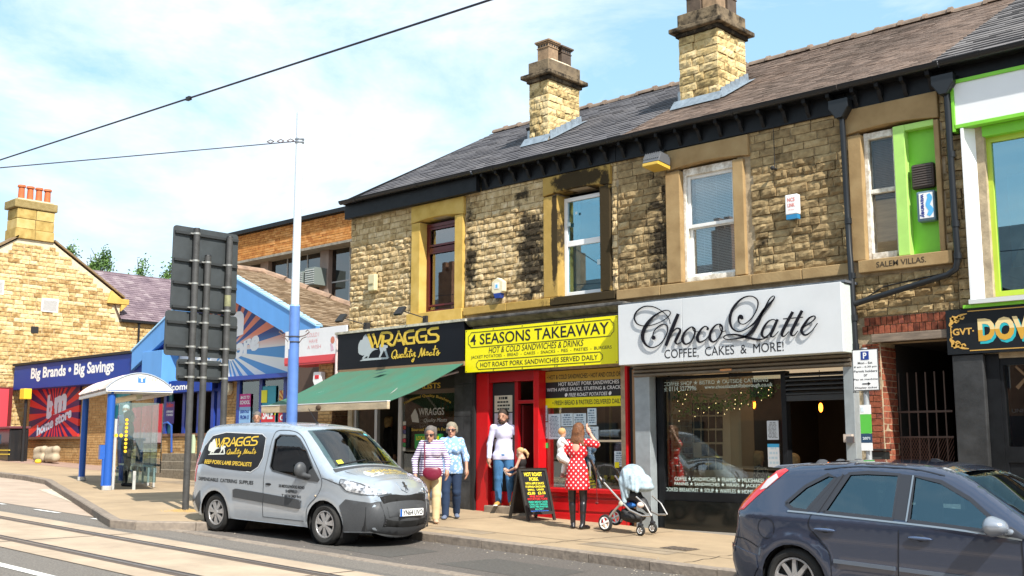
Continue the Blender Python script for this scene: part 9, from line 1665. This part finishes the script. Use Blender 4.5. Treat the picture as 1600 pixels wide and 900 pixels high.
H = 1.57; J = joints(H, look=(.15, 1, -.05), ell=(-.155, .0, .645), wrl=(-.16, .06, .51), elr=(.165, .01, .64), wrr=(.175, .09, .50), knl=(-.055, -.01, .28), anl=(-.055, -.10, .07), knr=(.06, .03, .285), anr=(.06, .03, .045)); J['tor'] = J['anr']+V3(.02, .12, -.033)*H; J['tol'] = J['anl']+V3(-.01, .10, -.05)*H
walker('grey-haired woman in blue and white floral shirt and navy trousers, walking nearest the shop', -13.25, -1.68, (.70, -.71), H, J, pattern_mat('blue_floral', (.20, .35, .60), (.52, .64, .80), 'voro', 20.), mat('trouser_navy', (.012, .03, .075), .85, bs=12, bb=.3), silver_h, 'short', .62, 1.06, 1.0, .8, mat('shoe_grey_blue', (.13, .16, .24), .8), .47)
v = thing('tote_bag', 'small pale blue patterned bag hanging between the two walking women', 'bag', (-13.35, -1.95, gz(-13)+.5)); sobj('cloth', [E_((-13.28, -2.0, gz(-13)+.46), (.10, .06, .13)), E_((-13.28, -2.0, gz(-13)+.40), (.12, .07, .09))], mat('tote_blue', (.35, .48, .66), .9, ns=22, na=.4), v, .014, .03); mb = MB(); mb.tube([(-13.33, -2.0, gz(-13)+.57), (-13.26, -1.96, gz(-13)+.75), (-13.23, -2.0, gz(-13)+.57)], .008, 5); obj('handle', mb, MATS['tote_blue'], v)
# ---- people further off or behind glass
def simple(label, x, y, z, fd, H, shirt, trouser, hm, hk='short', Jo=None, res=.016, skin=skin_m, cat='person', long=()):
 J = joints(H, **(Jo or {})); r_, M = person(label, x, y, z, fd, H, J, skin=skin, res=res, tb=1.05); sobj('top', torso(J, H, 1.05, inf=.018)+hemp(J, 1.05)+arms(J, H, .018, .9), shirt, r_, res, .03, M, cut=lambda X, Y, Z: .48*H-Z); sobj('trousers', legs(J, H, .014)+[E_(J['pelvis'], (.155, .12, .10))], trouser, r_, res, .02, M); h = J['head']; hair(r_, M, J, H, hm, hk, .014, [C_(h+V3(*a), h+V3(*b), .035, .025) for a, b in long])
 for n in 'lr': sobj('shoe', feet(J, H, n, .006), blk, r_, res, .015, M)
 return r_, M, J
white_h = mat('hair_white', (.6, .58, .55), .8); blkc = mat('cloth_black', (.018, .018, .02), .85, bs=14, bb=.3); navc = mat('cloth_navy', (.05, .075, .15), .85); jn = mat('jeans_dark', (.04, .06, .12), .9)
x, z = onY(197, 640, .55); r_, M_, J = simple('white-haired man in dark blue jumper and face mask beyond the tram shelter', x, .55, 1.15+.06, (.8, -.6), 1.72, navc, jn, white_h, 'crop'); h = J['head']; f = unit(J['look']); sobj('face_mask', [E_(h+f*.075-V3(0, 0, .042), (.055, .035, .045))], upvc, r_, .012, .01, M_)
x, z = onY(207, 650, 1.0); simple('dark-haired woman in black beside the masked man', x, 1.0, 1.16, (.8, -.6), 1.60, blkc, blkc, dh, 'bob', long=[((.06, -.02, 0), (.07, -.01, -.2)), ((-.06, -.02, 0), (-.07, -.01, -.2))])
simple('person in a long black coat standing inside the tram shelter', -23.15, -2.15, gz(-23), (.5, .86), 1.66, blkc, blkc, dh, 'bob')
x, z = onY(402, 648, -.3); simple('grey-haired man whose head shows above the van roof', x, -.3, gz(x), (.75, -.66), 1.70, mat('shirt_olive', (.2, .2, .14), .9), jn, grey_h, 'crop')
x, z = onY(606, 668, 1.0); simple('blonde shop worker in black standing in the butcher doorway', x, 1.0, gz(x)+.08, (.2, 1), 1.58, blkc, blkc, bl_, 'bob', Jo=dict(ell=(-.15, .05, .66), wrl=(-.12, .17, .60), hdl=(.4, .9, 0)))
x, z = onY(643, 655, 1.4); simple('dark-capped person working deep inside the butcher shop window', x, 1.5, gz(x)+.08, (.3, -1), 1.68, blkc, blkc, dh, 'crop')
for lab, px, py, yy, fd, hm, sh in (('woman with short fair curly hair in patterned blouse seated inside the cafe', 1183, 718, 1.15, (.35, .9), mat('hair_fair_curly', (.42, .30, .16), .8, ns=50, na=.5, bs=70, bb=.6), pattern_mat('blouse_pattern', (.06, .06, .07), (.5, .5, .48), 'voro', 45.)), ('long-haired blonde woman facing left inside the cafe doorway', 1240, 722, 1.3, (-.95, -.3), bl_, mat('top_rust', (.20, .08, .05), .9))):
 x, z = onY(px, py, yy); H = 1.58; zs = z-1.02
 Jo = dict(hipl=(-.055, 0, .30), hipr=(.055, 0, .30), pelvis=(0, 0, .31), waist=(0, 0, .40), chest=(0, 0, .53), neck=(0, 0, .645), head=(0, .01, .715), shl=(-.108, 0, .60), shr=(.108, 0, .60), ell=(-.14, .06, .44), elr=(.14, .06, .44), wrl=(-.08, .2, .44), wrr=(.08, .2, .44), hdl=(.3, 1, 0), hdr=(-.3, 1, 0), knl=(-.07, .26, .31), knr=(.07, .26, .31), anl=(-.07, .27, .05), anr=(.07, .27, .05), tol=(-.07, .38, .01), tor=(.07, .38, .01))
 J = joints(H, **Jo); z0 = z-J['head'][2]; r_, M = person(lab, x, yy, z0, fd, H, J, res=.014, skin=skin_p); sobj('top', torso(J, H, 1.05, inf=.018)+arms(J, H, .018, .8), sh, r_, .014, .03, M, cut=lambda X, Y, Z: .30*H-Z); sobj('trousers', legs(J, H, .014), blkc, r_, .016, .02, M); h = J['head']
 hair(r_, M, J, H, hm, 'bob' if 'curly' in lab else 'long', .013, [C_(h+V3(s_*.06, -.03, 0), h+V3(s_*.07, -.04, -.2), .035, .02) for s_ in (-1, 1)] if 'long' in lab else [E_(h+V3(0, -.01, .03), (.10, .11, .10))])
 v = thing('cafe_chair', 'dark cafe chair under the %s' % ('woman in patterned blouse' if 'curly' in lab else 'blonde woman in the doorway'), 'chair', (x, yy, gz(x))); mb = MB(); zz = z0+.36; mb.box(x-.2, x+.2, yy-.2, yy+.2, zz, zz+.04); obj('seat', mb, blk, v)
 for a, b in ((-.18, -.18), (.18, -.18), (-.18, .18), (.18, .18)): mb = MB(); mb.box(x+a-.015, x+a+.015, yy+b-.015, yy+b+.015, gz(x)+.06, zz); obj('leg', mb, blk, v)
# ================================================================ A-board
v = thing('chalk_board', 'black folding pavement board with yellow, red and blue chalk menu', 'board', (-12.55, -.62, gz(-12.55)))
bxm = -12.42; byc = -.60; dirx = Vector((.22, .975, 0)); nrm = Vector((.975, -.22, 0)); wz_ = .54; hgt = .86; gB = gz(bxm); O = Vector((bxm, byc, gB))
def bpt(u, v_, w_=0, back=False): s_ = -1 if back else 1; return O+dirx*u+nrm*(s_*(.27*(1-v_/hgt)+w_))+Vector((0, 0, v_*.97))
bf = mat('board_frame', (.02, .018, .016), .5); bk = mat('chalk_black', (.008, .008, .009), .45)
for back in (False, True):
 mb = MB()
 mb.add([bpt(-wz_/2, .12, 0, back), bpt(wz_/2, .12, 0, back), bpt(wz_/2, hgt, 0, back), bpt(-wz_/2, hgt, 0, back), bpt(-wz_/2, .12, -.015, back), bpt(wz_/2, .12, -.015, back), bpt(wz_/2, hgt, -.015, back), bpt(-wz_/2, hgt, -.015, back)], [(0, 1, 2, 3), (7, 6, 5, 4), (0, 4, 5, 1), (1, 5, 6, 2), (2, 6, 7, 3), (3, 7, 4, 0)]); pn = obj('panel', mb, bk, v)
 for u0, u1, a, b in ((-wz_/2-.02, -wz_/2+.025, 0, hgt+.02), (wz_/2-.025, wz_/2+.02, 0, hgt+.02), (-wz_/2+.026, wz_/2-.026, .10, .15), (-wz_/2+.026, wz_/2-.026, hgt-.03, hgt+.02)):
  mb = MB(); mb.add([bpt(u, z_, w_, back) for w_ in (.02, -.018) for u, z_ in ((u0, a), (u1, a), (u1, b), (u0, b))], [(0, 1, 2, 3), (7, 6, 5, 4), (0, 4, 5, 1), (1, 5, 6, 2), (2, 6, 7, 3), (3, 7, 4, 0)]); obj('frame_rail', mb, bf, v)
cy_m, cr_m, ct_m, cb_m = mat('chalk_yellow', (.75, .62, .03)), mat('chalk_red', (.60, .02, .02)), mat('chalk_teal', (.02, .42, .30)), mat('chalk_blue', (.02, .13, .55))
for t_, w_, z_, hh, m_ in (('HOT ROAST', .42, .84, .075, cy_m), ('PORK', .22, .75, .07, cy_m), ('WITH APPLE SAUCE', .44, .68, .045, cy_m), ('STUFFING+CRACKLING', .46, .62, .04, cy_m), ('SMALL   LARGE', .38, .565, .035, cy_m), ('£2.60   £3.10', .42, .49, .055, cy_m), ('FREE ROAST', .34, .435, .04, cr_m), ('POTATOES TOO!', .46, .385, .04, cr_m), ('FRESH BREAD CAKES', .44, .33, .038, ct_m), ('CHILLED DRINKS', .42, .285, .035, ct_m), ('HOT PIES PASTIES', .42, .24, .035, ct_m), ('ALL DAY', .2, .20, .03, ct_m), ('JACKET POTATOES', .42, .158, .03, cb_m)):
 mb = MB(); T(mb, t_, -w_/2, w_/2, z_, z_+hh, 0, bold=.03, shear=-.08, fn=lambda u, q: bpt(u*.88, q*.88, .004)); obj('chalk_lettering', mb, m_, v)
# ================================================================ pushchair
v = thing('pushchair', 'three-quarter view of a silver pushchair under a pale blue denim sun cover', 'pushchair', (-10.15, -1.0, gz(-10.15))); gP = gz(-10.2); chrome = mat('frame_silver', (.55, .52, .50), .3, metal=.7); prb = mat('pushchair_black', (.02, .02, .024), .6)
PX = lambda px, py, Y: Vector((onY(px, py, Y)[0], Y, onY(px, py, Y)[1]))
def pw(px, py, Y, R, w_, rr, nm):
 c = PX(px, py, Y); wr = thing(nm, None, None, tuple(c)); wr.parent = v; wr.matrix_parent_inverse = wm(v).inverted(); n = 26; pr = [(rr, -w_/2), (R-.012, -w_/2), (R, -w_/4), (R, w_/4), (R-.012, w_/2), (rr, w_/2)]; k = 6; mb = MB(); mb.v = [(c.x+q[0]*math.cos(2*math.pi*i/n), c.y+q[1], c.z+q[0]*math.sin(2*math.pi*i/n)) for i in range(n) for q in pr]; mb.f = [(i*k+j, i*k+j+1, ((i+1) % n)*k+j+1, ((i+1) % n)*k+j) for i in range(n) for j in range(k-1)]; mb.m = [0]*len(mb.f); obj('tyre', mb, tyre_m, wr, smooth=50)
 ring = [(c.x+rr*math.cos(a), c.y-w_*.3, c.z+rr*math.sin(a)) for a in [i*2*math.pi/24 for i in range(25)]]; mb = MB(); mb.tube(ring, .012 if R > .1 else .007, 6); obj('rim', mb, upvc, wr, smooth=50)
 for i in range(4 if R > .1 else 5): a = i*math.pi/2+.4 if R > .1 else i*1.256; mb = MB(); mb.tube([(c.x, c.y-w_*.3, c.z), (c.x+rr*math.cos(a), c.y-w_*.3, c.z+rr*math.sin(a))], .016 if R > .1 else .008, 5); obj('spoke', mb, upvc, wr)
 mb = MB(); mb.cyl((c.x, c.y-w_*.5, c.z), (c.x, c.y+w_*.5, c.z), .028, n=10); obj('hub', mb, chrome, wr); return c
Yn, Yf = -1.28, -.86
cr = pw(946, 817, Yn, .125, .05, .085, 'rear_wheel'); cr2 = pw(962, 808, Yf, .125, .05, .085, 'rear_wheel'); cf = pw(1001, 829, Yn+.02, .075, .04, .045, 'front_wheel'); cf2 = pw(1020, 825, Yn+.28, .075, .04, .045, 'front_wheel')
for dY in (0, .40):
 t_ = Vector((0, dY, 0)); mb = MB(); mb.tube([PX(936, 744, Yn)+t_, PX(942, 752, Yn)+t_, PX(972, 785, Yn)+t_, PX(984, 797, Yn)+t_, PX(1003, 806, Yn)+t_, PX(1016, 806, Yn)+t_], .015, 8); obj('frame_tube', mb, chrome, v, smooth=50); mb = MB(); mb.tube([PX(972, 785, Yn)+t_, PX(958, 800, Yn)+t_, cr+t_*.95], .018, 8); obj('rear_strut', mb, chrome, v, smooth=50); mb = MB(); mb.tube([PX(994, 776, Yn)+t_, PX(1008, 788, Yn)+t_, PX(1018, 806, Yn)+t_], .012, 6); obj('front_strut', mb, chrome, v)
 mb = MB(); mb.ell(tuple(PX(971, 787, Yn)+t_-Vector((0, .02, 0))), (.04, .015, .04), 12, 6); obj('hinge', mb, mat('hinge_cream', (.55, .5, .4), .4), v)
for c, tgt in ((cf, PX(1003, 806, Yn)), (cf2, PX(1018, 806, Yn+.26))): mb = MB(); mb.tube([c, c+Vector((0, 0, .08)), tgt], .018, 6); mb.cyl(c+Vector((-.03, 0, .085)), c+Vector((.03, 0, .07)), .03); obj('castor', mb, prb, v)
mb = MB(); hb = [PX(938, 748, Yn), PX(933, 737, Yn), PX(935, 729, Yn), PX(945, 727, Yn), PX(955, 728, Yn+.15), PX(965, 736, Yn+.36), PX(972, 748, Yn+.40), PX(974, 756, Yn+.40)]; mb.tube(hb, .018, 8); obj('handlebar', mb, mat('foam_black', (.03, .03, .032), .8), v, smooth=50)
mb = MB(); mb.ell(tuple(PX(943, 751, Yn)), (.03, .03, .035), 8, 6); mb.ell(tuple(PX(933, 738, Yn)), (.015, .02, .02), 8, 6); obj('handle_joint', mb, prb, v); mb = MB(); p = PX(932, 740, Yn-.01); mb.tube([p, p-Vector((0, 0, .22)), p-Vector((-.01, 0, .42))], .005, 5); mb.ell((p.x, p.y, p.z-.44), (.035, .02, .02), 6, 4); obj('wrist_strap', mb, mat('strap_red_black', (.12, .01, .01)), v)
a = PX(990, 800, Yn+.18); sobj('basket', [E_((a.x-.02, Yn+.2, a.z-.07), (.20, .17, .09)), E_((a.x-.10, Yn+.2, a.z+.0), (.10, .16, .06))], mat('basket_black', (.016, .016, .018), .7, bs=16, bb=.4), v, .014, .03); b = PX(986, 789, Yn+.15); sobj('basket_contents', [E_((b.x, b.y, b.z), (.09, .1, .045)), E_((b.x-.10, b.y, b.z+.01), (.05, .08, .04))], mat('cloth_cobalt', (.02, .13, .42), .8), v, .014, .02); b = PX(1001, 789, Yn+.12); sobj('basket_bundle', [E_((b.x, b.y, b.z), (.05, .07, .045))], mat('cloth_cream_pink', (.65, .5, .45), .8), v, .014, .02)
s_ = PX(990, 772, Yn+.2); sobj('seat', [E_((s_.x-.04, Yn+.2, s_.z-.02), (.15, .17, .10)), C_((s_.x-.16, Yn+.2, s_.z+.12), (s_.x+.16, Yn+.2, s_.z-.12), .09, .07), C_((s_.x+.16, Yn+.2, s_.z-.12), (s_.x+.26, Yn+.2, s_.z-.22), .06, .05)], prb, v, .015, .05)
den = mat('cover_denim', (.36, .46, .53), .85, ns=7, na=.4, bs=9, bb=1.0)
c = PX(990, 745, Yn+.2); sobj('sun_cover', [E_((c.x-.02, Yn+.2, c.z+.0), (.19, .20, .19)), E_((c.x+.10, Yn+.2, c.z-.08), (.20, .19, .14)), E_((c.x+.20, Yn+.2, c.z-.15), (.13, .17, .07)), C_((c.x-.10, Yn+.05, c.z-.05), (c.x-.04, Yn+.02, c.z-.36), .06, .035), C_((c.x-.02, Yn+.04, c.z-.1), (c.x+.02, Yn+.02, c.z-.28), .06, .03), C_((c.x-.12, Yn+.14, c.z), (c.x-.11, Yn+.1, c.z-.25), .05, .02)]+[C_((c.x-.05+i*.07, Yn+.02+.02*(i % 2), c.z+.10-i*.045), (c.x+.02+i*.06, Yn+.0, c.z-.14-i*.02), .022, .03) for i in range(4)], den, v, .010, .03, cut=lambda X, Y, Z: np.minimum((c.z-.235-.35*(X-c.x)*0)-Z, X-(c.x+.03)))
